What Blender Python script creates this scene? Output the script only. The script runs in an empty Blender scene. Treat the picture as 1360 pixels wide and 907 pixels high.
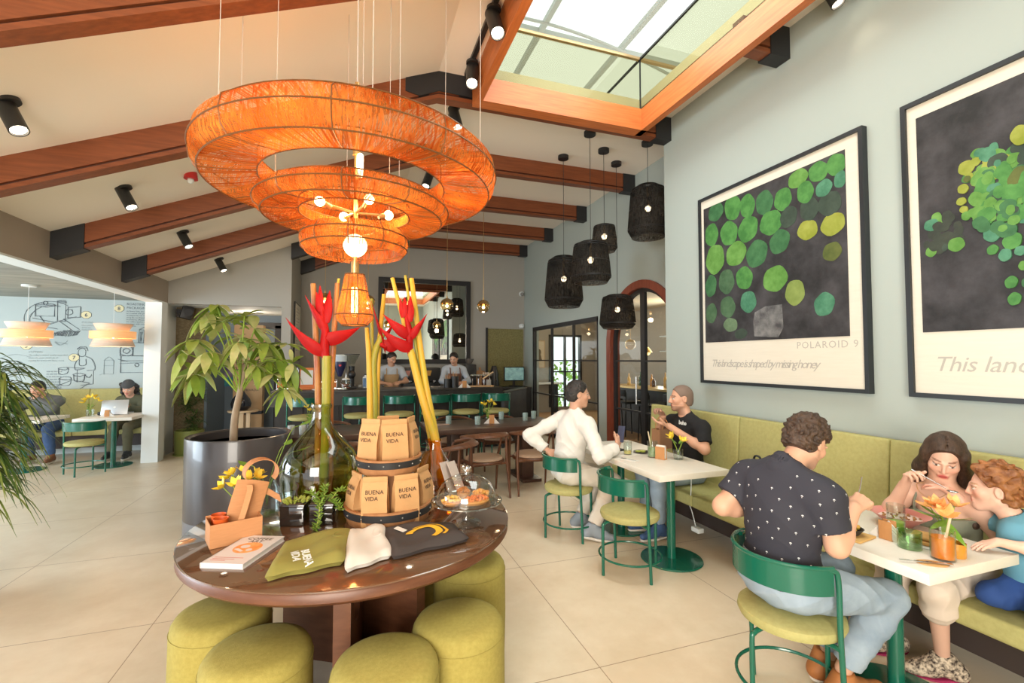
import bpy, bmesh, math, random
import numpy as np
from mathutils import Vector, Matrix, Euler
SC = bpy.context.scene
COL = SC.collection
PI = math.pi
R_ = math.radians
random.seed(7)
# ------------------------------------------------------------------ camera
YAW, PITCH, EYE = R_(18.85), R_(2.2), 1.6
Fv = Vector((math.sin(YAW)*math.cos(PITCH), math.cos(YAW)*math.cos(PITCH), math.sin(PITCH)))
Rv = Vector((math.cos(YAW), -math.sin(YAW), 0)); Uv = Rv.cross(Fv)
cd = bpy.data.cameras.new('camera'); cam = bpy.data.objects.new('camera', cd); COL.objects.link(cam)
cd.sensor_width = 36; cd.lens = 36*615/1360; cd.clip_start = .05; cd.clip_end = 200
Mc = Matrix.Identity(4)
for i in range(3): Mc[i][0], Mc[i][1], Mc[i][2] = Rv[i], Uv[i], -Fv[i]
Mc[0][3], Mc[1][3], Mc[2][3] = 0, 0, EYE
cam.matrix_world = Mc; SC.camera = cam
# ------------------------------------------------------------------ world, light, exposure
w = bpy.data.worlds.new('sky'); SC.world = w; w.use_nodes = True
bg = w.node_tree.nodes['Background']; bg.inputs[0].default_value = (.93,.97,1,1); bg.inputs[1].default_value = 1.4
def area(name, loc, rot, sx, sy, power, col=(1,1,1)):
    l = bpy.data.lights.new(name, 'AREA'); l.shape = 'RECTANGLE'; l.size = sx; l.size_y = sy; l.energy = power; l.color = col
    o = bpy.data.objects.new(name, l); COL.objects.link(o); o.location = loc; o.rotation_euler = rot
    return o
def point(name, loc, power, col=(1,.62,.3), r=.03):
    l = bpy.data.lights.new(name, 'POINT'); l.energy = power; l.color = col; l.shadow_soft_size = r
    o = bpy.data.objects.new(name, l); COL.objects.link(o); o.location = loc
    return o
area('front_window_daylight', (-1.5,-2.9,1.7), (R_(84),0,R_(-10)), 2.6, 2.4, 250, (1,.915,.79))
area('side_window_daylight', (-7.4,7.2,1.6), (R_(90),0,R_(-90)), 5, 2.0, 70, (.86,.95,1))
area('left_window_daylight', (-6.4,4.2,1.3), (R_(90),0,R_(-90)), 2.6, 1.8, 150, (.72,.88,1))
area('skylight_daylight', (2.0,2.4,4.9), (0,0,0), 1.5, 3.2, 60, (.95,1,.96))
area('neighbour_room_fill', (6.9,8.4,1.7), (R_(90),0,R_(90)), 2.0, 2.0, 30, (.95,1,.95))  # added fill lamp in front of the blind side wall, no window there
SC.view_settings.view_transform = 'Standard'; SC.view_settings.look = 'None'
SC.view_settings.gamma = 1; SC.view_settings.use_curve_mapping = False; SC.view_settings.exposure = .62
SC.cycles.use_denoising = True
SC.cycles.max_bounces = 10; SC.cycles.transparent_max_bounces = 16
SC.cycles.sample_clamp_indirect = 6
SC.cycles.caustics_reflective = False; SC.cycles.caustics_refractive = False
# ------------------------------------------------------------------ materials
MATS = {}
def _n(nt, t, **kw):
    n = nt.nodes.new(t)
    for k, v in kw.items():
        if hasattr(n, k): setattr(n, k, v)
        else: n.inputs[k].default_value = v
    return n
def mat(name, col, rough=.5, metal=0, col2=None, scale=8, stretch=(1,1,1), detail=4, bump=0, bscale=None, trans=0, ior=1.45,
        emit=None, estr=0, coat=0, sheen=0, alpha=1, spec=.5, kind='noise', sub=0):
    """Principled material; col2 mixes in through a noise / wave / weave pattern in object space."""
    if name in MATS: return MATS[name]
    m = bpy.data.materials.new(name); m.use_nodes = True; nt = m.node_tree
    b = nt.nodes['Principled BSDF']
    I = b.inputs
    I['Base Color'].default_value = (*col,1); I['Roughness'].default_value = rough; I['Metallic'].default_value = metal
    I['Transmission Weight'].default_value = trans; I['IOR'].default_value = ior; I['Coat Weight'].default_value = coat
    I['Sheen Weight'].default_value = sheen; I['Alpha'].default_value = alpha; I['Specular IOR Level'].default_value = spec
    if sub: I['Subsurface Weight'].default_value = sub; I['Subsurface Radius'].default_value = (.02,.008,.004)
    if emit: I['Emission Color'].default_value = (*emit,1); I['Emission Strength'].default_value = estr
    tc = nt.nodes.new('ShaderNodeTexCoord'); mp = nt.nodes.new('ShaderNodeMapping'); mp.inputs['Scale'].default_value = stretch
    nt.links.new(tc.outputs['Object'], mp.inputs['Vector'])
    if col2 is not None or bump:
        if kind == 'wave':
            tx = _n(nt, 'ShaderNodeTexWave', Scale=scale, Distortion=6.0, Detail=3.0); tx.inputs['Detail Scale'].default_value = 1.5
            out = tx.outputs['Fac']
        elif kind == 'voronoi':
            tx = _n(nt, 'ShaderNodeTexVoronoi', Scale=scale); out = tx.outputs['Distance']
        else:
            tx = _n(nt, 'ShaderNodeTexNoise', Scale=scale, Detail=detail, Roughness=.6); out = tx.outputs['Fac']
        nt.links.new(mp.outputs[0], tx.inputs['Vector'])
    if col2 is not None:
        rp = nt.nodes.new('ShaderNodeValToRGB'); rp.color_ramp.elements[0].color = (*col,1); rp.color_ramp.elements[1].color = (*col2,1)
        rp.color_ramp.elements[0].position = .35; rp.color_ramp.elements[1].position = .68
        nt.links.new(out, rp.inputs[0]); nt.links.new(rp.outputs[0], I['Base Color'])
    if bump:
        bt = _n(nt, 'ShaderNodeTexNoise', Scale=bscale or scale, Detail=3.0); nt.links.new(mp.outputs[0], bt.inputs['Vector'])
        bp = _n(nt, 'ShaderNodeBump', Strength=bump, Distance=.01); nt.links.new(bt.outputs['Fac'], bp.inputs['Height']); nt.links.new(bp.outputs[0], I['Normal'])
    MATS[name] = m
    return m
def glass(name, col=(1,1,1), tint=.0, rough=0.0, refl=.12):
    """cheap clear glass: transparent with fresnel reflection, so that light passes straight"""
    if name in MATS: return MATS[name]
    m = bpy.data.materials.new(name); m.use_nodes = True; nt = m.node_tree; nt.nodes.clear()
    o = nt.nodes.new('ShaderNodeOutputMaterial'); t = nt.nodes.new('ShaderNodeBsdfTransparent'); t.inputs[0].default_value = (*col,1)
    g = nt.nodes.new('ShaderNodeBsdfGlossy'); g.inputs['Roughness'].default_value = rough
    lw = nt.nodes.new('ShaderNodeLayerWeight'); lw.inputs[0].default_value = .5
    pw = _n(nt,'ShaderNodeMath', operation='POWER'); pw.inputs[1].default_value = 3.5; nt.links.new(lw.outputs['Facing'], pw.inputs[0])
    fr = _n(nt,'ShaderNodeMath', operation='MULTIPLY_ADD'); fr.inputs[1].default_value = min(.9,refl*4); fr.inputs[2].default_value = refl*.3; nt.links.new(pw.outputs[0], fr.inputs[0])
    mx = nt.nodes.new('ShaderNodeMixShader')
    nt.links.new(fr.outputs[0], mx.inputs[0]); nt.links.new(t.outputs[0], mx.inputs[1]); nt.links.new(g.outputs[0], mx.inputs[2]); nt.links.new(mx.outputs[0], o.inputs[0])
    MATS[name] = m
    return m
def emis(name, col, s):
    return mat(name, col, emit=col, estr=s)
# ------------------------------------------------------------------ mesh building
class MB:
    def __init__(s): s.V=[]; s.F=[]; s.MI=[]; s.M=Matrix.Identity(4); s.mi=0
    def at(s, loc=(0,0,0), rot=(0,0,0), sc=(1,1,1)):
        s.M = Matrix.LocRotScale(Vector(loc), Euler(rot), Vector(sc)); return s
    def add(s, V, F, mi=None):
        o = len(s.V); M = s.M
        s.V += [tuple(M @ Vector(v)) for v in V]
        s.F += [tuple(i+o for i in f) for f in F]; s.MI += [s.mi if mi is None else mi]*len(F)
        return s
    def box(s, c, d, mi=None, bev=0, rot=None, seg=2):
        bm = bmesh.new(); bmesh.ops.create_cube(bm, size=1)
        bmesh.ops.scale(bm, vec=Vector(d), verts=bm.verts)
        if bev: bmesh.ops.bevel(bm, geom=bm.edges[:], offset=min(bev, .49*min(d)), segments=seg, affect='EDGES', profile=.6)
        M = Matrix.Translation(Vector(c)) @ (Euler(rot).to_matrix().to_4x4() if rot else Matrix.Identity(4))
        bm.verts.index_update()
        V = [M @ v.co for v in bm.verts]; F = [[v.index for v in f.verts] for f in bm.faces]; bm.free()
        return s.add(V, F, mi)
    def bb(s, x0, x1, y0, y1, z0, z1, mi=None, bev=0):
        return s.box(((x0+x1)/2,(y0+y1)/2,(z0+z1)/2), (abs(x1-x0),abs(y1-y0),abs(z1-z0)), mi, bev)
    def tube(s, P, r, n=8, closed=False, caps=True, mi=None, flat=None):
        P = [Vector(p) for p in P]; k = len(P); rr = r if isinstance(r,(list,tuple)) else [r]*k
        T = []
        for i in range(k):
            a = P[(i-1)%k] if (closed or i>0) else P[i]; b = P[(i+1)%k] if (closed or i<k-1) else P[i]
            t = (b-a); T.append(t.normalized() if t.length>1e-9 else Vector((0,0,1)))
        u = T[0].orthogonal().normalized() if flat is None else (Vector(flat)-T[0]*Vector(flat).dot(T[0])).normalized()
        V = []
        for i in range(k):
            if i: u = (u - T[i]*u.dot(T[i])); u = u.normalized() if u.length>1e-9 else T[i].orthogonal().normalized()
            v = T[i].cross(u)
            e = rr[i]; ru, rv = (e if isinstance(e,(list,tuple)) else (e,e))
            for j in range(n):
                a = 2*PI*j/n; V.append(P[i] + u*(math.cos(a)*ru) + v*(math.sin(a)*rv))
        F = []
        for i in range(k if closed else k-1):
            for j in range(n):
                a, b = i*n, ((i+1)%k)*n
                F.append((a+j, a+(j+1)%n, b+(j+1)%n, b+j))
        if caps and not closed: F.append(tuple(reversed(range(n)))); F.append(tuple((k-1)*n+j for j in range(n)))
        return s.add(V, F, mi)
    def cyl(s, a, b, r, r2=None, n=20, mi=None, caps=True):
        return s.tube([a,b], [r, r if r2 is None else r2], n, False, caps, mi)
    def lathe(s, prof, n=32, c=(0,0,0), mi=None, close=False, sx=1, sy=1, a0=0, a1=2*PI):
        V = []; F = []; k = len(prof); full = abs(a1-a0-2*PI)<1e-6; m = n if full else n+1
        for j in range(m):
            a = a0+(a1-a0)*j/n
            for r, z in prof: V.append((c[0]+r*math.cos(a)*sx, c[1]+r*math.sin(a)*sy, c[2]+z))
        for j in range(n):
            j2 = (j+1)%m
            for i in range(k if close else k-1):
                i2 = (i+1)%k
                q = (j*k+i, j2*k+i, j2*k+i2, j*k+i2)
                if prof[i][0] < 1e-6: q = (q[0], q[2], q[3])
                elif prof[i2][0] < 1e-6: q = (q[0], q[1], q[2])
                F.append(q)
        return s.add(V, F, mi)
    def sphere(s, c, r, n=16, mi=None, m=None):
        r = r if isinstance(r,(tuple,list)) else (r,r,r); m = m or n//2+1
        prof = [(math.sin(PI*i/m), -math.cos(PI*i/m)) for i in range(m+1)]
        old = s.M; s.M = old @ Matrix.Translation(Vector(c)) @ Matrix.Diagonal((*r,1)); s.lathe([(0 if x<1e-6 else x, y) for x, y in prof], n, mi=mi); s.M = old
        return s
    def prism(s, poly, h0, h1, axis='z', mi=None):
        """polygon (u,v) extruded from h0 to h1; axis z: (u,v,h)  y: (u,h,v)  x: (h,u,v)"""
        f = {'z':lambda u,v,h:(u,v,h), 'y':lambda u,v,h:(u,h,v), 'x':lambda u,v,h:(h,u,v)}[axis]
        n = len(poly); V = [f(u,v,h0) for u,v in poly] + [f(u,v,h1) for u,v in poly]
        F = [tuple(range(n-1,-1,-1)), tuple(range(n,2*n))] + [(i,(i+1)%n,n+(i+1)%n,n+i) for i in range(n)]
        return s.add(V, F, mi)
    def sheet(s, G, th=0, mi=None, wrap=False):
        """grid of points G[i][j]; th gives it thickness along its normals"""
        a, b = len(G), len(G[0]); V = [Vector(p) for r in G for p in r]
        F = [(i*b+j, i*b+(j+1)%b, (i+1)*b+(j+1)%b, (i+1)*b+j) for i in range(a-1) for j in range(b if wrap else b-1)]
        if th:
            N = [Vector((0,0,0)) for _ in V]
            for f in F:
                n = (V[f[2]]-V[f[0]]).cross(V[f[3]]-V[f[1]])
                for i in f: N[i] += n
            k = len(V); W = [v - (n.normalized()*th if n.length>1e-12 else Vector((0,0,th))) for v, n in zip(V, N)]
            G2 = [tuple(k+i for i in reversed(f)) for f in F]
            E = {}
            for f in F:
                for p, q in zip(f, f[1:]+f[:1]): E[(p,q)] = 1
            side = [(q,p,k+p,k+q) for p,q in E if (q,p) not in E]
            V = V + W; F = F + G2 + side
        return s.add(V, F, mi)
    def build(s, name, mats, parent=None, sharp=40, smooth=True):
        me = bpy.data.meshes.new(name); me.from_pydata(s.V, [], s.F)
        mats = mats if isinstance(mats,(list,tuple)) else [mats]
        for m in mats: me.materials.append(m)
        if len(mats) > 1: me.polygons.foreach_set('material_index', s.MI)
        if smooth:
            me.polygons.foreach_set('use_smooth', [True]*len(me.polygons)); me.set_sharp_from_angle(angle=R_(sharp))
        me.update()
        o = bpy.data.objects.new(name, me); COL.objects.link(o)
        if parent is not None: o.parent = parent
        return o
def tag(o, label=None, cat=None, group=None, kind=None):
    if label: o['label'] = label
    if cat: o['category'] = cat
    if group: o['group'] = group
    if kind: o['kind'] = kind
    return o
def thing(name, label, cat, loc=(0,0,0), rz=0, group=None):
    o = bpy.data.objects.new(name, None); COL.objects.link(o); o.empty_display_size = .1
    o.location = loc; o.rotation_euler = (0,0,rz)
    return tag(o, label, cat, group)
def struct(name, mb, m, parent=None, **k):
    o = mb.build(name, m, parent, **k)
    if parent is None: o['kind'] = 'structure'
    return o
def dup(root, loc, rz, label, group=None):
    def rec(o, par):
        c = o.copy(); COL.objects.link(c)
        if par is not None: c.parent = par
        for ch in kids.get(o.name, []): rec(ch, c)
        return c
    kids = {}
    for o in COL.objects:
        if o.parent: kids.setdefault(o.parent.name, []).append(o)
    r = rec(root, None); r.location = loc
    r.rotation_euler = rz if isinstance(rz, tuple) else (0,0,rz)
    r['label'] = label
    if group: r['group'] = group
    return r
def text_mesh(txt, size, align='LEFT', ext=.0004, bold=0, space=1.0, shear=0):
    cu = bpy.data.curves.new('t', 'FONT'); cu.body = txt; cu.size = size; cu.align_x = align; cu.extrude = ext; cu.offset = bold
    cu.space_character = space; cu.shear = shear; cu.resolution_u = 2
    ob = bpy.data.objects.new('t', cu); me = bpy.data.meshes.new_from_object(ob)
    V = [tuple(v.co) for v in me.vertices]; F = [tuple(p.vertices) for p in me.polygons]
    bpy.data.objects.remove(ob); bpy.data.curves.remove(cu); bpy.data.meshes.remove(me)
    return V, F
def text(name, txt, size, M, m, parent=None, **k):
    V, F = text_mesh(txt, size, **k); b = MB(); b.M = M; b.add(V, F)
    return b.build(name, m, parent, smooth=False)
def frame(o, x, y, z=None):
    """matrix from origin, x axis, y axis"""
    x = Vector(x).normalized(); y = Vector(y); z = x.cross(y).normalized(); y = z.cross(x)
    M = Matrix.Identity(4)
    for i in range(3): M[i][0], M[i][1], M[i][2], M[i][3] = x[i], y[i], z[i], o[i]
    return M
def lerp(a, b, t): return a+(b-a)*t
def bez(P, n=12):
    """Catmull-Rom through points"""
    P = [Vector(p) for p in P]; Q = [P[0]*2-P[1]] + P + [P[-1]*2-P[-2]]; out = []
    for i in range(1, len(Q)-2):
        for k in range(n):
            t = k/n; a, b, c, d = Q[i-1:i+3]
            out.append(.5*((2*b)+(c-a)*t+(2*a-5*b+4*c-d)*t*t+(3*b-a-3*c+d)*t**3))
    return out + [P[-1]]
# ------------------------------------------------------------------ room materials
def floor_mat():
    m = mat('floor_tile', (.70,.605,.46), .34, col2=(.78,.69,.545), scale=1.6, detail=8, bump=.03, bscale=30); nt = m.node_tree; b = nt.nodes['Principled BSDF']
    src = b.inputs['Base Color'].links[0].from_socket
    tc = nt.nodes.new('ShaderNodeTexCoord'); sp = nt.nodes.new('ShaderNodeSeparateXYZ'); nt.links.new(tc.outputs['Object'], sp.inputs[0])
    def line(ax, off, size):
        a = _n(nt,'ShaderNodeMath', operation='SUBTRACT'); a.inputs[1].default_value = off-100*size; nt.links.new(sp.outputs[ax], a.inputs[0])
        d = _n(nt,'ShaderNodeMath', operation='DIVIDE'); d.inputs[1].default_value = size; nt.links.new(a.outputs[0], d.inputs[0])
        p = _n(nt,'ShaderNodeMath', operation='PINGPONG'); p.inputs[1].default_value = .5; nt.links.new(d.outputs[0], p.inputs[0])
        l = _n(nt,'ShaderNodeMath', operation='LESS_THAN'); l.inputs[1].default_value = .0022; nt.links.new(p.outputs[0], l.inputs[0]); return l
    lx, ly = line('X', 1.23, 1.18), line('Y', 2.19, 1.225)
    mx = _n(nt,'ShaderNodeMath', operation='MAXIMUM'); nt.links.new(lx.outputs[0], mx.inputs[0]); nt.links.new(ly.outputs[0], mx.inputs[1])
    # faint scuffs
    nz = _n(nt,'ShaderNodeTexNoise', Scale=.9, Detail=6.0, Roughness=.7); nt.links.new(tc.outputs['Object'], nz.inputs['Vector'])
    r2 = nt.nodes.new('ShaderNodeValToRGB'); r2.color_ramp.elements[0].position=.45; r2.color_ramp.elements[0].color=(.84,.78,.72,1); r2.color_ramp.elements[1].position=.62; r2.color_ramp.elements[1].color=(1,1,1,1)
    nt.links.new(nz.outputs['Fac'], r2.inputs[0])
    mu = _n(nt,'ShaderNodeMix', data_type='RGBA', blend_type='MULTIPLY'); mu.inputs[0].default_value=.6
    nt.links.new(src, mu.inputs[6]); nt.links.new(r2.outputs[0], mu.inputs[7])
    mi = _n(nt,'ShaderNodeMix', data_type='RGBA'); mi.inputs[7].default_value = (.33,.24,.16,1)
    nt.links.new(mx.outputs[0], mi.inputs[0]); nt.links.new(mu.outputs[2], mi.inputs[6]); nt.links.new(mi.outputs[2], b.inputs['Base Color'])
    return m
M_floor = floor_mat()
M_ceil = mat('ceiling_paint', (.88,.82,.73), .8)
M_wall = mat('sage_wall_paint', (.385,.44,.415), .75, bump=.02, bscale=60)
M_grey = mat('grey_wall_paint', (.36,.35,.32), .75)
M_soff = mat('taupe_soffit_paint', (.36,.31,.26), .75)
M_white = mat('white_paint', (.72,.76,.76), .7)
M_beam = mat('beam_wood', (.16,.044,.015), .42, col2=(.235,.068,.023), scale=3, stretch=(1,14,14), kind='noise', detail=6)
M_beamy = mat('skylight_wood', (.42,.115,.028), .42, col2=(.56,.17,.045), scale=3, stretch=(14,1,14), kind='noise', detail=6)
M_beamx = mat('skylight_wood_cross', (.42,.115,.028), .42, col2=(.56,.17,.045), scale=3, stretch=(1,14,14), kind='noise', detail=6)
M_steel = mat('black_steel', (.018,.018,.02), .5)
M_conc = mat('board_marked_concrete', (.20,.21,.19), .8, col2=(.31,.32,.28), scale=2.2, stretch=(.6,3,1), detail=8)
M_blue = mat('blue_grey_paint', (.15,.20,.25), .7)
M_woven = mat('woven_brown_panel', (.13,.10,.055), .8, col2=(.24,.19,.11), scale=24, stretch=(1,1,2.2), bump=.3, bscale=50)
M_olive = mat('olive_cork_panel', (.17,.155,.06), .85, col2=(.26,.235,.10), scale=40, bump=.3)
M_dark = mat('dark_stone', (.020,.018,.017), .42, col2=(.04,.035,.03), scale=6, detail=8)
M_red = mat('red_brown_lacquer', (.20,.045,.025), .4, col2=(.26,.065,.035), scale=4, stretch=(6,6,1))
M_pane = glass('clear_pane', (.93,.96,.95), refl=.10)
# ------------------------------------------------------------------ floor, ceiling, walls
struct('floor', MB().bb(-8,3.97,-3.2,12.4,-.1,0), M_floor)
XR, XF, YC, ZC, YB = 3.35, 3.9, 4.4, 4.32, 10.5     # near wall, far wall, corner, flat ceiling, back wall
zs = lambda x: 2.87+.403*(x+2.87)                       # slope
SX0, SX1, SY0, SY1 = 1.12, 2.86, .3, 4.12               # skylight opening
b = MB().prism([(-2.87,2.87),(.728,4.32),(.728,4.42),(-2.87,2.97)], -3.2, YB+.1, 'y')
b.bb(.728,SX0-.05,-3.2,YB,ZC,ZC+.1).bb(SX1+.05,4.0,-3.2,YB,ZC,ZC+.1).bb(SX0-.05,SX1+.05,SY1+.10,YB,ZC,ZC+.1).bb(SX0-.05,SX1+.05,-3.2,SY0-.05,ZC,ZC+.1)
struct('ceiling', b, M_ceil)
struct('wall_right', MB().bb(XR,4.0,-3.2,YC,0,ZC), M_wall)
# far right wall with the arched doorway and the glazed opening
DY, DH, DZ = 5.70, .88, 1.83
arc = [(DY+DH*math.cos(a), DZ+DH*math.sin(a)) for a in [PI*i/24 for i in range(25)]]
WY0, WY1, WZ = 6.92, 9.92, 2.31
poly = [(YC,0),(DY-DH,0)] + arc[::-1] + [(DY+DH,0),(WY0,0),(WY0,WZ),(WY1,WZ),(WY1,0),(YB,0),(YB,ZC),(YC,ZC)]
struct('wall_far_right', MB().prism(poly, XF, XF+.14, 'x'), M_wall)
struct('wall_back', MB().bb(-1.15,4.0,YB,YB+.12,0,ZC+.1), M_grey)
struct('wall_bar_left', MB().prism([(8.9,0),(YB,0),(YB,zs(-1.05)),(8.9,zs(-1.05))], -1.20, -1.05, 'x'), M_grey)
struct('wall_corridor_front', MB().prism([(-2.87,2.51),(-1.2,2.51),(-1.2,zs(-1.2)),(-2.87,2.87)], 8.9, 9.02, 'y'), M_grey)
struct('wall_left', MB().bb(-3.07,-2.87,-3.2,8.9,2.51,2.88), M_soff)
struct('trim_1', MB().bb(-3.085,-2.868,-3.2,8.86,2.495,2.515), M_white)
struct('wall_left_post', MB().bb(-3.09,-2.87,8.66,8.9,0,2.5).bb(-3.09,-2.95,8.9,10.1,0,2.66), M_white)
struct('wall_side_room', MB().bb(-8,-3.0,10.1,10.2,0,2.8), mat('pale_teal_mural_paint', (.44,.52,.53), .75))
struct('ceiling_side_room', MB().bb(-8,-3.07,-3.2,10.1,2.66,2.76), M_conc)
# corridor behind the opening
struct('wall_corridor_panel', MB().bb(-3.0,-2.50,9.55,9.65,0,2.51), M_woven)
struct('wall_corridor_blue', MB().bb(-2.5,-1.05,10.75,10.85,0,2.51).bb(-2.52,-2.46,9.56,10.8,0,2.51), M_blue)
struct('ceiling_corridor', MB().bb(-3.0,-1.1,9.02,10.85,2.51,2.6), M_white)
struct('door_2', MB().bb(-2.18,-2.06,10.70,10.75,0,2.3).bb(-1.56,-1.44,10.70,10.75,0,2.3).bb(-2.18,-1.44,10.70,10.75,2.24,2.36), M_steel)
# olive panel beside the mirror
struct('trim_2', MB().bb(2.97,3.86,YB-.03,YB,.9,2.32).bb(2.93,2.97,YB-.05,YB,.9,2.34,1), [M_olive, M_steel])
# ------------------------------------------------------------------ rafters
def rafter(y, left=-2.87, right=XF, cut=None, label=None):
    wd = .055
    def seg(b, z0, z1, w, x0, x1, mi=0):
        pts = [x for x in (x0, .728, x1) if x0 <= x <= x1]
        f = lambda x: min(zs(x), ZC)
        lo = [(x, f(x)-z0) for x in pts]; hi = [(x, f(x)-z1) for x in pts]
        b.prism(lo + hi[::-1], y-w, y+w, 'y', mi)
    xs = [(left, right)] if not cut else [(left, cut[0]), (cut[1], right)]
    b = MB()
    for x0, x1 in xs:
        seg(b, 0, .195, wd, x0, x1); seg(b, .195, .215, wd-.022, x0, x1, 1); seg(b, .215, .25, wd, x0, x1)
    o = b.build('ceiling_beam', [M_beam, mat('beam_groove', (.06,.018,.01), .7)]); tag(o, kind='structure')
    k = MB()
    seg(k, -.0, .262, wd+.012, left, left+.27)
    seg(k, -.0, .262, wd+.012, right-.2, right)
    k.build('steel_bracket', M_steel, o)
    e = MB(); e.prism([(.42,zs(.42)),(.728,ZC),(1.12,ZC),(1.12,ZC-.20),(.728,ZC-.19),(.55,zs(.55)-.2),(.42,zs(.42)-.12)], y-wd-.012, y+wd+.012, 'y')
    e.build('ridge_plate', M_steel, o)
    return o
rafter(2.83, right=XR, cut=(SX0-.02,SX1+.02)); rafter(4.33, right=XR)
for y in (5.86,7.36): rafter(y)
rafter(8.83, left=-1.05); rafter(10.34, left=-1.05)
rafter(1.33, right=XR, cut=(SX0-.02,SX1+.02))
# ------------------------------------------------------------------ skylight
b = MB().bb(SX0-.07,SX0,SY0-.07,SY1,4.03,4.34).bb(SX1,SX1+.07,SY0-.07,SY1+.13,4.03,4.26)
c = MB().bb(SX0-.07,SX1+.068,SY1,SY1+.14,4.03,4.26).bb(SX0,SX1,SY0-.07,SY0,4.03,4.26)
o = struct('window_1', b, M_beamy); c.build('frame_rail', M_beamx, o)
M_gold = mat('bronze_rail', (.50,.34,.18), .35, metal=.6)
g = MB().bb(SX0,SX1,SY1+.02,SY1+.03,4.26,4.80).bb(SX1,SX1+.012,SY0,SY1+.02,4.26,4.80)
g.build('glass_upstand', glass('greenish_pane', (.74,.735,.63), refl=.03), o)
g = MB().bb(SX0,SX1+.9,SY1+.005,SY1+.045,4.80,4.825).bb(SX1-.01,SX1+.012,SY0,SY1+1.2,4.80,4.818,1).bb(SX1-.006,SX1+.006,SY1+.012,SY1+.024,4.26,4.80,1)
g.build('glazing_rail', [M_gold, M_steel], o)
def trans_mat(name, col):
    m = bpy.data.materials.new(name); m.use_nodes = True; nt = m.node_tree; nt.nodes.clear()
    out = nt.nodes.new('ShaderNodeOutputMaterial'); t = nt.nodes.new('ShaderNodeBsdfTranslucent'); t.inputs[0].default_value = (*col,1)
    tp = nt.nodes.new('ShaderNodeBsdfTransparent'); tp.inputs[0].default_value = (*col,1); mx = nt.nodes.new('ShaderNodeMixShader'); mx.inputs[0].default_value = .45
    nt.links.new(t.outputs[0], mx.inputs[1]); nt.links.new(tp.outputs[0], mx.inputs[2]); nt.links.new(mx.outputs[0], out.inputs[0])
    return m
M_poly = trans_mat('polycarbonate', (.80,.82,.77))
r = tag(MB().bb(-.6,5.2,-2,8.5,5.62,5.63).build('roof_polycarbonate', M_poly), kind='structure')
M_gst = mat('pale_grey_steel', (.42,.44,.40), .6)
b = MB()
for x in (2.1,3.2,4.3): b.bb(x-.03,x+.03,-2,8.5,5.56,5.62)
for y in (1.2,2.5,3.8,5.1,6.4): b.bb(-.6,5.2,y-.035,y+.035,5.56,5.62)
b.bb(1.3,1.65,-2,8.5,5.48,5.62)
for y in (3.2,4.9):
    b.tube([(x, y, 5.2+.36*math.sin(PI*(x+.2)/4.4)) for x in [-.2+4.4*i/20 for i in range(21)]], .018, 8)
b.build('roof_purlin', M_gst, r)
# wall behind the camera: solid on the right, wide window on the left
struct('wall_front', MB().prism([(-.1,0),(4.0,0),(4.0,4.42),(.73,4.42),(-.1,3.98)], -3.2, -3.08, 'y').prism([(-2.87,2.75),(-.1,2.75),(-.1,3.98),(-2.87,2.88)], -3.2, -3.08, 'y'), M_wall)
# ------------------------------------------------------------------ furniture
M_green = mat('green_lacquered_steel', (.006,.115,.072), .22, coat=.4)
M_seat = mat('olive_upholstery', (.37,.345,.13), .75, col2=(.425,.40,.16), scale=40, bump=.06, bscale=220)
M_quartz = mat('white_quartz', (.74,.70,.62), .35, col2=(.78,.745,.67), scale=14, detail=8)
M_walnut = mat('walnut', (.10,.038,.018), .38, col2=(.16,.065,.03), scale=4, stretch=(14,1.5,1.5), detail=6)
M_dwood = mat('dark_table_wood', (.055,.026,.018), .32, col2=(.085,.042,.028), scale=3, stretch=(1,12,1), detail=6)
M_rwood = mat('table_rim_wood', (.10,.035,.016), .38, col2=(.155,.06,.028), scale=3, stretch=(2,2,8), detail=6)
M_beige = mat('beige_seat_fabric', (.40,.27,.185), .85, bump=.05, bscale=200)
M_black = mat('black_plastic', (.015,.015,.016), .45)
M_brown = mat('dark_brown_base_panel', (.045,.032,.028), .6)

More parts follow.
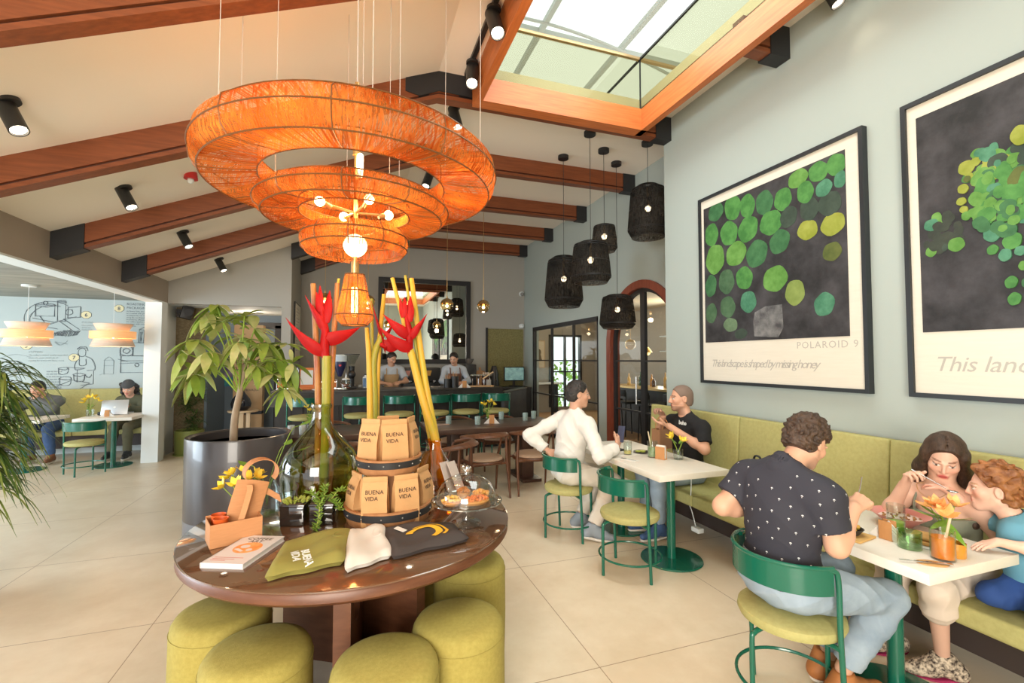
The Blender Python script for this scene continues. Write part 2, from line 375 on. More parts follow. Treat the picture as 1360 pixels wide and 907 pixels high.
def stool(loc, h, label, group, rz=0, bh=.27):
    """round stool facing +X; tall legs at the sides carry the wrap-round back"""
    t = thing('bar_stool' if h > .6 else 'stool', label, 'stool', loc, rz, group)
    s = MB(); s.lathe([(0,h-.062),(.19,h-.062),(.213,h-.052),(.222,h-.032),(.218,h-.012),(.20,h-.002),(0,h+.004)], 40); s.build('seat', M_seat, t)
    r, q = .236, .0115
    for sg in (-1,1):
        p = bez([(.02,sg*r,0),(.012,sg*r,h*.5),(.0,sg*r,h),(-.005,sg*r,h+bh-.05),(-.03,sg*(r-.006),h+bh-.012),(-.075,sg*(r-.026),h+bh-.006)], 5)
        MB().tube(p, q, 10).build('leg', M_green, t)
        MB().tube(bez([(sg*(r-.006),0,0),(sg*(r-.006),0,h-.13),(sg*(r-.02),0,h-.085),(sg*(r-.07),0,h-.07)],5), q, 10).build('leg', M_green, t)
    MB().cyl((0,-r,h-.07),(0,r,h-.07),.011).cyl((-r+.06,0,h-.072),(r-.06,0,h-.072),.011).build('seat_support', M_green, t)
    a0, a1 = R_(97), R_(263); G = []
    for i in range(29):
        a = lerp(a0, a1, i/28); e = min(1, min(i,28-i)/3.)
        G.append([((r+.002)*math.cos(a), (r+.002)*math.sin(a), z) for z in (h+bh-.115, h+bh-.075, h+bh-.04, h+bh)])
    MB().sheet(G, -.006).build('backrest', M_green, t)
    MB().tube([(r*math.cos(lerp(a0,a1,i/28)), r*math.sin(lerp(a0,a1,i/28)), h+bh) for i in range(29)], .0095, 8).build('back_rail', M_green, t)
    rz_ = .13 if h < .6 else .24
    MB().tube([((r-.006)*math.cos(2*PI*i/48),(r-.006)*math.sin(2*PI*i/48),rz_) for i in range(48)], .008, 8, True).build('foot_ring', M_green, t)
    return t
G1 = 'green steel stools with olive seats at the white tables'
stool((2.0,3.09,0), .46, 'empty green steel stool with olive seat beside the white table with yellow flowers', G1)
stool((1.88,3.90,0), .46, 'green steel stool with olive seat under the seated man in the white shirt', G1)
stool((1.93,1.66,0), .46, 'green steel stool with olive seat under the man in the dark patterned polo shirt', G1)
stool((-3.56,8.14,0), .46, 'empty green steel stool with olive seat at the table with the laptop, far left', G1, rz=R_(90))
bx = [-.67,.09,.68,1.24,1.74,2.25]; nm = ['leftmost bar stool at the dark bar, behind the big green glass jug neck','bar stool second from the left, seen between jug and kraft bags','bar stool third from the left, behind the kraft coffee bags','bar stool fourth from the left, just right of the orange flower stems','bar stool fifth from the left, in front of the black canisters','rightmost bar stool, by the ribbed end of the dark bar']
for x, l in zip(bx, nm): stool((x,7.42,0), .78, 'green backed ' + l, 'green bar stools along the dark bar', rz=R_(90), bh=.26)

def pedestal_table(loc, label, sx, sy, legs, group='white quartz topped pedestal tables'):
    t = thing('cafe_table', label, 'table', loc, 0, group)
    MB().box((0,0,.7275), (sx,sy,.045), bev=.004).build('table_top', M_quartz, t)
    for y in legs:
        MB().cyl((0,y,.012),(0,y,.705),.034,n=24).build('pedestal', M_green, t)
        MB().lathe([(0,0),(.235,0),(.24,.006),(.235,.013),(.05,.017),(0,.018)], 48, (0,y,0)).build('foot_plate', M_green, t)
    return t
pedestal_table((2.46,1.60,0), 'white quartz cafe table with the family meal, nearest on the right', .60, .74, (-.05,))
pedestal_table((2.43,3.22,0), 'white quartz table half with the napkin holder and yellow flowers, nearer of the joined pair', .64, .70, (-.06,))
pedestal_table((2.43,3.925,0), 'white quartz table half with the phone and drink glass, farther of the joined pair', .64, .70, (-.03,))
pedestal_table((-3.42,8.62,0), 'white table with laptop and flowers under the wall mural, far left', .70, .72, (0,))
pedestal_table((-4.47,8.62,0), 'white table in front of the man in the grey sweater, far left edge', .70, .72, (0,))

# ---- banquettes
def banquette(name, label, P, y0, y1, seams, M):
    """P places local (depth, along) -> seat front at depth 0, wall at depth .62"""
    t = thing(name, label, 'bench'); 
    def B(mb, nm, m, **k): 
        return mb.build(nm, m, t, **k)
    ys = [y0]+seams+[y1]
    for a, c in zip(ys, ys[1:]):
        b = MB(); b.M = M; b.box((.27,(a+c)/2,.405),(.54,c-a-.006,.095), bev=.02, seg=3); B(b, 'seat_cushion', M_seat)
        b = MB(); b.M = M @ Matrix.Translation((.545,(a+c)/2,.76)) @ Euler((0,R_(4),0)).to_matrix().to_4x4(); b.box((0,0,0),(.09,c-a-.004,.66), bev=.018, seg=3); B(b, 'back_cushion', M_seat)
    b = MB(); b.M = M; b.bb(.25,.60,y0+.01,y1-.01,.13,.357); B(b, 'base_box', M_brown)
    b = MB(); b.M = M; b.bb(.52,.64,y0,y1,0,.13); B(b, 'plinth', mat('pale_plinth', (.55,.60,.60), .6))
    return t
banquette('banquette', 'olive upholstered wall bench under the large paintings', None, -1.2, 4.52, [.82,2.03,3.24], Matrix.Translation((2.70,0,0)))
banquette('banquette', 'olive upholstered bench along the mural wall, far left', None, 3.12, 8.0, [4.3,5.5,6.7], Matrix.Translation((0,9.42,0)) @ Euler((0,0,R_(90))).to_matrix().to_4x4())

# ---- dark dining tables and elbow chairs
def dining_table(x0, x1, y0, y1, label):
    t = thing('dining_table', label, 'table', ((x0+x1)/2,(y0+y1)/2,0), 0, 'dark wooden dining tables'); a, c = (x1-x0)/2, (y1-y0)/2
    MB().box((0,0,.72),(2*a,2*c,.06), bev=.004).build('table_top', M_dwood, t)
    for s in (-1,1):
        MB().box((s*(a-.4),0,.36),(.16,.30,.66), bev=.004).build('pedestal', M_dwood, t)
        MB().box((s*(a-.4),0,.02),(.26,.62,.04), bev=.004).build('foot', M_dwood, t)
dining_table(.86,2.62,5.55,6.42, 'dark wooden dining table on the right with the napkin holder, in front of the bar')
dining_table(-1.52,.30,5.55,6.42, 'dark wooden dining table on the left, behind the grey planter')
def elbow_chair(loc, rz, label):
    """faces +Y; the top rail wraps round from arm to arm"""
    t = thing('dining_chair', label, 'chair', loc, rz, 'walnut elbow chairs at the dark dining tables')
    b = MB(); G = []
    prof = [(0,.0),(.21,.0),(.225,.012),(.218,.03),(.19,.044),(0,.05)]
    b.lathe(prof, 36, (0,0,.42), sx=1.02, sy=.95); b.build('seat', M_beige, t)
    b = MB(); b.tube([(.23*math.cos(a),.20*math.sin(a)-.0,.405) for a in [2*PI*i/40 for i in range(40)]], (.018), 8, True).build('seat_frame', M_walnut, t)
    a0, a1 = R_(168), R_(372); n = 36; P = []; Rr = []
    for i in range(n+1):
        a = lerp(a0,a1,i/n); u = abs(i/n-.5)*2
        P.append((.275*math.cos(a), .245*math.sin(a), .735-.045*u**2)); Rr.append((.013+.004*u, lerp(.048,.016,u**1.6)))
    MB().tube(P, Rr, 12, flat=(0,1,0)).build('top_rail', M_walnut, t)
    for s in (-1,1):
        MB().tube([(s*.235,.19,0),(s*.245,.17,.40),(s*.262,.06,.685)], [.011,.017,.012], 10).build('leg', M_walnut, t)
        MB().tube([(s*.235,-.235,0),(s*.23,-.15,.41),(s*.215,-.155,.715)], [.011,.019,.012], 10).build('leg', M_walnut, t)
    for yy in (-.15,.17): MB().cyl((-.235,yy,.39),(.235,yy,.39),.016).build('stretcher', M_walnut, t)
    return t
elbow_chair((1.47,5.33,0), R_(6), 'walnut chair with beige seat left of the man in white, directly behind the cake dome')
elbow_chair((2.09,5.36,0), R_(-4), 'walnut chair with beige seat partly hidden by the man in the white shirt')
elbow_chair((.98,4.84,0), R_(60), 'walnut chair turned sideways with its bright orange lit arm above the glass cake dome')
elbow_chair((1.38,6.62,0), R_(180), 'walnut chair on the bar side of the right hand dark table, left seat')
elbow_chair((2.02,6.62,0), R_(180), 'walnut chair on the bar side of the right hand dark table, right seat')
elbow_chair((-.22,5.24,0), R_(5), 'walnut chair behind the tall planter and carton handle')
elbow_chair((.40,5.26,0), R_(-8), 'walnut chair whose curved back shows right of the green glass jug')
elbow_chair((-.30,6.62,0), R_(180), 'walnut chair on the bar side of the left hand dark table')

# ---- round display table and poufs
TC = (.035,2.65)
t = thing('display_table', 'round dark wooden display table with a glass top and merchandise on it', 'table', (*TC,0))
MB().lathe([(0,.685),(.76,.685),(.785,.69),(.80,.705),(.80,.735),(.795,.742),(0,.742)], 96).build('table_top', [M_rwood], t)
MB().lathe([(0,.742),(.798,.742),(.803,.745),(.803,.75),(.798,.753),(0,.753)], 96).build('glass_top', mat('smoked_table_glass', (.10,.048,.024), .06, col2=(.125,.06,.03), scale=3, stretch=(1,10,1), coat=1, spec=.8), t)
def fin(ang, r1):
    """upright panel with a round cut-out near the top"""
    n = 16; cr = .34*r1; cxx = .52*r1
    poly = [(0.0,0),(r1,0),(r1,.685),(cxx+cr,.685)] + [(cxx+cr*math.cos(PI*i/n), .685-max(.26,cr*1.6)*math.sin(PI*i/n)) for i in range(n+1)] + [(cxx-cr,.685),(0,.685)]
    b = MB(); b.M = Euler((0,0,R_(ang))).to_matrix().to_4x4(); b.prism(poly, -.035, .035, 'y'); b.build('base_panel', M_rwood, t)
for a,l in ((-97,.56),(-42,.40),(83,.5),(150,.42)): fin(a, l)
def pouf(x, y, label, r=.195):
    t = thing('pouf', label, 'stool', (x,y,0), 0, 'olive upholstered round poufs around the display table')
    MB().lathe([(0,.0),(r-.01,.0),(r,.012),(r+.004,.20),(r+.002,.43),(r-.003,.465),(r-.018,.488),(r-.05,.50),(0,.506)], 48).build('cover', mat('olive_pouf_fabric', (.30,.245,.055), .82, col2=(.35,.29,.07), scale=60, bump=.12, bscale=260), t)
    MB().tube([((r+.0025)*math.cos(2*PI*i/48),(r+.0025)*math.sin(2*PI*i/48),.44) for i in range(48)], .0014, 6, True).build('seam', MATS['olive_pouf_fabric'], t)
pouf(.44,2.00, 'olive round pouf front right, under the shirt end of the display table')
pouf(.125,1.815, 'olive round pouf at the front centre, right of the table leg')
pouf(-.335,2.045, 'olive round pouf front left, below the book')
pouf(-.535,2.40, 'olive round pouf at the far left, mostly behind the front left one')
pouf(.625,2.56, 'olive round pouf on the right, standing upright behind the front right one')
pouf(.50,3.22, 'olive round pouf tucked behind the display table', )

# ---- bar counter
t = thing('bar_counter', 'long dark stone bar counter with bar stools in front', 'counter')
MB().bb(-1.22,2.55,7.95,8.72,1.06,1.10,bev=.004).build('worktop', M_dark, t)
MB().bb(-1.22,2.55,7.97,7.995,.86,1.06).build('fascia', M_dark, t)
MB().bb(-1.18,2.53,8.22,8.62,0,1.06).build('body', mat('bar_front_dark', (.03,.026,.024), .5), t)
b = MB()
for i in range(20): b.bb(-1.1+.18*i,-1.1+.18*i+.15,8.205,8.22,.03,1.0)
b.build('front_slats', mat('bar_front_dark', (.03,.026,.024), .5), t)
MB().tube([(-1.1,8.05,.24),(2.45,8.05,.24)], .016, 8).build('foot_rail', M_steel, t)
t = thing('counter_end_screen', 'dark ribbed screen closing the right end of the bar', 'screen', (2.56,8.02,0), math.atan2(1.1,.84))
MB().bb(0,1.36,-.03,.03,0,1.0).build('panel', M_dark, t)
b = MB()
for i in range(27): b.cyl((.03+.05*i,-.03,.02),(.03+.05*i,-.03,.985),.018,n=8)
b.build('ribs', M_dark, t); MB().bb(-.01,1.37,-.05,.05,1.0,1.018).build('cap', mat('worn_cap_metal', (.12,.11,.10), .35, metal=.5), t)
# back counter under the mirror
t = thing('back_counter', 'black back counter under the mirror behind the baristas', 'counter')
MB().bb(-.9,3.84,9.86,10.46,.93,.97,bev=.003).build('worktop', M_dark, t); MB().bb(-.9,3.84,9.9,10.46,0,.93).build('body', M_black, t)
# mirror
t = thing('mirror', 'large black framed mirror on the wall behind the bar', 'mirror', (1.52,10.5,2.45))
b = MB(); W, Hh, f_ = 1.03,.95,.10
b.bb(-W,W,-.06,0,Hh-f_,Hh).bb(-W,W,-.06,0,-Hh,-Hh+f_).bb(-W,-W+f_,-.06,0,-Hh+f_,Hh-f_).bb(W-f_,W,-.06,0,-Hh+f_,Hh-f_); b.build('mirror_frame', M_steel, t)
MB().bb(-W+f_,W-f_,-.02,-.005,-Hh+f_,Hh-f_).build('mirror_glass', mat('mirror_silver', (.86,.88,.86), .01, metal=1), t)
# ------------------------------------------------------------------ lamps
def weave(name, c1, c2, alpha, sc=90, tl=.45, band=(1,1,1), radial=False):
    """string woven over a frame: part see-through, part glowing with what is inside"""
    m = bpy.data.materials.new(name); m.use_nodes = True; nt = m.node_tree; nt.nodes.clear(); L = nt.links.new
    out = nt.nodes.new('ShaderNodeOutputMaterial'); tc = nt.nodes.new('ShaderNodeTexCoord')
    mp = nt.nodes.new('ShaderNodeMapping'); mp.inputs['Scale'].default_value = band; L(tc.outputs['Object'], mp.inputs['Vector'])
    sp = nt.nodes.new('ShaderNodeSeparateXYZ'); L(tc.outputs['Object'], sp.inputs[0]); at = _n(nt,'ShaderNodeMath', operation='ARCTAN2'); L(sp.outputs[1], at.inputs[0]); L(sp.outputs[0], at.inputs[1])
    cb = nt.nodes.new('ShaderNodeCombineXYZ'); L(at.outputs[0], cb.inputs[0]); L(sp.outputs[2], cb.inputs[2])
    ln = _n(nt,'ShaderNodeVectorMath', operation='LENGTH'); L(tc.outputs['Object'], ln.inputs[0]); L(ln.outputs['Value'], cb.inputs[1])
    m2_ = nt.nodes.new('ShaderNodeMapping'); m2_.inputs['Scale'].default_value = (1.2,.10,.30); L(cb.outputs[0], m2_.inputs['Vector'])
    nz = _n(nt,'ShaderNodeTexNoise', Scale=sc, Detail=2.0); L(m2_.outputs[0] if radial else mp.outputs[0], nz.inputs['Vector'])
    n2 = _n(nt,'ShaderNodeTexNoise', Scale=3.2 if radial else 5, Detail=4.0); L(cb.outputs[0] if radial else tc.outputs['Object'], n2.inputs['Vector'])
    rp = nt.nodes.new('ShaderNodeValToRGB'); rp.color_ramp.elements[0].color=(*c1,1); rp.color_ramp.elements[1].color=(*c2,1); rp.color_ramp.elements[0].position=.38; rp.color_ramp.elements[1].position=.65
    ad = _n(nt,'ShaderNodeMath', operation='ADD'); L(nz.outputs['Fac'], ad.inputs[0]); L(n2.outputs['Fac'], ad.inputs[1])
    hv = _n(nt,'ShaderNodeMath', operation='MULTIPLY'); hv.inputs[1].default_value=.5; L(ad.outputs[0], hv.inputs[0]); L(hv.outputs[0], rp.inputs[0])
    d = nt.nodes.new('ShaderNodeBsdfDiffuse'); t = nt.nodes.new('ShaderNodeBsdfTranslucent'); L(rp.outputs[0], d.inputs[0]); L(rp.outputs[0], t.inputs[0])
    m1 = nt.nodes.new('ShaderNodeMixShader'); m1.inputs[0].default_value = tl; L(d.outputs[0], m1.inputs[1]); L(t.outputs[0], m1.inputs[2])
    tp = nt.nodes.new('ShaderNodeBsdfTransparent'); m2 = nt.nodes.new('ShaderNodeMixShader')
    a = _n(nt,'ShaderNodeMapRange'); a.inputs[1].default_value=.42; a.inputs[2].default_value=.58; a.inputs[3].default_value=alpha*.2; a.inputs[4].default_value=alpha*1.8
    L(nz.outputs['Fac'], a.inputs[0]); L(a.outputs[0], m2.inputs[0]); L(m1.outputs[0], m2.inputs[1]); L(tp.outputs[0], m2.inputs[2]); L(m2.outputs[0], out.inputs[0])
    return m
M_rattan = weave('orange_woven_fibre', (.30,.050,.008), (.88,.33,.07), .42, 60, .40, radial=True)
M_fine = weave('orange_fine_mesh', (.45,.11,.015), (.85,.32,.07), .5, 70, .4, radial=True)
M_string = weave('black_woven_string', (.008,.008,.008), (.03,.028,.026), .14, 90, .2, (1,1,.15))
M_wire = mat('bronze_wire', (.16,.07,.02), .5, metal=.3)
M_brass = mat('aged_brass', (.62,.42,.18), .3, metal=.9)
M_bulb = emis('warm_bulb', (1,.72,.38), 14)
M_bulbw = emis('warm_white_bulb', (1,.80,.52), 9)
M_fil = emis('filament', (1,.62,.22), 30)
M_bglass = glass('amber_bulb_glass', (1,.82,.55), refl=.12)
M_cord = mat('fine_cable', (.55,.50,.45), .5)
CX, CY = 0.0, 2.65
t = thing('chandelier', 'huge orange woven chandelier of three stacked rings over the display table', 'chandelier', (CX,CY,0))
def ring(prof, name='woven_ring', m=None, spokes=10, close=True, seg=96):
    o = MB().lathe(prof, seg, close=close).build(name, m or M_rattan, t, sharp=60)
    b = MB()
    for i in range(spokes):
        a = 2*PI*(i+.3)/spokes; b.tube([(r*1.004*math.cos(a), r*1.004*math.sin(a), z) for r, z in prof + (prof[:1] if close else [])], .0028, 5)
    for r, z in prof[::2]: b.tube([(r*1.003*math.cos(2*PI*i/72), r*1.003*math.sin(2*PI*i/72), z) for i in range(72)], .0038, 5, True)
    b.build('wire_frame', M_wire, o)
    return o
def prof(ro, rm, z0, z1, ri, zi, zt):
    zm = (z0+z1)/2
    return [(ri,zi),(lerp(ri,ro,.5),lerp(zi,z0,.5)-.004),(ro,z0),(lerp(ro,rm,.75),lerp(z0,zm,.4)),(rm,zm),(lerp(ro,rm,.7),lerp(zm,z1,.6)),(ro-.02,z1),(lerp(ri,ro,.45),z1-.005),(ri,zt)]
ring(prof(.725,.765,2.51,2.71,.475,2.545,2.65))
ring(prof(.462,.50,2.36,2.475,.285,2.385,2.44))
ring([(.10,2.305),(.25,2.30),(.277,2.26),(.282,2.235),(.275,2.20),(.25,2.17)], close=False)
ring([(.05,2.06),(.055,2.045),(.068,1.97),(.088,1.88),(.098,1.84),(.095,1.815),(.066,1.785)], 'woven_pendant_shade', M_fine, 8, close=False, seg=40)
b = MB().cyl((0,0,2.13),(0,0,3.13),.012,n=10).cyl((0,0,2.72),(0,0,2.80),.02,n=12)
for a in (20,110,200,290):
    c, s = math.cos(R_(a)), math.sin(R_(a)); b.cyl((0,0,2.40),(.13*c,.13*s,2.415),.007,n=8).cyl((.13*c,.13*s,2.405),(.165*c,.165*s,2.42),.014,n=10)
b.cyl((0,0,2.05),(0,0,2.13),.022,n=12).cyl((.012,0,2.13),(.012,0,2.07),.003,n=6)
b.build('brass_rod', M_brass, t)
for a in (20,110,200,290):
    MB().sphere((.19*math.cos(R_(a)),.19*math.sin(R_(a)),2.425), .026, 14).build('bulb', M_bulb, t)
MB().sphere((0,0,2.22), .062, 20).build('bulb_globe', emis('hot_globe', (1,.70,.36), 10), t)
MB().cyl((.02,-.02,2.60),(.02,-.02,2.70),.017,n=12).sphere((.02,-.02,2.71),.017,10).build('bulb_tube', M_bulb, t)
MB().lathe([(.015,2.02),(.024,1.99),(.028,1.93),(.028,1.85),(.018,1.83),(0,1.828)], 20).build('bulb_envelope', M_bglass, t)
b = MB()
for i in range(6): a = 2*PI*i/6; b.cyl((.014*math.cos(a),.014*math.sin(a),1.85),(.014*math.cos(a),.014*math.sin(a),1.99),.0018,n=5)
b.build('filament', M_fil, t)
b = MB()
for a in (35,95,155,215,275,335):
    x, y = .69*math.cos(R_(a)), .69*math.sin(R_(a)); b.cyl((x,y,2.70),(x,y,min(zs(x),4.32)),.0016,n=5)
for a in (60,180,300):
    x, y = .40*math.cos(R_(a)), .40*math.sin(R_(a)); b.cyl((x,y,2.46),(x,y,min(zs(x),4.32)),.0016,n=5)
b.cyl((0,0,3.13),(0,0,zs(0)),.004,n=6).cyl((.03,0,3.13),(.03,0,zs(.03)),.002,n=6)
b.build('suspension_wires', M_cord, t)
MB().cyl((0,0,zs(0)-.03),(0,0,zs(0)+.02),.08,n=24).build('ceiling_rose', M_brass, t)
for a in (20,110,200,290): point('chandelier_light', (CX+.19*math.cos(R_(a)), CY+.19*math.sin(R_(a)), 2.46), 5, (1,.50,.20), .03)
point('chandelier_light', (CX,CY,2.13), 5, (1,.52,.22), .06); point('chandelier_light', (CX+.02,CY-.02,2.66), 9, (1,.50,.20), .03)
point('chandelier_light', (CX,CY,1.90), 1.2, (1,.5,.2), .03)
for a in (0,120,240): point('chandelier_light', (CX+.6*math.cos(R_(a)), CY+.6*math.sin(R_(a)), 2.63), 3, (1,.48,.18), .05)  # extra points added for the top ring's orange glow, no bulbs there

def drum_pendant(x, y, z0, r, h, label):
    t = thing('pendant_lamp', label, 'pendant lamp', (x,y,0), 0, 'black woven drum pendants'); zt = z0+h
    pr = [(.03,zt),(r*.5,zt-.01),(r*.80,zt-.045*h/.5),(r*.84,zt-.07*h/.5),(r*.93,lerp(zt,z0,.5)),(r,z0+.15*h),(r*.99,z0+.13*h),(r*.80,z0)]
    o = MB().lathe(pr, 48).build('woven_shade', M_string, t, sharp=30)
    b = MB()
    for q, z in pr[2:]: b.tube([(q*math.cos(2*PI*i/48)*.99,q*math.sin(2*PI*i/48)*.99,z) for i in range(48)], .004, 5, True)
    b.build('hoops', M_black, o)
    MB().cyl((0,0,zt),(0,0,4.32),.0035,n=6).build('cable', M_black, t)
    MB().cyl((0,0,4.275),(0,0,4.32),.07,n=28).build('canopy', M_black, t)
    MB().cyl((0,0,zt-.02),(0,0,z0+h*.62),.016,n=10).build('bulb_holder', M_brass, t)
    MB().sphere((0,0,z0+h*.55), .036, 14).build('bulb', M_bulbw, t)
    point('pendant_light', (x,y,z0+h*.42), 3, (1,.66,.36), .035)
drum_pendant(2.62,5.55,2.29,.255,.68, 'long black woven pendant, leftmost and lowest of the large ones')
drum_pendant(2.64,4.85,2.50,.24,.50, 'black woven pendant in the middle, overlapping the leftmost one')
drum_pendant(3.40,5.50,2.02,.245,.47, 'lowest black woven pendant, hanging in front of the arched doorway')
drum_pendant(3.03,5.20,2.98,.165,.36, 'smallest black woven pendant, half behind the middle one')
drum_pendant(3.44,4.84,3.11,.25,.66, 'highest black woven pendant, cut by the edge of the near wall')

M_globe = glass('smoky_gold_glass', (.95,.80,.52), refl=.22)
gl = ['rightmost gold glass globe over the bar, against the plain wall','gold glass globe over the bar, in front of the mirror','gold glass globe over the bar, behind the right red flower stems','gold glass globe right below the woven teardrop shade','gold glass globe over the bar, behind the left red flower']
for x, l in zip((2.19,1.53,.87,.21,-.45), gl):
    z = 2.55; t = thing('globe_lamp', l, 'pendant lamp', (x,8.0,0), 0, 'gold glass globe pendants over the bar')
    MB().sphere((0,0,z), .115, 28).build('glass_globe', M_globe, t)
    MB().lathe([(.117*math.sin(PI*i/16), z+.117*math.cos(PI*i/16)) for i in range(0,8)], 28).build('mirrored_cap', mat('gold_mirror', (.70,.50,.26), .12, metal=1), t)
    MB().cyl((0,0,z+.115),(0,0,ZC if x>.728 else zs(x)),.004,n=6).cyl((0,0,z+.11),(0,0,z+.15),.014,n=10).build('stem', M_brass, t)
    MB().cyl((0,0,(ZC if x>.728 else zs(x))-.025),(0,0,(ZC if x>.728 else zs(x))+.01),.05,n=20).build('canopy', M_brass, t)
    MB().sphere((0,0,z-.02), .025, 10).build('bulb', M_bulbw, t)
    point('globe_light', (x,8.0,z-.15), 4, (1,.75,.48), .05)

M_ven = mat('pale_veneer', (.62,.50,.40), .5, col2=(.70,.58,.47), scale=5, stretch=(1,1,12))
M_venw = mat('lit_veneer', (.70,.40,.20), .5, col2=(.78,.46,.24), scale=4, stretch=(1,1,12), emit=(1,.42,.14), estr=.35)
for x, l in ((-4.40,'three tiered veneer pendant over the table at the left edge'),(-3.40,'three tiered veneer pendant over the laptop table')):
    t = thing('veneer_pendant', l, 'pendant lamp', (x,8.45,0), 0, 'three tiered pale veneer pendants'); r = .27; z = 1.79
    MB().sheet([[(q*math.cos(2*PI*i/48), q*math.sin(2*PI*i/48), zz) for i in range(48)] for q, zz in ((r*.97,z),(r*.82,z+.115))], .004, wrap=True).build('lower_tier', M_ven, t)
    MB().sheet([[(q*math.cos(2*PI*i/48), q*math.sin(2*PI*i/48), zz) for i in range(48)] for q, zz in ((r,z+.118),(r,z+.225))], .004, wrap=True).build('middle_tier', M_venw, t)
    MB().sheet([[(q*math.cos(2*PI*i/48), q*math.sin(2*PI*i/48), zz) for i in range(48)] for q, zz in ((r*.66,z+.228),(r*.86,z+.335))], .004, wrap=True).build('upper_tier', M_ven, t)
    MB().cyl((0,0,z+.22),(0,0,2.66),.003,n=6).build('cable', M_white, t); MB().cyl((0,0,2.635),(0,0,2.66),.08,n=24).build('canopy', M_white, t)
    b = MB()
    for k in range(3): b.cyl((0,0,z+.226),(r*.98*math.cos(2.1*k),r*.98*math.sin(2.1*k),z+.222),.004,n=6)
    b.build('spider', M_white, t)
    MB().sphere((0,0,z+.17), .045, 16).build('bulb', M_bulbw, t); point('veneer_light', (x,8.45,z+.08), 5, (1,.6,.3), .04)

M_spot = mat('black_spot_metal', (.02,.02,.02), .4)
M_led = emis('spot_led', (1,.86,.66), 7)
def spot(loc, d, label, r=.045, L=.21, drop=.07, group='black ceiling spotlights', tilt=None, pw=9):
    t = thing('spotlight', label, 'spotlight', loc, 0, group); d = Vector(d).normalized(); q = Vector((0,0,-drop))
    if tilt is None: tilt = (0,0,1)
    n = Vector(tilt).normalized(); MB().cyl(tuple(n*-.0), tuple(n*-.022), .055, n=24).build('canopy', M_spot, t)
    MB().cyl(tuple(n*-.02), tuple(q), .012, n=8).build('bracket', M_spot, t)
    a, c = q - d*L*.35, q + d*L*.65
    M4 = Matrix.Translation(a) @ Vector((0,0,1)).rotation_difference(d).to_matrix().to_4x4()
    b = MB(); b.M = M4; b.lathe([(0,0),(r,0),(r,L),(r-.006,L),(r-.008,L-.03),(0,L-.03)], 28); b.build('can', M_spot, t)
    b = MB(); b.M = M4; b.lathe([(0,L-.012),(r-.010,L-.012),(r-.010,L-.02),(0,L-.02)], 24); b.build('led', M_led, t)
    l = bpy.data.lights.new('spot_beam','SPOT'); l.energy = pw; l.color=(1,.80,.56); l.spot_size=R_(70); l.spot_blend=.8; l.shadow_soft_size=.04
    o = bpy.data.objects.new('spot_beam', l); COL.objects.link(o); o.location = Vector(loc)+c+d*.02; o.rotation_euler = d.to_track_quat('-Z','Y').to_euler()
sn = (.374,0,-.928); sn = (-.374,0,.928)
for y, l in ((3.66,'nearest'),(5.19,'second nearest'),(6.77,'third'),(8.42,'farthest')):
    spot((-2.04,y,zs(-2.04)), (.48,-.22,-.85), 'black cylinder spotlight on the left roof slope, %s of the row of four' % l, tilt=sn, r=.05, L=.24)
t = thing('track_rail', 'black lighting track along the bend of the ceiling', 'track')
MB().bb(.96,1.0,.5,4.22,4.285,4.318).build('rail', M_spot, t)
t = thing('track_rail', 'short black lighting track behind the second rafter', 'track')
MB().bb(.96,1.0,4.45,5.75,4.285,4.318).build('rail', M_spot, t)
t = thing('track_rail', 'black lighting track behind the third rafter, seen through the chandelier', 'track')
MB().bb(.96,1.0,5.98,7.2,4.285,4.318).build('rail', M_spot, t)
spot((.98,3.30,4.285), (.05,-.42,-.85), 'black spotlight on the ceiling track, nearer of the two by the skylight', drop=.10, L=.26, r=.055)
spot((.98,3.98,4.285), (-.12,-.42,-.85), 'black spotlight on the ceiling track just above the ridge plate', drop=.10, L=.26, r=.055)
spot((.98,4.75,4.285), (.15,-.3,-.9), 'black spotlight behind the ridge plate', drop=.10, L=.26, r=.055)
spot((.98,6.5,4.285), (-.3,-.2,-.9), 'black spotlight seen through the chandelier opening', drop=.10, L=.26, r=.055)
spot((3.18,2.30,4.32), (.15,-.3,-.9), 'ceiling spotlight at the top edge above the near wall', drop=.09, pw=2)
t = thing('sprinkler', 'small red sprinkler head under the left slope', 'sprinkler', (-1.53,5.24,zs(-1.53)))
MB().cyl((0,0,.02),(0,0,-.05),.05,.06,n=20).build('body', mat('red_enamel', (.55,.03,.03), .4), t); MB().sphere((0,0,-.065),.03,12).build('nozzle', M_white, t)
# ------------------------------------------------------------------ neighbouring room seen through the far wall
struct('floor_neighbour', MB().bb(3.97,7.4,3.6,13.2,-.1,0), mat('parquet', (.36,.19,.08), .35, col2=(.48,.27,.12), scale=3, stretch=(1,6,1)))
M_nw = mat('neighbour_wall', (.33,.30,.26), .8)
struct('wall_neighbour', MB().bb(7.2,7.3,3.6,13.1,0,2.9).bb(4.04,7.3,3.5,3.6,0,2.9).bb(4.04,5.62,13.0,13.1,0,2.9).bb(6.72,7.3,13.0,13.1,0,2.9).bb(5.62,6.72,13.0,13.1,2.35,2.9).bb(5.62,6.72,13.0,13.1,0,.15), M_nw)
struct('ceiling_neighbour', MB().bb(4.04,7.3,3.5,13.1,2.9,3.0), mat('neighbour_ceiling', (.55,.48,.38), .8))
o = struct('window_2', MB().bb(5.62,5.68,12.95,13.1,.15,2.35).bb(6.66,6.72,12.95,13.1,.15,2.35).bb(5.62,6.72,12.95,13.1,2.29,2.35).bb(6.13,6.19,12.97,13.05,.15,2.35).bb(5.62,6.72,12.97,13.05,1.2,1.24).bb(5.62,6.72,12.97,13.05,.5,.54), M_steel)
MB().bb(5.66,6.68,13.02,13.03,.2,2.3).build('pane', M_pane, o)
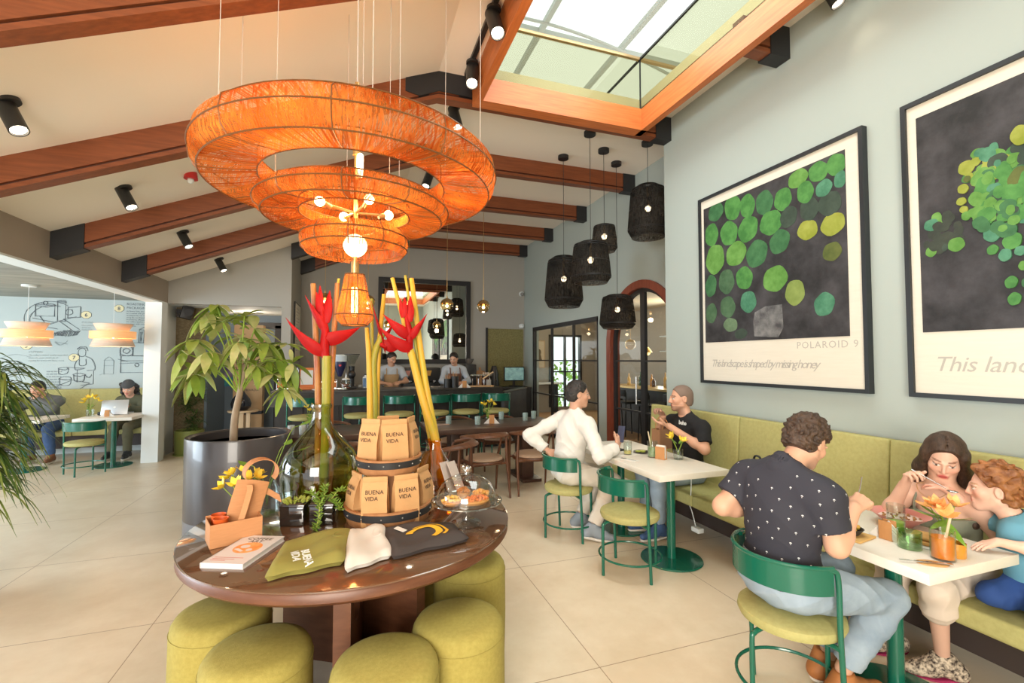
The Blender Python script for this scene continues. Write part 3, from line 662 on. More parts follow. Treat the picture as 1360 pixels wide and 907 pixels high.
M_leafl = mat('sunlit_leaf', (.22,.45,.05), .6, col2=(.40,.62,.12), scale=9)
g = MB(); rnd = random.Random(3)
for i in range(260):
    c = Vector((rnd.uniform(5.3,7.2), rnd.uniform(13.6,14.3), rnd.uniform(0,1.55))); a = rnd.uniform(0,6.28); s = rnd.uniform(.06,.12)
    u = Vector((math.cos(a),.3,math.sin(a))).normalized()*s; v = u.cross(Vector((rnd.uniform(-.5,.5),1,rnd.uniform(-.5,.5)))).normalized()*s*.45
    g.add([c-u, c+v, c+u, c-v], [(0,1,2,3)])
tag(g.build('garden_shrub', M_leafl, smooth=False), 'sunlit green shrub outside the far window', 'shrub')
area('garden_daylight', (6.2,14.0,2.6), (R_(-50),0,0), 2, 1, 40, (1,1,.9))
point('neighbour_light', (5.4,11.2,2.6), 26, (1,.78,.52), .2); point('neighbour_light', (5.2,6.2,2.6), 20, (1,.74,.46), .2); point('neighbour_light', (6.4,8.6,2.5), 16, (1,.70,.40), .2)
t = thing('framed_print', 'tan framed print on the end wall of the neighbouring room', 'picture', (5.28,12.98,1.75))
MB().bb(-.20,.20,-.03,0,-.42,.42).build('print_frame', mat('pale_oak', (.42,.30,.18), .5), t); MB().bb(-.17,.17,-.035,-.028,-.39,.39).build('paper', mat('tan_paper', (.55,.47,.36), .8), t)
b = MB(); b.sphere((0,-.036,.06),(.07,.004,.10),14).prism([(-.1,-.2),(.1,-.2),(.06,-.02),(-.06,-.02)], -.04,-.034,'y'); b.build('portrait_shape', mat('sepia_ink', (.12,.09,.06), .8), t)
t = thing('wall_shelf', 'white shelf along the end wall behind the glazed opening', 'shelf', (5.0,12.82,0)); MB().bb(-.9,.9,-.16,.17,.86,.91).build('board', M_white, t); MB().bb(-.85,-.8,-.1,.15,0,.86).bb(.75,.8,-.1,.15,0,.86).build('bracket', M_steel, t)
t = thing('island_bar', 'dark bar with a lit brass edge seen through the arched door', 'counter', (6.15,8.0,0))
MB().bb(-.3,.3,-1.9,1.9,0,.96).build('body', M_dark, t); MB().bb(-.36,.36,-1.96,1.96,.96,1.0).build('worktop', mat('brass_edge_top', (.65,.42,.16), .3, metal=.6), t)
for i, y in enumerate((6.9,7.7,8.5,9.2)):
    t = thing('bar_chair', 'dark bar chair at the bar behind the arched door', 'stool', (5.5,y,0), 0, 'dark bar chairs in the neighbouring room')
    MB().box((0,0,.70),(.38,.38,.05), bev=.015).build('seat', M_black, t); MB().box((-.19,0,.90),(.03,.36,.14), bev=.01).build('backrest', M_black, t)
    for sx in (-.16,.16):
        for sy in (-.16,.16): MB().cyl((sx*1.2,sy*1.1,0),(sx,sy,.68 if sx>0 else .92),.012,n=8).build('leg', M_black, t)
bc = [(.55,.25,.05),(.05,.12,.06),(.45,.40,.30),(.6,.35,.1),(.10,.05,.03)]
for i in range(14):
    y = 6.4+.24*i; hh = .22+.05*(i%3)
    t = thing('bottle', 'small glass bottle standing on the bar behind the arched door', 'bottle', (6.3-.12*(i%2),y,1.0), 0, 'bottles on the neighbouring bar')
    MB().lathe([(0,0),(.04,0),(.042,.01),(.042,hh*.55),(.015,hh*.75),(.014,hh),(0,hh)], 14).build('body', mat('bottle_%d' % (i%5), bc[i%5], .15, coat=.5), t)
for i, y in enumerate((7.2,8.0,8.8)):
    t = thing('amber_lamp', 'small amber pendant glowing behind the arched door', 'pendant lamp', (6.2,y,1.75), 0, 'amber pendants in the neighbouring room')
    MB().cyl((0,0,.1),(0,0,1.15),.004,n=6).build('cable', M_black, t); MB().sphere((0,0,0),.06,14).build('bulb', emis('amber_bulb', (1,.55,.14), 3), t); MB().lathe([(.03,.12),(.10,.02),(.105,.0)],20).build('shade', M_brass, t)
t = thing('globe_lamp', 'smoky globe pendant behind the glass of the arched door', 'pendant lamp', (5.3,8.1,1.9)); MB().sphere((0,0,0),.11,20).build('glass_globe', M_globe, t); MB().cyl((0,0,.1),(0,0,1.0),.004,n=6).build('stem', M_brass, t)
t = thing('range_hood', 'chrome rounded hood glinting behind the arched door', 'hood', (6.6,7.95,2.15)); MB().lathe([(.30,0),(.29,.12),(.2,.22),(0,.26)],28).build('dome', mat('chrome', (.7,.7,.7), .15, metal=1), t); MB().cyl((0,0,.25),(0,0,.75),.08).build('duct', MATS['chrome'], t)
t = thing('glass_rack', 'white metal rack above the neighbouring bar', 'rack', (6.0,7.0,1.75)); MB().bb(-.15,.15,-.9,.9,0,.02).bb(-.15,.15,-.9,.9,.3,.32).cyl((.14,-.88,.3),(.14,-.88,1.15),.01).cyl((.14,.88,.3),(.14,.88,1.15),.01).build('frame', M_white, t)
# arched door
o = struct('door_1', MB(), M_red)
def archstrip(r0, r1, x0, x1, m, name, y=DY, z=DZ, base=0):
    pts0 = [(y+r0, base)] + [(y+r0*math.cos(PI*i/28), z+r0*math.sin(PI*i/28)) for i in range(29)] + [(y-r0, base)]
    pts1 = [(y+r1, base)] + [(y+r1*math.cos(PI*i/28), z+r1*math.sin(PI*i/28)) for i in range(29)] + [(y-r1, base)]
    b = MB(); n = len(pts0); V = [(x, *p) for p in pts0 for x in (x0,x1)] + [(x, *p) for p in pts1 for x in (x0,x1)]
    F = []
    for i in range(n-1):
        a, c, d, e = 2*i, 2*i+2, 2*n+2*i, 2*n+2*i+2
        F += [(a,c,e,d),(a+1,d+1,e+1,c+1),(a,a+1,c+1,c),(d,e,e+1,d+1)]
    b.add(V, F); return b.build(name, m, o)
archstrip(DH-.085, DH+.03, XF-.03, XF+.15, M_red, 'frame')
archstrip(DH-.14, DH-.085, XF+.03, XF+.08, M_steel, 'leaf_frame')
b = MB().bb(XF+.03,XF+.08,DY-.05,DY+.05,0,DZ+DH-.1)
for z in (.83,1.575): b.bb(XF+.035,XF+.075,DY-DH+.1,DY+DH-.1,z-.012,z+.012)
b.bb(XF+.035,XF+.075,DY-DH+.1,DY+DH-.1,0,.12); b.build('leaf_bars', M_steel, o)
MB().prism([(DY+(DH-.09)*math.cos(PI*i/28), DZ+(DH-.09)*math.sin(PI*i/28)) for i in range(29)] + [(DY-DH+.09,.05),(DY+DH-.09,.05)], XF+.052, XF+.058, 'x').build('glass', M_pane, o)
b = MB().cyl((XF-.02,DY+.09,.95),(XF-.02,DY+.09,1.35),.012).cyl((XF+.04,DY+.09,1.0),(XF-.02,DY+.09,1.0),.008).cyl((XF+.04,DY+.09,1.3),(XF-.02,DY+.09,1.3),.008); b.build('handle', mat('brushed_steel', (.5,.5,.48), .3, metal=1), o)
# glazed opening
b = MB().bb(XF-.01,XF+.06,WY0,WY1,WZ-.06,WZ+.02).bb(XF-.01,XF+.06,WY1-.07,WY1,0,WZ).bb(XF-.01,XF+.06,WY0,WY0+.03,0,WZ).bb(XF,XF+.05,WY0,WY1,0,.08)
for y in (7.88,8.89): b.bb(XF,XF+.05,y-.018,y+.018,0,WZ)
for z in (.85,1.575): b.bb(XF+.005,XF+.045,WY0,WY1,z-.012,z+.012)
o = struct('window_3', b, M_steel); MB().bb(XF+.02,XF+.026,WY0+.02,WY1-.02,.05,WZ-.04).build('pane', M_pane, o)
# ------------------------------------------------------------------ paintings
M_canv = mat('painting_black', (.012,.012,.013), .6, col2=(.055,.052,.058), scale=5, detail=9, bump=.1, bscale=30)
M_paper = mat('cream_paper', (.68,.64,.55), .8, col2=(.65,.61,.52), scale=12, stretch=(1,.4,6))
M_frame = mat('black_picture_frame', (.018,.022,.026), .4)
M_pencil = mat('pencil_grey', (.42,.40,.36), .9)
GC = {'a':((.035,.15,.03),(.085,.26,.06)),'b':((.022,.10,.035),(.055,.17,.065)),'c':((.07,.20,.03),(.14,.31,.07)),'d':((.035,.09,.04),(.075,.15,.075)),'t':((.03,.14,.075),(.085,.25,.15)),
      'p':((.09,.15,.08),(.15,.23,.13)),'k':((.022,.04,.028),(.045,.07,.05)),'y':((.14,.20,.04),(.22,.29,.075)),'Y':((.20,.24,.02),(.30,.33,.06)),'o':((.06,.085,.015),(.11,.13,.03)),'m':((.022,.03,.022),(.04,.05,.035))}
D1 = [(3.57,3.03,.094,.093,'b'),(3.36,3.01,.098,.12,'a'),(3.19,2.97,.085,.104,'a'),(3.01,2.94,.091,.104,'b'),(2.83,2.91,.086,.089,'a'),(3.63,2.82,.09,.109,'a'),(3.41,2.78,.105,.116,'a'),(3.19,2.76,.113,.111,'a'),(2.95,2.75,.106,.109,'a'),(3.59,2.57,.125,.138,'c'),(3.33,2.57,.115,.114,'c'),(3.1,2.52,.114,.117,'b'),(2.87,2.57,.097,.098,'b'),(3.65,2.32,.075,.106,'b'),(3.45,2.33,.1,.112,'d'),(3.24,2.33,.095,.102,'a'),(2.92,2.27,.114,.112,'c'),(3.2,2.11,.091,.092,'t'),(3.44,2.09,.095,.097,'d'),(3.65,2.05,.069,.101,'d'),(3.41,1.92,.081,.067,'p'),(3.29,1.83,.071,.047,'k'),(2.74,2.13,.09,.098,'y'),(2.5,2.01,.08,.088,'t'),(2.62,2.6,.081,.08,'Y'),(2.42,2.59,.096,.079,'Y'),(2.43,2.39,.069,.072,'o'),(2.6,2.76,.081,.088,'k'),(2.44,2.75,.087,.095,'k'),(2.78,2.75,.079,.084,'k'),(2.69,3.03,.084,.075,'c'),(2.52,3.02,.081,.075,'a'),(2.385,3.02,.07,.082,'a'),(2.63,2.9,.073,.084,'a'),(2.48,2.88,.063,.065,'t'),(2.355,2.9,.045,.063,'t')]
D2 = [(1.76,2.34,.08,.10,'m'),(1.43,2.64,.07,.08,'k'),(1.56,2.69,.085,.09,'Y'),(1.5,2.6,.08,.09,'c'),(1.49,2.5,.095,.1,'a'),(1.54,2.46,.07,.08,'c'),(1.41,2.55,.05,.065,'o'),(1.65,2.58,.026,.027,'Y'),(1.66,2.51,.022,.024,'Y'),(1.65,2.46,.019,.021,'Y'),(1.64,2.42,.023,.025,'c'),(1.63,2.63,.016,.02,'o'),(1.4,2.78,.04,.055,'Y'),(1.44,2.43,.09,.09,'a'),(1.53,2.29,.04,.045,'t'),(1.45,2.23,.04,.045,'a'),(1.53,2.2,.024,.028,'a'),(1.48,2.16,.028,.033,'t'),(1.46,2.01,.026,.033,'a'),(1.45,1.92,.027,.034,'a'),(1.42,2.17,.022,.027,'t'),(1.41,2.09,.02,.024,'c'),(1.40,2.0,.02,.027,'b'),(1.5,2.36,.07,.07,'b'),(1.25,2.5,.13,.12,'a'),(1.1,2.62,.1,.11,'c'),(1.2,2.3,.08,.08,'t'),(1.3,2.12,.05,.05,'a'),(1.0,2.4,.09,.09,'b'),(.9,2.6,.06,.06,'Y'),(1.15,2.0,.04,.04,'t')]
def painting(label, y0, y1, z0, z1, ay0, ay1, az0, az1, D, lines, rock=None, cloud=False):
    t = thing('framed_painting', label, 'painting', (XR,(y0+y1)/2,(z0+z1)/2)); yo, zo = (y0+y1)/2, (z0+z1)/2; hw, hh = (y1-y0)/2, (z1-z0)/2; f = .028
    b = MB()
    b.bb(-.052,0,-hw,hw,hh-f,hh).bb(-.052,0,-hw,hw,-hh,-hh+f).bb(-.052,0,-hw,-hw+f,-hh+f,hh-f).bb(-.052,0,hw-f,hw,-hh+f,hh-f); b.build('picture_frame', M_frame, t)
    MB().bb(-.034,-.01,-hw+f,hw-f,-hh+f,hh-f).build('paper', M_paper, t)
    c = MB().bb(-.0385,-.034,ay0-yo,ay1-yo,az0-zo,az1-zo).build('canvas', M_canv, t)
    rnd = random.Random(len(D))
    if cloud:
        D2_ = []
        for y, z, ry, rz, k in D:
            if ry < .055: D2_.append((y,z,ry,rz,k)); continue
            for _ in range(26):
                a, q = rnd.uniform(0,6.28), math.sqrt(rnd.random())*1.15; s = rnd.uniform(.018,.042)
                D2_.append((y+q*ry*math.cos(a), z+q*rz*math.sin(a), s*rnd.uniform(.7,1.2), s, k if rnd.random()<.6 else rnd.choice('aatcbkc')))
        D = D2_
    keys = sorted(set(d[4] for d in D)); b = MB()
    for i, (y, z, ry, rz, k) in enumerate(D):
        n = 22; ph = rnd.uniform(0,6); pts = []
        y = max(ay0+ry*.7, min(ay1-ry*.7, y))
        for j in range(n):
            a = 2*PI*j/n; w_ = 1+.05*math.sin(2*a+ph)+.035*math.sin(5*a+ph*2)
            pts.append((max(ay0, min(ay1, y+ry*w_*math.cos(a)))-yo, max(az0, min(az1, z+rz*w_*math.sin(a)))-zo))
        b.prism(pts[::-1], -.0392-.00004*i, -.0386, 'x', keys.index(k))
    b.build('paint_daubs', [mat('paint_'+k+('2' if k.isupper() else ''), GC[k][0], .6, col2=GC[k][1], scale=11, detail=10, bump=.15, bscale=40) for k in keys], t, smooth=False)
    if rock: MB().prism([(y-yo,z-zo) for y,z in rock][::-1], -.040, -.0386, 'x').build('grey_rock', mat('paint_rock', (.05,.05,.055), .7, col2=(.22,.22,.22), scale=9, detail=10), t)
    for txt, size, y, z, sh, sp in lines:
        text('lettering', txt, size, frame((-.0345,y-yo,z-zo),(0,-1,0),(0,0,1)), M_pencil, t, shear=sh, space=sp, ext=.0003)
painting('painting with rows of green discs on black, in the full frame left', 2.19,3.80,1.366,3.216, 2.32,3.735,1.765,3.105, D1,
    [('POLAROID 9',.075,2.74,1.685,0,1.15),('This landscape is shaped by missing honey',.098,3.67,1.53,.35,.72)], [(3.13,2.01),(3.02,2.05),(2.86,2.05),(2.85,1.86),(2.9,1.78),(3.14,1.8),(3.15,1.93)])
painting('painting of a green leafy cluster on black, cut by the right edge', .345,1.955,1.366,3.216, .475,1.875,1.765,3.105, D2,
    [('This landscape is',.125,1.83,1.53,.3,.95)], cloud=True)
# ------------------------------------------------------------------ mural
t = thing('wall_mural', 'line drawn coffee process mural with numbered badges above the far left bench', 'mural', (0,10.1,0))
M_ink = mat('mural_ink', (.10,.12,.14), .8); M_ink2 = mat('mural_ink_pale', (.26,.31,.33), .8)
def draw(name, strokes, r=.0055, m=M_ink):
    b = MB()
    rj = random.Random(len(strokes)+len(name))
    for s in strokes:
        for rep in range(3):
            j = .012 if rep else 0; f = lambda: rj.uniform(-j,j)
            Q = [(x+f(),-.002,z+f()) for x, z in s]; P = bez(Q, 4) if len(s) > 2 else Q
            b.tube(P, r*(.55,.36,.3)[rep], 4)
    b.build(name, m, t)
def rect(x0,x1,z0,z1,k=.0): 
    return [[(x0,z0),(x1,z0+k)],[(x1,z0+k),(x1,z1+k)],[(x1,z1+k),(x0,z1)],[(x0,z1),(x0,z0)]]
def ell(x,z,rx,rz,a0=0,a1=6.283): return [(x+rx*math.cos(a0+(a1-a0)*i/14), z+rz*math.sin(a0+(a1-a0)*i/14)) for i in range(15)]
draw('pulper_drawing', [ell(-4.95,2.30,.36,.30,.9,5.6), ell(-4.93,2.28,.30,.25,1.2,5.2)] + rect(-5.16,-4.90,2.34,2.53) + [ell(-5.03,2.53,.14,.03), ell(-5.03,2.57,.03,.03)] + rect(-4.86,-4.75,2.26,2.60) + [ell(-4.805,2.60,.06,.02)] + rect(-4.72,-4.54,2.32,2.50,.02) + [[(-5.2,2.30),(-4.9,2.24)],[(-4.9,2.24),(-4.6,2.34)],[(-4.84,2.26),(-4.62,2.08)],[(-4.78,2.30),(-4.55,2.12)],[(-5.22,2.2),(-4.85,2.12)],[(-5.1,2.34),(-5.0,2.2),(-4.86,2.24)],ell(-4.7,2.42,.05,.05)])
b = [ [(-4.9+.021*i,2.02-.02*math.sin(i*.2)),(-4.88+.023*i,2.06+.02*math.sin(i*.35)+.004*i)] for i in range(16)]
draw('shadow_hatching', b, .006)
draw('barista_drawing', [ell(-4.50,1.72,.055,.075), [(-4.57,1.77),(-4.52,1.82),(-4.44,1.81),(-4.42,1.75)], [(-4.57,1.79),(-4.5,1.80),(-4.43,1.79)], [(-4.53,1.65),(-4.56,1.60),(-4.60,1.50),(-4.58,1.42),(-4.46,1.44)], [(-4.45,1.65),(-4.36,1.60),(-4.31,1.5),(-4.32,1.41),(-4.42,1.40)], [(-4.53,1.6),(-4.53,1.50),(-4.44,1.5),(-4.44,1.6)], [(-4.56,1.42),(-4.56,1.2)], [(-4.33,1.4),(-4.33,1.17)], [(-4.33,1.17),(-4.5,1.15)], ell(-4.40,1.33,.04,.05,3.1,6.3)])
draw('coffee_cups_drawing', [[(-4.86,1.12),(-4.60,1.02)],[(-4.60,1.02),(-4.38,1.18)],[(-4.38,1.18),(-4.62,1.24)],[(-4.62,1.24),(-4.86,1.12)], ell(-4.72,1.27,.08,.025), [(-4.80,1.27),(-4.78,1.16),(-4.66,1.16),(-4.64,1.27)], ell(-4.53,1.33,.08,.025), [(-4.61,1.33),(-4.59,1.22),(-4.47,1.22),(-4.45,1.33)], ell(-4.75,1.44,.07,.02), [(-4.82,1.44),(-4.80,1.35),(-4.70,1.35),(-4.68,1.44)], [(-4.7,1.46),(-4.45,1.44)]])
draw('sack_drawing', rect(-4.18,-4.04,1.34,1.58) + [[(-4.18,1.58),(-4.11,1.64),(-4.04,1.58)],[(-4.18,1.49),(-4.04,1.49)],[(-4.2,1.34),(-4.24,1.33)]], .004, M_ink2)
draw('roaster_drawing', rect(-3.94,-3.56,1.36,1.57) + rect(-3.94,-3.56,1.57,1.66) + [ell(-3.86,1.75,.10,.09), ell(-3.86,1.75,.05,.045)] + rect(-3.95,-3.77,1.66,1.86) + rect(-3.76,-3.56,1.66,1.90) + rect(-3.68,-3.61,1.90,2.13) + [[(-3.68,2.13),(-3.60,2.18),(-3.56,2.16)], [(-3.98,1.60),(-3.84,1.56)], ell(-3.70,1.5,.03,.03), [(-3.95,1.52),(-3.56,1.54)],[(-3.66,1.92),(-3.66,2.1)],[(-3.64,1.92),(-3.64,2.1)]])
draw('small_sketch', [[(-4.88,1.90),(-4.82,1.85),(-4.76,1.87),(-4.71,1.92)],[(-4.88,1.90),(-4.8,1.89),(-4.71,1.86)],ell(-5.45,1.5,.17,.07),[(-5.6,1.62),(-5.4,1.68),(-5.2,1.64)]], .004, M_ink2)
for n, x, z in (('6',-4.46,2.38),('7',-4.61,1.63),('8',-3.99,2.51),('5',-5.26,1.83)):
    pts = [(x+.075*math.cos(R_(22.5+45*i)), z+.065*math.sin(R_(22.5+45*i))) for i in range(8)]
    o = MB().prism([(x+(u-x)*1.1, z+(v-z)*1.1) for u, v in pts], -.003, 0, 'y', 1).prism(pts, -.005, 0, 'y', 0).build('number_badge', [mat('cream_badge', (.72,.66,.42), .8), M_ink], t, smooth=False)
    text('number', n, .085, frame((x,-.006,z-.03),(1,0,0),(0,0,1)), M_ink, o, align='CENTER', bold=.002)
def para(lines, x, z, size, m=M_ink, lh=1.5):
    for i, l in enumerate(lines): text('lettering', l, size, frame((x,-.002,z-size*lh*i),(1,0,0),(0,0,1)), m, t)
para(['ROASTING AND','PACKAGING'], -3.88, 2.575, .058, M_ink, 1.15)
para(['At Buena Vida, the coffee','are roasted with precision','developed by our master','using the eco-friendly','innovations, efficiently','the coffee reaches client','maximum with complete','and aroma.'], -3.88, 2.455, .034, M_ink, 1.12)
para(['PULLING'], -4.52, 2.235, .042, M_ink2); para(['Once picked,','during the','mechanically'], -4.52, 2.185, .032, M_ink2, 1.2)
para(['CUPPING'], -5.23, 1.71, .045, M_ink2); para(['The coffee is tasted, quality controlled','under the same standards of','cupping for aroma and flavor notes'], -5.23, 1.66, .034, M_ink2, 1.35)
b = MB(); rj = random.Random(2)
for i in range(7):
    x = -4.98
    while x < -4.80+.03*rj.random(): w_ = rj.uniform(.02,.05); b.bb(x,min(x+w_,-4.77),-.003,-.001,1.38-.045*i,1.40-.045*i); x += w_+.012
b.build('small_print', M_ink2, t)
# ------------------------------------------------------------------ corridor and small wall fittings
t = thing('loudspeaker', 'black box loudspeaker on the woven brown corridor panel', 'speaker', (-2.72,9.3,2.40), R_(20))
MB().box((0,0,0),(.17,.15,.22), bev=.02, rot=(0,R_(14),0)).build('cabinet', M_black, t); MB().box((-.1,.12,0),(.03,.16,.05)).cyl((-.1,.05,0),(0,.03,0),.015).bb(-.14,-.07,.19,.25,-.07,.07).build('bracket', M_steel, t); MB().cyl((0.02,-.078,0),(0.02,-.082,0),.06,n=24).build('grille', mat('grille_grey', (.04,.04,.045), .6), t)
for z, l in ((3.18,'upper'),(2.40,'lower')):
    t = thing('security_camera', 'small white %s dome sensor in the corner by the bar' % l, 'camera', (3.82,10.44,z)); MB().cyl((0,.06,0),(0,0,0),.06,.055,n=20).build('base', M_white, t); MB().sphere((0,-.01,-.01),.045,14).build('dome', M_white if z<3 else mat('grey_dome', (.25,.25,.25), .3), t)
t = thing('smoke_detector', 'white smoke detector on the corridor ceiling', 'detector', (-2.2,9.9,2.51)); MB().lathe([(0,-.05),(.05,-.048),(.075,-.02),(.08,0),(0,0)],24).build('body', mat('detector_white', (.8,.8,.78), .5), t)
t = thing('menu_board', 'narrow framed menu sheet on the side wall left of the red flower', 'sign', (-1.05,9.68,2.12)); MB().bb(0,.03,-.42,.42,-.54,.54).build('board_frame', M_steel, t); MB().bb(.03,.034,-.39,.39,-.51,.51).build('sheet', M_paper, t)
b = MB()
for i in range(14): b.bb(.034,.0345,-.32,.1+.15*math.sin(i*2.3),.42-.06*i,.435-.06*i)
b.build('menu_lines', M_pencil, t)
t = thing('banner_column', 'kraft coloured column sign with black lettering beside the bar', 'sign', (-1.86,9.9,0)); M_kraftp = mat('kraft_panel', (.52,.33,.17), .7)
MB().bb(-.27,.22,0,.22,.62,2.25).build('panel', M_kraftp, t); MB().bb(-.27,.22,0,.22,0,.56).build('plinth', M_kraftp, t); MB().bb(-.26,.21,.02,.2,.56,.62).build('joint', M_steel, t)
for txt, s, z in (('BUENA',.125,1.50),('VIDA',.125,1.375),('UNA EXPERIENCIA',.048,1.20),('SALA PRIVADA',.06,1.0)): text('lettering', txt, s, frame((-.24,-.003,z),(1,0,0),(0,0,1)), M_black, t)
t = thing('side_table', 'pale wooden side table with a slab base in the corridor', 'table', (-1.86,9.45,0)); MB().lathe([(0,.66),(.24,.66),(.25,.675),(.245,.69),(0,.69)],32).build('table_top', mat('pale_wood', (.62,.45,.27), .5), t); MB().box((-.07,0,.33),(.16,.05,.66), bev=.02).box((.08,0,.33),(.07,.05,.66), bev=.02).build('leg', MATS['pale_wood'], t)
t = thing('vase', 'black teardrop vase on the corridor side table', 'vase', (-1.90,9.45,.69)); MB().lathe([(0,0),(.10,0),(.155,.05),(.165,.12),(.14,.2),(.07,.30),(.025,.37),(.018,.41),(.022,.42),(.012,.42),(.012,.36),(0,.3)],32).build('body', mat('black_glaze', (.01,.011,.016), .12, coat=1), t)
t = thing('abstract_painting', 'small dark abstract painting on the blue corridor wall', 'painting', (-2.36,10.75,1.34)); MB().bb(-.2,.2,-.03,0,-.3,.3).build('canvas', mat('abstract_paint', (.02,.03,.08), .6, col2=(.30,.22,.40), scale=5, detail=3), t); MB().bb(-.19,.19,-.032,-.03,-.29,-.1).build('teal_band', mat('abstract_teal', (.02,.16,.24), .6, col2=(.05,.28,.32), scale=7), t)
point('corridor_light', (-1.9,10.0,2.3), 9, (1,.86,.7), .15); point('corridor_light', (-1.5,10.4,1.8), 3, (1,.7,.4), .1)
# ------------------------------------------------------------------ things on the display table (top z = .753)
TZ = .7535
M_kraft = mat('kraft_paper', (.50,.27,.11), .75, col2=(.56,.31,.13), scale=10, detail=6, bump=.08, bscale=24)
M_kraftc = mat('kraft_carton', (.47,.21,.085), .65, col2=(.52,.24,.10), scale=14, stretch=(1,1,8))
M_orange = mat('orange_paper_cup', (.62,.10,.015), .5)
M_print = mat('print_ink', (.045,.025,.015), .7)
# takeaway cup carrier
t = thing('cup_carrier', 'kraft carton cup carrier with folded handle, left on the display table', 'carton', (-.525,2.52,TZ), R_(21))
L_, D_, H_ = .105,.075,.105; k = .0025
b = MB().bb(-L_,L_,-D_,-D_+k,0,H_).bb(-L_,-L_+k,-D_+k,D_-k,0,H_).bb(L_-k,L_,-D_+k,D_-k,0,H_).bb(-L_,L_,D_-k,D_,0,H_*1.05).bb(-L_,L_,-D_,D_,0,k); b.build('tray', M_kraftc, t)
b = MB()
pan = [(-.03,.02,.0),(-.01,.03,.10),(.03,.035,.20),(.075,.035,.275)]
b.sheet([[(x-.072,y,z+.01),(x+.0,y-.014,z+.0),(x+.068,y,z-.025)] for x,y,z in bez([(.035,.0,.02),(.045,.01,.12),(.075,.02,.225),(.085,.02,.262)],4)], .003); b.build('handle_panel', M_kraftc, t)
b = MB(); P = [(.115+.080*math.cos(a)*.9, .03-.0*a, .292+.062*math.sin(a)) for a in [R_(200-i*16) for i in range(16)]]
b.sheet([[(x,y-.038,z),(x,y+.038,z)] for x,y,z in P], .003); b.build('handle_loop', M_kraftc, t)
MB().sheet([[(x-.004,y,z),(x+.020,y-.006,z)] for x,y,z in bez([(.005,-.055,.085),(.022,-.045,.13),(.04,-.03,.185),(.052,-.018,.225),(.05,-.01,.245)],4)], .003).build('side_strap', M_kraftc, t)
MB().sheet([[(x,y,z),(x+.01,y,z-.04)] for x,y,z in ((.11,.03,.23),(.15,.03,.205),(.20,.02,.165))], .003).build('loose_flap', M_kraftc, t)
for y, l in ((.038,'rear'),(-.030,'front')):
    c = thing('paper_cup', 'orange paper cup, the %s one of two in the kraft carrier' % l, 'cup', (-.525-.058*math.cos(R_(21))-y*math.sin(R_(21)), 2.52-.058*math.sin(R_(21))+y*math.cos(R_(21)), TZ+.003), 0, 'orange cups in the carrier')
    MB().lathe([(0,0),(.023,0),(.031,.112),(.0325,.114),(.031,.116),(.0295,.112),(.022,.03),(0,.03)],28).build('body', M_orange, c)
# book
t = thing('book', 'white hardback with an orange round emblem on the display table', 'book', (-.438,2.318,TZ), math.atan2(-.07,.163)+R_(0))
ux = Vector((.163,-.07,0)).normalized(); 
hx, hy = .092,.148
MB().box((0,0,.011),(2*hx-.006,2*hy-.006,.015)).build('pages', mat('page_edges', (.70,.67,.62), .8), t)
b = MB().bb(-hx,hx,-hy,hy,.0185,.022).bb(-hx,hx,-hy,hy,0,.0035).bb(-hx,-hx+.003,-hy,hy,0,.022); b.build('cover', mat('book_cover', (.66,.64,.66), .35, coat=.3), t)
MB().lathe([(0,.0222),(.058,.0222),(.058,.0226),(0,.0226)],36,(0.005,.01,0)).build('emblem', mat('emblem_orange', (.75,.22,.04), .5, col2=(.85,.42,.16), scale=30), t)
b = MB().lathe([(0,.0227),(.017,.0227),(.017,.023),(0,.023)],20,(-.012,.02,0),sx=1.2).lathe([(0,.0227),(.013,.0227),(.013,.023),(0,.023)],20,(.025,-.012,0)).prism([(-.045,-.01),(.0,-.035),(.008,-.025),(-.03,.0)],.0227,.023); b.build('emblem_figure', MATS['book_cover'], t)
for txt, s, y in (('COFFEE',.034,.098),('ART',.034,.068)): text('lettering', txt, s, frame((0,y,.0223),(1,0,0),(0,1,0)), M_print, t, align='CENTER')
b = MB()
for i in range(3): b.bb(-.07,.055-.03*i,-.095-.014*i,-.09-.014*i,.0221,.0224)
b.build('small_print', mat('pink_print', (.55,.25,.22), .7), t)
# demijohn
def tglass(name, col, refl=.2): return glass(name, col, refl=refl)
M_demi = tglass('green_demijohn_glass', (.60,.66,.30), .30)
DJ = (-.175,2.91)
t = thing('demijohn', 'big green glass demijohn holding the left red heliconia', 'vase', (*DJ,TZ))
pr = [(0,0),(.16,.0),(.19,.015),(.205,.05),(.212,.14),(.212,.22),(.205,.27),(.185,.315),(.15,.36),(.105,.41),(.068,.455),(.050,.50),(.046,.545),(.048,.56),(.056,.563),(.058,.575),(.056,.588),(.048,.59)]
MB().lathe(pr, 56).build('body', M_demi, t)
MB().lathe([(0,.012),(.15,.014),(.185,.03),(.196,.07),(.198,.16),(0,.16)],48).build('water', tglass('murky_water', (.80,.68,.34), .1), t)
M_stem = mat('heliconia_stem', (.42,.33,.03), .5, col2=(.62,.30,.03), scale=5, stretch=(3,3,.7))
M_stemg = mat('heliconia_stem_green', (.20,.22,.03), .5, col2=(.34,.29,.03), scale=5, stretch=(3,3,.7))
M_stemr = mat('heliconia_stem_red', (.26,.07,.03), .5, col2=(.40,.20,.04), scale=5, stretch=(3,3,.7))
M_hel = mat('heliconia_red', (.27,.0025,.004), .55, col2=(.36,.006,.006), scale=6, spec=.2)
M_helo = mat('heliconia_edge', (.75,.20,.03), .5)
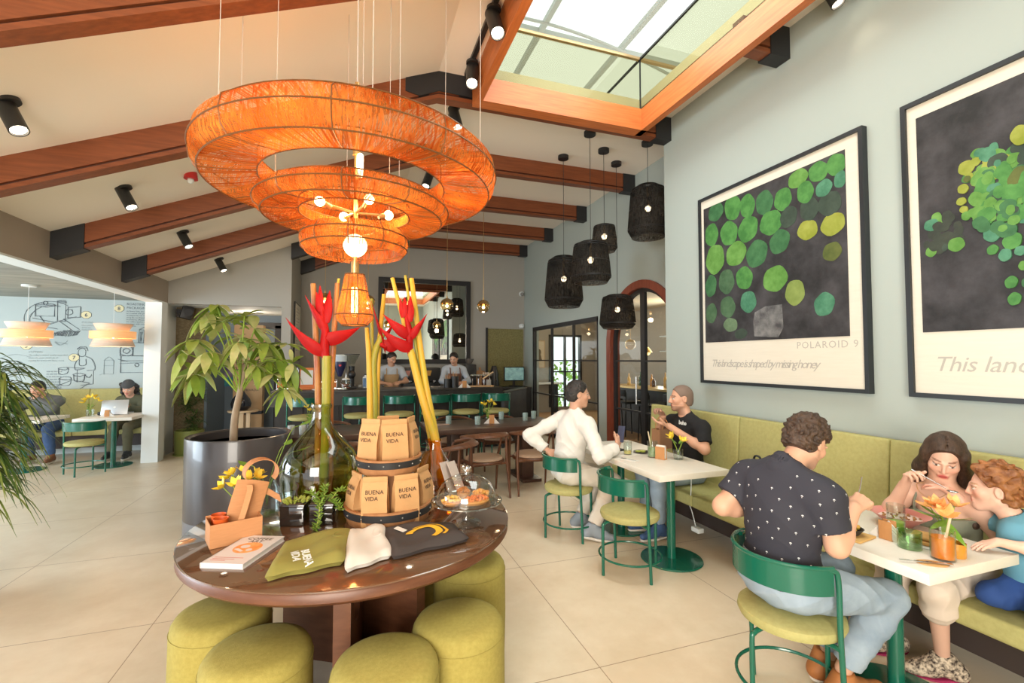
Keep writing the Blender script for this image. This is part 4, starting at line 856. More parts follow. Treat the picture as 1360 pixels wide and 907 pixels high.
def bract(b, base, tip, wd, sag=.0, up=(0,0,1)):
    """boat shaped bract from base to tip"""
    base, tip = Vector(base), Vector(tip); n = 12; d = tip-base; U = Vector(up); side = d.cross(U).normalized()
    G = []
    for i in range(n+1):
        u = i/n; c = base + d*u + U*(-sag*math.sin(PI*u))
        h = 1.7*wd*(1-u)**.7*(.5+.9*u*(1-u)*2) + .001
        G.append([c + side*h*.30 + U*h*.62, c + side*h*.42 + U*.1*h, c - U*h*.55, c - side*h*.42 + U*.1*h, c - side*h*.30 + U*h*.62])
    b.sheet(G, .002)
def stick(name, P, r0, r1, m, par): return MB().tube(bez(P,6), [1.3*lerp(r0,r1,i/(6*(len(P)-1))) for i in range(6*(len(P)-1)+1)], 10).build(name, m, par)
def V2(x, z, y): return (x, y, z)
# left heliconia in the demijohn: own thing, standing in it
t = thing('heliconia', 'red heliconia with spread bracts standing in the green demijohn', 'flower', (-.178,2.94,.79))
O = Vector((-.178,2.94,.79)); q = lambda x,z,y=2.94: tuple(Vector((x,y,z))-O)
stick('stem', [q(-.16,.79),q(-.152,1.1),q(-.15,1.35),q(-.152,1.62)], .019,.020, M_stemg, t)
stick('leaf_stalk', [q(-.19,.80,2.96),q(-.195,1.35,2.96),q(-.215,1.75,2.97),q(-.235,2.05,2.98)], .016,.012, M_stemr, t)
stick('leaf_stalk', [q(-.13,.80,2.97),q(-.13,1.35,2.97),q(-.115,1.75,2.98),q(-.100,2.06,2.98)], .018,.011, M_stemr, t)
stick('leaf_stalk', [q(-.15,.80,2.99),q(-.14,1.35,2.98),q(-.115,1.8,2.99),q(-.093,2.09,2.99)], .012,.006, M_stem, t)
b = MB()
bract(b, q(-.175,1.645), q(-.375,1.84), .062, .035); bract(b, q(-.165,1.715), q(.035,1.795), .060, .02)
bract(b, q(-.15,1.765), q(-.275,1.975), .060, .02); bract(b, q(-.165,1.81), q(-.14,2.01), .050, .0, (.9,0,.2)); bract(b, q(-.185,1.86), q(-.215,2.0), .035, .0, (.9,0,.2)); bract(b, q(-.19,1.9), q(-.195,2.04), .026, .0, (.9,0,.2))
b.tube([q(-.152,1.58),q(-.165,1.68),q(-.16,1.76),q(-.18,1.86),q(-.185,1.93)], [.020,.028,.024,.02,.01], 10)
b.build('bracts', M_hel, t, sharp=70)
# amber jug with the right heliconia
AJ = (.475,2.895)
M_amb = tglass('amber_glass', (.86,.52,.11), .30)
t = thing('amber_jug', 'amber glass conical jug behind the kraft bags', 'vase', (*AJ,TZ))
MB().lathe([(0,0),(.13,0),(.165,.02),(.168,.06),(.14,.14),(.095,.22),(.058,.275),(.047,.30),(.046,.335),(.054,.345),(.048,.35)],48).build('body', M_amb, t)
MB().lathe([(0,.008),(.15,.015),(.158,.05),(.145,.105),(0,.105)],40).build('water', tglass('amber_water', (.90,.60,.16), .2), t)
t = thing('heliconia', 'orange stemmed heliconia with red bracts standing in the amber jug', 'flower', (.475,2.895,.79))
O = Vector((.43,2.86,.79)); q = lambda x,z,y=2.86: tuple(Vector((x,y,z))-O)
stick('stem', [q(.485,.80,2.89),q(.455,1.05,2.88),q(.365,1.35,2.88),q(.29,1.66,2.92)], .021,.018, M_stem, t)
stick('leaf_stalk', [q(.475,.85,2.91),q(.45,1.1,2.90),q(.375,1.5,2.9),q(.30,2.12,2.98)], .022,.012, M_stem, t)
stick('leaf_stalk', [q(.46,.85,2.92),q(.43,1.1,2.92),q(.34,1.6,2.94),q(.262,2.14,2.99)], .012,.007, M_stemg, t)
stick('leaf_stalk', [q(.45,.85,2.93),q(.42,1.1,2.94),q(.31,1.6,2.96),q(.182,2.12,3.0)], .013,.010, M_stem, t)
b = MB()
bract(b, q(.285,1.67,2.90), q(.095,1.80,2.88), .056, .03); bract(b, q(.285,1.74,2.90), q(.385,1.885,2.86), .050, .02)
bract(b, q(.275,1.75,2.90), q(.12,1.875,2.88), .056, .02); bract(b, q(.275,1.83,2.90), q(.285,2.0,2.9), .044, 0,(.9,0,.2)); bract(b, q(.245,1.86,2.90), q(.25,1.99,2.9), .034, 0,(.9,0,.2)); bract(b, q(.245,1.86,2.91), q(.22,1.98,2.9), .03, 0,(.9,0,.2))
b.tube([q(.29,1.62,2.92),q(.283,1.70,2.91),q(.28,1.78,2.9),q(.26,1.88,2.9)], [.016,.024,.022,.012], 10); b.build('bracts', M_hel, t, sharp=70)
# third, rear stem group in a clear jar behind the tiered stand
t = thing('clear_jar', 'clear glass jar hidden behind the tiered stand holding the green stems', 'vase', (.12,3.06,TZ)); MB().lathe([(0,0),(.06,0),(.065,.01),(.065,.26),(.062,.26),(.062,.012),(0,.012)],28).build('body', tglass('clear_glass', (.93,.96,.95), .2), t)
t = thing('heliconia', 'green stemmed heliconia half hidden behind, its red bracts left of the orange stemmed one', 'flower', (.12,3.06,.775)); O = Vector((.12,3.06,.775)); q = lambda x,z,y=3.06: tuple(Vector((x,y,z))-O)
stick('stem', [q(.125,.78),q(.125,1.3),q(.12,1.6),q(.17,1.76)], .022,.014, M_stemg, t)
stick('leaf_stalk', [q(.11,.78,3.04),q(.10,1.3,3.04),q(.09,1.6,3.05),q(.075,1.8,3.06)], .018,.010, M_stem, t)
stick('leaf_stalk', [q(.14,.78,3.08),q(.14,1.3,3.08),q(.15,1.65,3.08),q(.18,2.02,3.09)], .018,.010, M_stem, t)
stick('leaf_stalk', [q(.13,.78,3.09),q(.12,1.3,3.09),q(.11,1.65,3.09),q(.105,1.99,3.1)], .014,.008, M_stemg, t)
b = MB(); bract(b, q(.19,1.66), q(.10,1.97), .05, .01); bract(b, q(.17,1.70), q(.30,1.69), .05, .02); bract(b, q(.19,1.76), q(.25,1.86), .03, .02); b.tube([q(.15,1.7),q(.19,1.68),q(.22,1.74)], [.018,.022,.012], 10)
b.build('bracts', M_hel, t, sharp=70)
# succulents in dark glass cubes
M_smoke = mat('smoked_cube_glass', (.018,.014,.012), .08, coat=1)
M_succ = mat('succulent_leaf', (.28,.33,.05), .45, col2=(.40,.42,.09), scale=12); M_succ2 = mat('succulent_green', (.13,.24,.03), .45, col2=(.22,.32,.05), scale=12)
M_soil = mat('soil', (.035,.022,.014), .95, col2=(.10,.07,.05), scale=60)
def leaf(b, base, d, L, wd, th=.3, up=(0,0,1), n=7):
    base, d = Vector(base), Vector(d).normalized(); side = d.cross(Vector(up)); side = side.normalized() if side.length>1e-6 else Vector((1,0,0)); nn = side.cross(d).normalized()
    V = [base]
    for i in range(1,n):
        u = i/n; h = wd*math.sin(PI*u**.8); c = base+d*L*u+nn*L*.12*u*u
        V += [c+side*h, c+nn*h*th, c-side*h, c-nn*h*th]
    V.append(base+d*L+nn*L*.12); F = [(0,1+j,1+(j+1)%4) for j in range(4)]
    for i in range(n-2):
        for j in range(4): a=1+4*i; F.append((a+j,a+4+j,a+4+(j+1)%4,a+(j+1)%4))
    a = 1+4*(n-2); F += [(a+(j+1)%4,a+j,len(V)-1) for j in range(4)]
    b.add([tuple(v) for v in V], F)
rnd = random.Random(11)
for i, (x, y, l) in enumerate(((-.275,2.67,'black glass cube of stubby green succulents below the demijohn, left one'),(-.135,2.635,'black glass cube planter with a trailing succulent stem, right one'))):
    t = thing('succulent_planter', l, 'plant', (x,y,TZ), R_(-14), 'black cube planters')
    b = MB().box((0,0,.05),(.118,.118,.10), bev=.008); b.build('cube_pot', M_smoke, t); MB().bb(-.062,.062,-.062,.062,.094,.106,bev=.004).build('rim', M_smoke, t); MB().box((0,0,.107),(.11,.11,.008)).build('soil', M_soil, t)
    b = MB()
    if i == 0:
        for k in range(70):
            a = rnd.uniform(0,6.28); rr = .055*math.sqrt(rnd.random()); leaf(b, (rr*math.cos(a),rr*math.sin(a),.11), (math.cos(a)*.8,math.sin(a)*.8,rnd.uniform(.2,.9)), .024, .0065, .8)
        b.build('foliage', M_succ, t); MB().tube(bez([(.0,.03,.11),(-.01,.03,.15),(.0,.03,.18),(-.015,.03,.20)],4), .004, 6).build('dry_twig', mat('dark_twig', (.04,.02,.015), .8), t)
    else:
        stems = [[(0,-.03,.11),(.0,-.075,.12),(.005,-.10,.07),(.0,-.115,.02),(-.005,-.12,.0)], [(-.02,0,.11),(-.05,-.02,.15),(-.075,-.03,.16)], [(.03,0,.11),(.07,-.01,.16),(.10,-.02,.165)], [(.03,-.02,.11),(.075,-.05,.11),(.10,-.07,.08)], [(0,0,.11),(0,-.01,.16),(.01,-.02,.19)]]
        sb = MB()
        for s in stems:
            P = bez(s,5); sb.tube(P, .0035, 6)
            for j, p in enumerate(P[2:]):
                for k in range(3): a = j*1.3+k*2.1; leaf(b, p, (math.cos(a),math.sin(a)*.8-.2,.5*math.sin(a*2)+.3), .030, .0065, .5)
        for k in range(26):
            a = rnd.uniform(0,6.28); rr = .05*math.sqrt(rnd.random()); leaf(b, (rr*math.cos(a),rr*math.sin(a),.11), (math.cos(a)*.8,math.sin(a)*.8,rnd.uniform(.3,.9)), .028, .007, .6)
        sb.build('stem', M_succ, t); b.build('foliage', M_succ2, t)
# tiered wooden stand
M_oak = mat('oiled_oak', (.34,.15,.06), .5, col2=(.44,.21,.09), scale=4, stretch=(6,6,1.2), detail=6)
ST = (.188,2.615)
t = thing('tiered_stand', 'two tier round wooden stand with black metal bands', 'stand', (*ST,TZ))
def tray(nm, r, z, h):
    o = MB().lathe([(0,z),(r-.012,z),(r,z+h*.5),(r+.006,z+h),(r-.010,z+h),(r-.016,z+.015),(0,z+.015)],56).build(nm, M_oak, t)
    MB().lathe([(r-.004,z+h*.42),(r+.004,z+h*.46),(r+.0075,z+h*.86),(r+.0045,z+h*.88)],56).build('metal_band', M_steel, o)
    b = MB()
    for k in range(14): a = 2*PI*k/14; b.sphere(((r+.006)*math.cos(a),(r+.006)*math.sin(a),z+h*.66), .004, 8)
    b.build('rivets', mat('rivet_steel', (.5,.48,.45), .3, metal=1), o)
tray('lower_tray', .225, 0, .085); tray('upper_tray', .168, .25, .08)
MB().cyl((0,0,.01),(0,0,.26),.07,n=28).build('column', M_oak, t)
def coffee_bag(x, y, z, face, label, wd=.125, dp=.075, h=.255, txt=True, lean=0, group=None):
    """stand-up kraft bag, rolled top, front faces direction `face` (deg)"""
    t = thing('coffee_bag', label, 'coffee bag', (x,y,z), 0, group); t.rotation_euler = (R_(lean),0,R_(face+90)); rn = random.Random(int(x*1e4+y*1e3))
    G = []
    for j, (u, w_, d_) in enumerate(((0,.96,.94),(.02,1,1),(.3,1.0,1.02),(.55,.99,.92),(.75,.98,.62),(.88,.97,.25),(.93,.97,.10),(1,.96,.09))):
        ring = []; W, D = wd/2*w_, dp/2*d_
        for a, c in ((-1,-1),(-.5,-1),(0,-1),(.5,-1),(1,-1),(.94,0),(1,1),(.5,1),(0,1),(-.5,1),(-1,1),(-.94,0)):
            s = 1 if abs(a)<.9 else (.92 if .3>u or u<.9 else .92)
            gs = .80 if (abs(a)>.9 and abs(c)<.1 and .25<u<.9) else 1
            ring.append((W*a*gs + rn.uniform(-.0015,.0015), D*c*(1+.10*(1-abs(a))*(.1<u<.8)) + rn.uniform(-.002,.002), h*u + rn.uniform(-.002,.002)))
        G.append(ring)
    b = MB().sheet(G, 0, wrap=True); n = 12; k = len(G)
    b.F += [tuple(range(n-1,-1,-1)), tuple((k-1)*n+i for i in range(n))]; b.MI += [0,0]
    o = b.build('paper_bag', M_kraft, t, sharp=28)
    MB().box((0,-.001,h-.004),(wd*.98,.012,.026), bev=.003).build('folded_top', M_kraft, t)
    if txt:
        yv = lambda zz: -dp/2*1.1*(1 if zz<.3 else (lerp(1.0,.9,(zz-.3)/.25) if zz<.55 else lerp(.92,.62,(zz-.55)/.2)))-.0035
        for s, zz, sz in (('BUENA',.70,.028),('VIDA',.575,.028)):
            text('lettering', s, sz, frame((-wd*.36 if sz>.02 else -.02, yv(zz), h*zz),(1,0,0),(0,.22 if sz>.02 else 0,1)), M_print, t)
        MB().box((.005,yv(.13),h*.13),(.034,.0012,.003)).box((.005,yv(.1),h*.10),(.046,.0012,.003)).build('small_print', M_print, t)
        MB().tube([(.005+.008*math.cos(2*PI*i/16), yv(.2)-.001, h*.2+.008*math.sin(2*PI*i/16)) for i in range(16)], .0009, 5, True).build('crest', M_print, t)
    return t
z1, z2 = TZ+.25+.0155, TZ+.0155; X0, Y0 = ST
GB = 'kraft coffee bags on the tiered stand'
coffee_bag(X0+.02,Y0-.075,z1,-84,'kraft coffee bag front centre on the upper tier', wd=.135, group=GB)
coffee_bag(X0-.095,Y0-.02,z1,-125,'kraft coffee bag at the left of the upper tier', wd=.115, group=GB)
coffee_bag(X0+.115,Y0+.01,z1,-25,'kraft coffee bag at the right of the upper tier, seen edge on', wd=.11, group=GB)
coffee_bag(X0+.0,Y0+.09,z1,90,'kraft coffee bag at the back of the upper tier', wd=.12, group=GB)
coffee_bag(X0-.075,Y0-.155,z2,-102,'kraft coffee bag front left on the lower tier', wd=.125, lean=4, h=.235, group=GB)
coffee_bag(X0+.07,Y0-.155,z2,-80,'kraft coffee bag front right on the lower tier', wd=.125, lean=4, h=.235, group=GB)
coffee_bag(X0-.165,Y0-.05,z2,-160,'kraft coffee bag at the far left of the lower tier, seen edge on', wd=.12, h=.235, group=GB)
coffee_bag(X0+.175,Y0-.045,z2,-35,'kraft coffee bag at the far right of the lower tier', wd=.12, h=.24, group=GB)
coffee_bag(X0+.05,Y0+.165,z2,75,'kraft coffee bag at the back of the lower tier', wd=.12, h=.235, group=GB)
# cake stand
M_clr = tglass('cake_glass', (.97,.98,.97), .35)
t = thing('cake_stand', 'clear glass footed cake stand with dome on the right of the display table', 'cake stand', (.56,2.37,TZ))
pz = .115
MB().lathe([(0,0),(.075,.0),(.078,.006),(.06,.013),(.022,.022),(.014,.05),(.016,.08),(.026,pz-.012),(.03,pz-.006),(.03,pz-.01)],40).build('foot', M_clr, t)
MB().lathe([(0,pz-.008),(.16,pz-.006),(.178,pz+.002),(.180,pz+.008),(.172,pz+.006),(.158,pz),(0,pz)],56).build('plate', M_clr, t)
MB().tube([(.179*math.cos(2*PI*i/60),.179*math.sin(2*PI*i/60),pz+.004) for i in range(60)], .005, 6, True).build('rim', tglass('bright_glass_rim', (.90,.91,.89), .8), t)
o = MB().lathe([(.150,pz+.003),(.152,pz+.02),(.146,pz+.055),(.125,pz+.092),(.09,pz+.118),(.05,pz+.132),(.015,pz+.137)],48).build('dome', tglass('dome_glass', (.955,.965,.955), .40), t)
MB().lathe([(.0,pz+.137),(.014,pz+.138),(.013,pz+.148),(.024,pz+.156),(.026,pz+.17),(.02,pz+.178),(0,pz+.18)],24).build('dome_knob', tglass('bright_glass_rim', (.9,.91,.89), .8), o)
def pastry(x, y, label, m1, m2, r, h, seed, L=None, rz=0):
    t = thing('pastry', label, 'pastry', (.56+x,2.37+y,TZ+pz+.001), rz, 'pastries under the glass dome'); rn = random.Random(seed); L = L or r
    MB().lathe([(0,0),(r*.8,0),(r,h*.35),(r*.92,h*.6),(0,h*.7)],26,sx=L/r).build('crust', m2, t)
    b = MB()
    for i in range(60):
        a = rn.uniform(0,6.28); q = math.sqrt(rn.random())*.9; b.sphere((q*L*math.cos(a),q*r*math.sin(a),h*(.55+.45*(1-q*q))+rn.uniform(-.002,.003)), rn.uniform(.005,.009), 7)
    b.build('topping', m1, t); return t
pastry(-.085,-.035,'yellow crumb topped pastry under the dome, left', mat('yellow_crumb', (.75,.42,.05), .6, col2=(.80,.58,.20), scale=40), mat('pastry_crust', (.55,.24,.06), .7), .05,.035,1)
pastry(.035,-.06,'reddish orange streusel pastry under the dome, front right', mat('red_streusel', (.65,.14,.02), .6, col2=(.75,.25,.06), scale=40), MATS['pastry_crust'], .045,.035,2, .075, R_(15))
pastry(.085,.035,'golden round pastry under the dome, rear right', mat('golden_crumb', (.72,.30,.05), .6, col2=(.78,.45,.12), scale=40), MATS['pastry_crust'], .045,.035,3)
pastry(.0,.07,'small brown glazed bun under the dome, at the back', mat('brown_glaze', (.40,.14,.03), .4, col2=(.5,.2,.05), scale=30), MATS['pastry_crust'], .035,.045,4)
# folded menu cards behind the dome
t = thing('menu_holder', 'pair of slanted printed menu cards in a clear holder behind the cake dome', 'menu', (.60,2.66,TZ), R_(20))
for s, l in ((-.03,0),(.035,1)):
    b = MB(); b.M = Matrix.Translation((s,0,.0)) @ Euler((R_(-6),R_(-22 if l==0 else -26),R_(-55))).to_matrix().to_4x4(); b.box((0,0,.135),(.004,.10,.26)); o = b.build('card', mat('menu_card', (.50,.42,.38), .4), t)
    c = MB(); c.M = b.M
    for i in range(9): c.box((-.0026,-.005+.01*(i%2),.06+.018*i),(.0006,.06,.004))
    c.build('card_print', M_print, o)
MB().box((0,0,.006),(.12,.07,.012), bev=.003).build('base', M_clr, t)
# glass jar with pothos
t = thing('propagation_jar', 'clear glass jar with trailing green leaves behind the kraft carrier', 'plant', (-.44,2.86,TZ)); MB().lathe([(0,0),(.055,0),(.06,.01),(.06,.14),(.045,.17),(.045,.18),(.043,.18),(.042,.168),(.056,.138),(.056,.012),(0,.012)],28).build('jar', MATS['clear_glass'], t)
M_leaf = mat('mid_green_leaf', (.10,.23,.02), .45, col2=(.20,.36,.05), scale=8)
b = MB(); sb = MB()
for a, e, L in ((0.2,1.0,.20),(1.2,.9,.24),(2.6,.7,.16),(-.6,.5,.2),(3.6,.4,.15),(.7,1.4,.26)):
    P = bez([(0,0,.05),(.02*math.cos(a),.02*math.sin(a),.17),(L*.5*math.cos(a),L*.5*math.sin(a),.17+L*e*.7),(L*.75*math.cos(a),L*.75*math.sin(a),.17+L*e*.8)],4); sb.tube(P, .0022, 6); leaf(b, P[-1], (math.cos(a),math.sin(a),.2), .075, .024, .08)
sb.build('stem', M_succ2, t); b.build('leaves', M_leaf, t)
# yellow flowers in a vase behind the carrier
M_yel = mat('yellow_petal', (.80,.55,.02), .5, col2=(.85,.66,.10), scale=20); M_fst = mat('flower_stem', (.20,.32,.03), .5, col2=(.30,.42,.06), scale=10)
def bouquet(par, heads, r=.032, z0=.04, petal=M_yel, leaves=6, seed=1):
    rn = random.Random(seed); sb, pb, lb = MB(), MB(), MB()
    for hx_, hy_, hz_ in heads:
        P = bez([(hx_*.1,hy_*.1,z0),(hx_*.3,hy_*.3,hz_*.55),(hx_,hy_,hz_)],5); sb.tube(P, .0022, 6)
        d = Vector((hx_,hy_,.10)).normalized(); u = d.orthogonal().normalized(); v = d.cross(u)
        for k in range(6):
            a = 2*PI*k/6+rn.random(); w_ = u*math.cos(a)+v*math.sin(a); leaf(pb, P[-1], w_+d*.75, r*1.25, r*.36, .15, up=tuple(d), n=5)
    for k in range(leaves):
        a = rn.uniform(0,6.28); z = rn.uniform(z0+.04, z0+.12); leaf(lb, (.01*math.cos(a),.01*math.sin(a),z), (math.cos(a),math.sin(a),.5), .07, .012, .08)
    sb.build('stem', M_fst, par); pb.build('petals', petal, par); lb.build('leaves', M_leaf, par)
t = thing('flower_vase', 'bunch of yellow flowers in a small glass behind the kraft carrier', 'flowers', (-.52,2.715,TZ)); MB().lathe([(0,0),(.035,0),(.04,.008),(.04,.10),(.038,.10),(.037,.01),(0,.01)],24).build('vase', MATS['clear_glass'], t)
bouquet(t, [(-.09,-.03,.205),(-.055,.0,.26),(-.03,-.05,.215),(-.01,.02,.265),(.02,-.03,.235),(.05,.02,.245),(.06,-.04,.24),(-.08,.03,.235)], .042, seed=4)
# folded shirts
M_tol = mat('olive_jersey', (.24,.215,.05), .85, bump=.06, bscale=150); M_twh = mat('white_jersey', (.62,.58,.53), .85, bump=.06, bscale=150); M_tbk = mat('charcoal_jersey', (.045,.036,.034), .85, bump=.06, bscale=150)
def bilin(Q, u, v): return Q[0]*(1-u)*(1-v)+Q[1]*u*(1-v)+Q[2]*u*v+Q[3]*(1-u)*v
def shirt(label, Q, th, m, seed, neck=True, layers=2):
    """folded shirt: quad Q = hem-left, hem... corners counter-clockwise from near-left, slightly rumpled stack"""
    Q = [Vector((x,y,0)) for x,y in Q]; c = sum(Q, Vector())/4; t = thing('folded_shirt', label, 'shirt', (c.x,c.y,TZ)); rn = random.Random(seed); p1, p2 = rn.uniform(0,6), rn.uniform(0,6)
    def layer(nm, z0, z1, ins, mm):
        n, k = 22, 14; top = []
        for i in range(n+1):
            row = []
            for j in range(k+1):
                u, v = i/n, j/k; uu, vv = lerp(ins,1-ins,u), lerp(ins,1-ins,v); p = bilin(Q,uu,vv)-c
                e = min(1, min(u,1-u)/.06)*min(1, min(v,1-v)/.08)
                wav = .006*math.sin(7*u+3*v+p1)+.004*math.sin(13*v-5*u+p2)
                p += Vector((.008*math.sin(9*v+p1)*(u>.9),.006*math.sin(11*u+p2)*(v<.1 or v>.9),0))
                row.append((p.x,p.y,lerp(z0,z1+wav,e**.5)))
            top.append(row)
        return MB().sheet(top, th*.4).build(nm, mm, t, sharp=70)
    layer('lower_fold', .006, th*.5, .012, m); up = layer('upper_fold', th*.45, th, 0, m)
    from mathutils.bvhtree import BVHTree
    bv = BVHTree.FromPolygons([v.co.copy() for v in up.data.vertices], [tuple(p.vertices) for p in up.data.polygons])
    def lay(o, off=.0006):
        for v in o.data.vertices:
            h = bv.ray_cast(Vector((v.co.x,v.co.y,.3)), Vector((0,0,-1)))
            if h[0] is not None: v.co.z = h[0].z+off+(v.co.z-.042)
        o.data.update()
    t['n'] = 0; del t['n']
    return t, c, lay
t, c, lay = shirt('folded olive shirt with white chest print, at the front of the display table', [(-.30,1.99),(-.045,2.045),(-.0,2.40),(-.275,2.335)], .034, M_tol, 1)
t['label'] = 'folded olive green shirt with white print, left of the three shirts'
for s, dx in (('BUENA',-.045),('VIDA',-.085)): lay(text('lettering', s, .044, frame((dx,-.040,.042),(.22,-1,.0),(1,.22,0)), M_white, t, bold=.001))
lay(MB().tube([(.10+.022*math.cos(a),.09+.04*math.sin(a),.042) for a in [R_(80+i*14) for i in range(22)]], .005, 6).build('collar', M_tol, t), -.002)
t, c, lay = shirt('folded white shirt', [(-.015,1.965),(.155,2.05),(.14,2.385),(-.01,2.40)], .030, M_twh, 2); t['label'] = 'folded off-white shirt between the olive and charcoal shirts'
lay(MB().tube([(.045+.022*math.cos(a),.07+.05*math.sin(a),.042) for a in [R_(80+i*14) for i in range(22)]], .004, 6).build('collar', M_twh, t), -.002)
t, c, lay = shirt('folded charcoal shirt', [(.165,2.03),(.50,2.115),(.465,2.345),(.15,2.37)], .030, M_tbk, 3); t['label'] = 'folded charcoal shirt with yellow ring print, right of the three shirts'
M_yp = mat('yellow_print', (.72,.40,.02), .7)
P = [(.0+.085*math.cos(a),-.02+.07*math.sin(a),.042) for a in [R_(-60+i*5) for i in range(48)]]
rp_ = MB().sheet([[(x*s_,y*s_-.02*(1-s_),z) for s_ in (1,.9,.8,.7,.62)] for x,y,z in P]).build('ring_print', M_yp, t); lay(rp_, .003); op_ = MB().sheet([[(x*s_,y*s_,z) for s_ in (1.30,1.22,1.14)] for x,y,z in P[4:36]]).build('outer_print', M_yp, t); lay(op_, .003)
b = MB(); b.at((-.10,.07,.042),(0,0,R_(-50))); b.box((0,0,0),(.062,.026,.002)); lay(b.build('tag', M_twh, t), .003)
# ------------------------------------------------------------------ planter and plants
M_plant = mat('dark_planter', (.050,.044,.046), .32, coat=.3)
t = thing('planter', 'tall dark grey cylindrical planter with a young tree, left of the display table', 'planter', (-1.02,5.08,0))
MB().lathe([(0,0),(.435,0),(.44,.01),(.445,.87),(.44,.885),(.415,.885),(.40,.87),(.40,.80),(0,.80)],64).build('pot', M_plant, t); MB().lathe([(0,.80),(.399,.80)],40).build('soil', M_soil, t)
MB().lathe([(.4405,.0),(.4415,.16),(.4405,.16)],64).build('base_band', mat('planter_band', (.13,.13,.14), .3), t)
M_bark = mat('pale_bark', (.28,.20,.13), .8, col2=(.42,.32,.22), scale=12, stretch=(1,1,.3), bump=.3)
M_lf1 = mat('umbrella_leaf', (.14,.24,.025), .35, col2=(.28,.36,.06), scale=4); M_lf2 = mat('umbrella_leaf_pale', (.52,.50,.22), .35, col2=(.30,.38,.08), scale=6)
t = thing('umbrella_tree', 'young umbrella tree with hanging leaf clusters growing in the dark planter', 'tree', (-1.02,5.08,.80))
trunk = bez([(-.06,0,0),(-.05,0,.25),(-.01,.0,.5),(.02,0,.75)],6); MB().tube(trunk, [lerp(.036,.024,i/18) for i in range(19)], 12).build('trunk', M_bark, t)
rnd = random.Random(5); sb, l1, l2 = MB(), MB(), MB()
def cluster(P, d, size, n, rn):
    dr = rn.uniform(.15,.95); d = Vector(d) + Vector((rn.uniform(-.5,.5),rn.uniform(-.5,.5),rn.uniform(-.3,.3)))
    d = Vector(d).normalized(); u = d.orthogonal().normalized(); v = d.cross(u)
    for k in range(n):
        a = 2*PI*k/n + rn.uniform(-.2,.2); w_ = (u*math.cos(a)+v*math.sin(a)); dd = (w_*1.0 + d*.25 + Vector((0,0,-dr+.1))).normalized(); L = size*rn.uniform(.8,1.1)
        tg = l1 if rn.random() < .55 else l2
        # drooping elliptic leaf
        side = dd.cross(Vector((0,0,1))); side = side.normalized() if side.length>.1 else u; G = []
        for i in range(8):
            s = i/7; c = Vector(P) + w_*.01 + dd*L*s + Vector((0,0,-L*(.2+.35*dr)*s*s)); h = L*.18*math.sin(PI*min(1,s*.93+.05))**.8
            G.append([c - side*h + Vector((0,0,h*.25)), c, c + side*h + Vector((0,0,h*.25))])
        tg.sheet(G, .0015)
ends = [((-.38,-.05,.98),.27,8),((-.14,-.12,1.15),.24,9),((.10,.0,1.10),.27,8),((.22,-.15,.95),.26,8),((.34,-.06,.80),.25,8),((-.42,.1,.72),.27,8),((-.22,-.25,.86),.26,9),((.02,-.28,.95),.25,8),((-.06,.22,1.02),.26,8),((.25,.2,.95),.25,8),((.42,-.12,.62),.22,7),((.16,-.25,.74),.22,7),((-.30,.0,1.24),.25,8),((.30,-.2,.66),.2,7),((.38,.05,.95),.2,8),((.46,-.18,.76),.22,7),((.40,-.25,.52),.22,7),((-.2,-.1,1.3),.2,8),((.05,-.2,1.2),.2,8),((-.44,-.12,.86),.22,8),((-.33,-.22,.66),.22,7),((.24,-.05,.78),.2,8)]
for e, s, n in ends:
    b0 = trunk[11+(n*3)%8]; P = bez([b0, Vector(b0)*.5+Vector(e)*.5+Vector((0,0,.08)), e],5); sb.tube(P, .006, 6); cluster(e, Vector(e)-Vector(b0)+Vector((0,0,.25)), s*.98, n, rnd)
sb.build('branches', M_fst, t); l1.build('leaves', M_lf1, t); l2.build('pale_leaves', M_lf2, t)
def grass_plant(name, label, loc, n, L, droop, seed, m, wd=.010, spread=1.0, hmin=.3, stem_h=.0, cat='plant', stems=None):
    t = thing(name, label, cat, loc); rn = random.Random(seed); b = [MB(), MB()]
    for k in range(n):
        a = rn.uniform(0,6.28); e = rn.uniform(hmin,1.0); l = L*rn.uniform(.6,1.1)
        o = Vector((0,0,stem_h)) if not stems else Vector(stems[k%len(stems)]) + Vector((rn.gauss(0,.03),rn.gauss(0,.03),rn.uniform(-.25,.06)))
        h = Vector((math.cos(a),math.sin(a),0)); G = []; side = Vector((-h.y,h.x,0))
        for i in range(8):
            s = i/7; c = o + h*l*spread*s*(1-.15*s) + Vector((0,0,l*(e*s - droop*s*s))); w_ = wd*math.sin(PI*min(1,s*.9+.12))+.0008
            G.append([c-side*w_, c+Vector((0,0,-w_*.3)), c+side*w_])
        b[k%3==0].sheet(G, .0008)
    b[0].build('leaves', m[0], t); b[1].build('pale_leaves', m[1], t); return t
M_pl1 = mat('palm_leaf', (.035,.085,.015), .4, col2=(.08,.15,.03), scale=6); M_pl2 = mat('palm_leaf_light', (.16,.23,.04), .4, col2=(.25,.30,.07), scale=6)
px_, py_ = -2.33, 3.95
t = grass_plant('ponytail_palm', 'lush strap leaved palm spilling in from the left edge', (px_,py_,0), 760, .50, 1.0, 3, (M_pl1,M_pl2), .009, .85, .25, stems=[(.10,0,1.48),(-.12,.15,1.35),(.08,-.05,1.18),(.02,-.05,.98),(-.2,.1,1.55)])
for k, (x,y,z) in enumerate([(-.05,0,1.2),(-.18,.15,1.0),(-.25,.1,1.25)]): MB().tube(bez([(x*.5,y*.5,.36),(x,y,z*.6),(x,y,z)],5), .022, 8).build('trunk', M_bark, t)
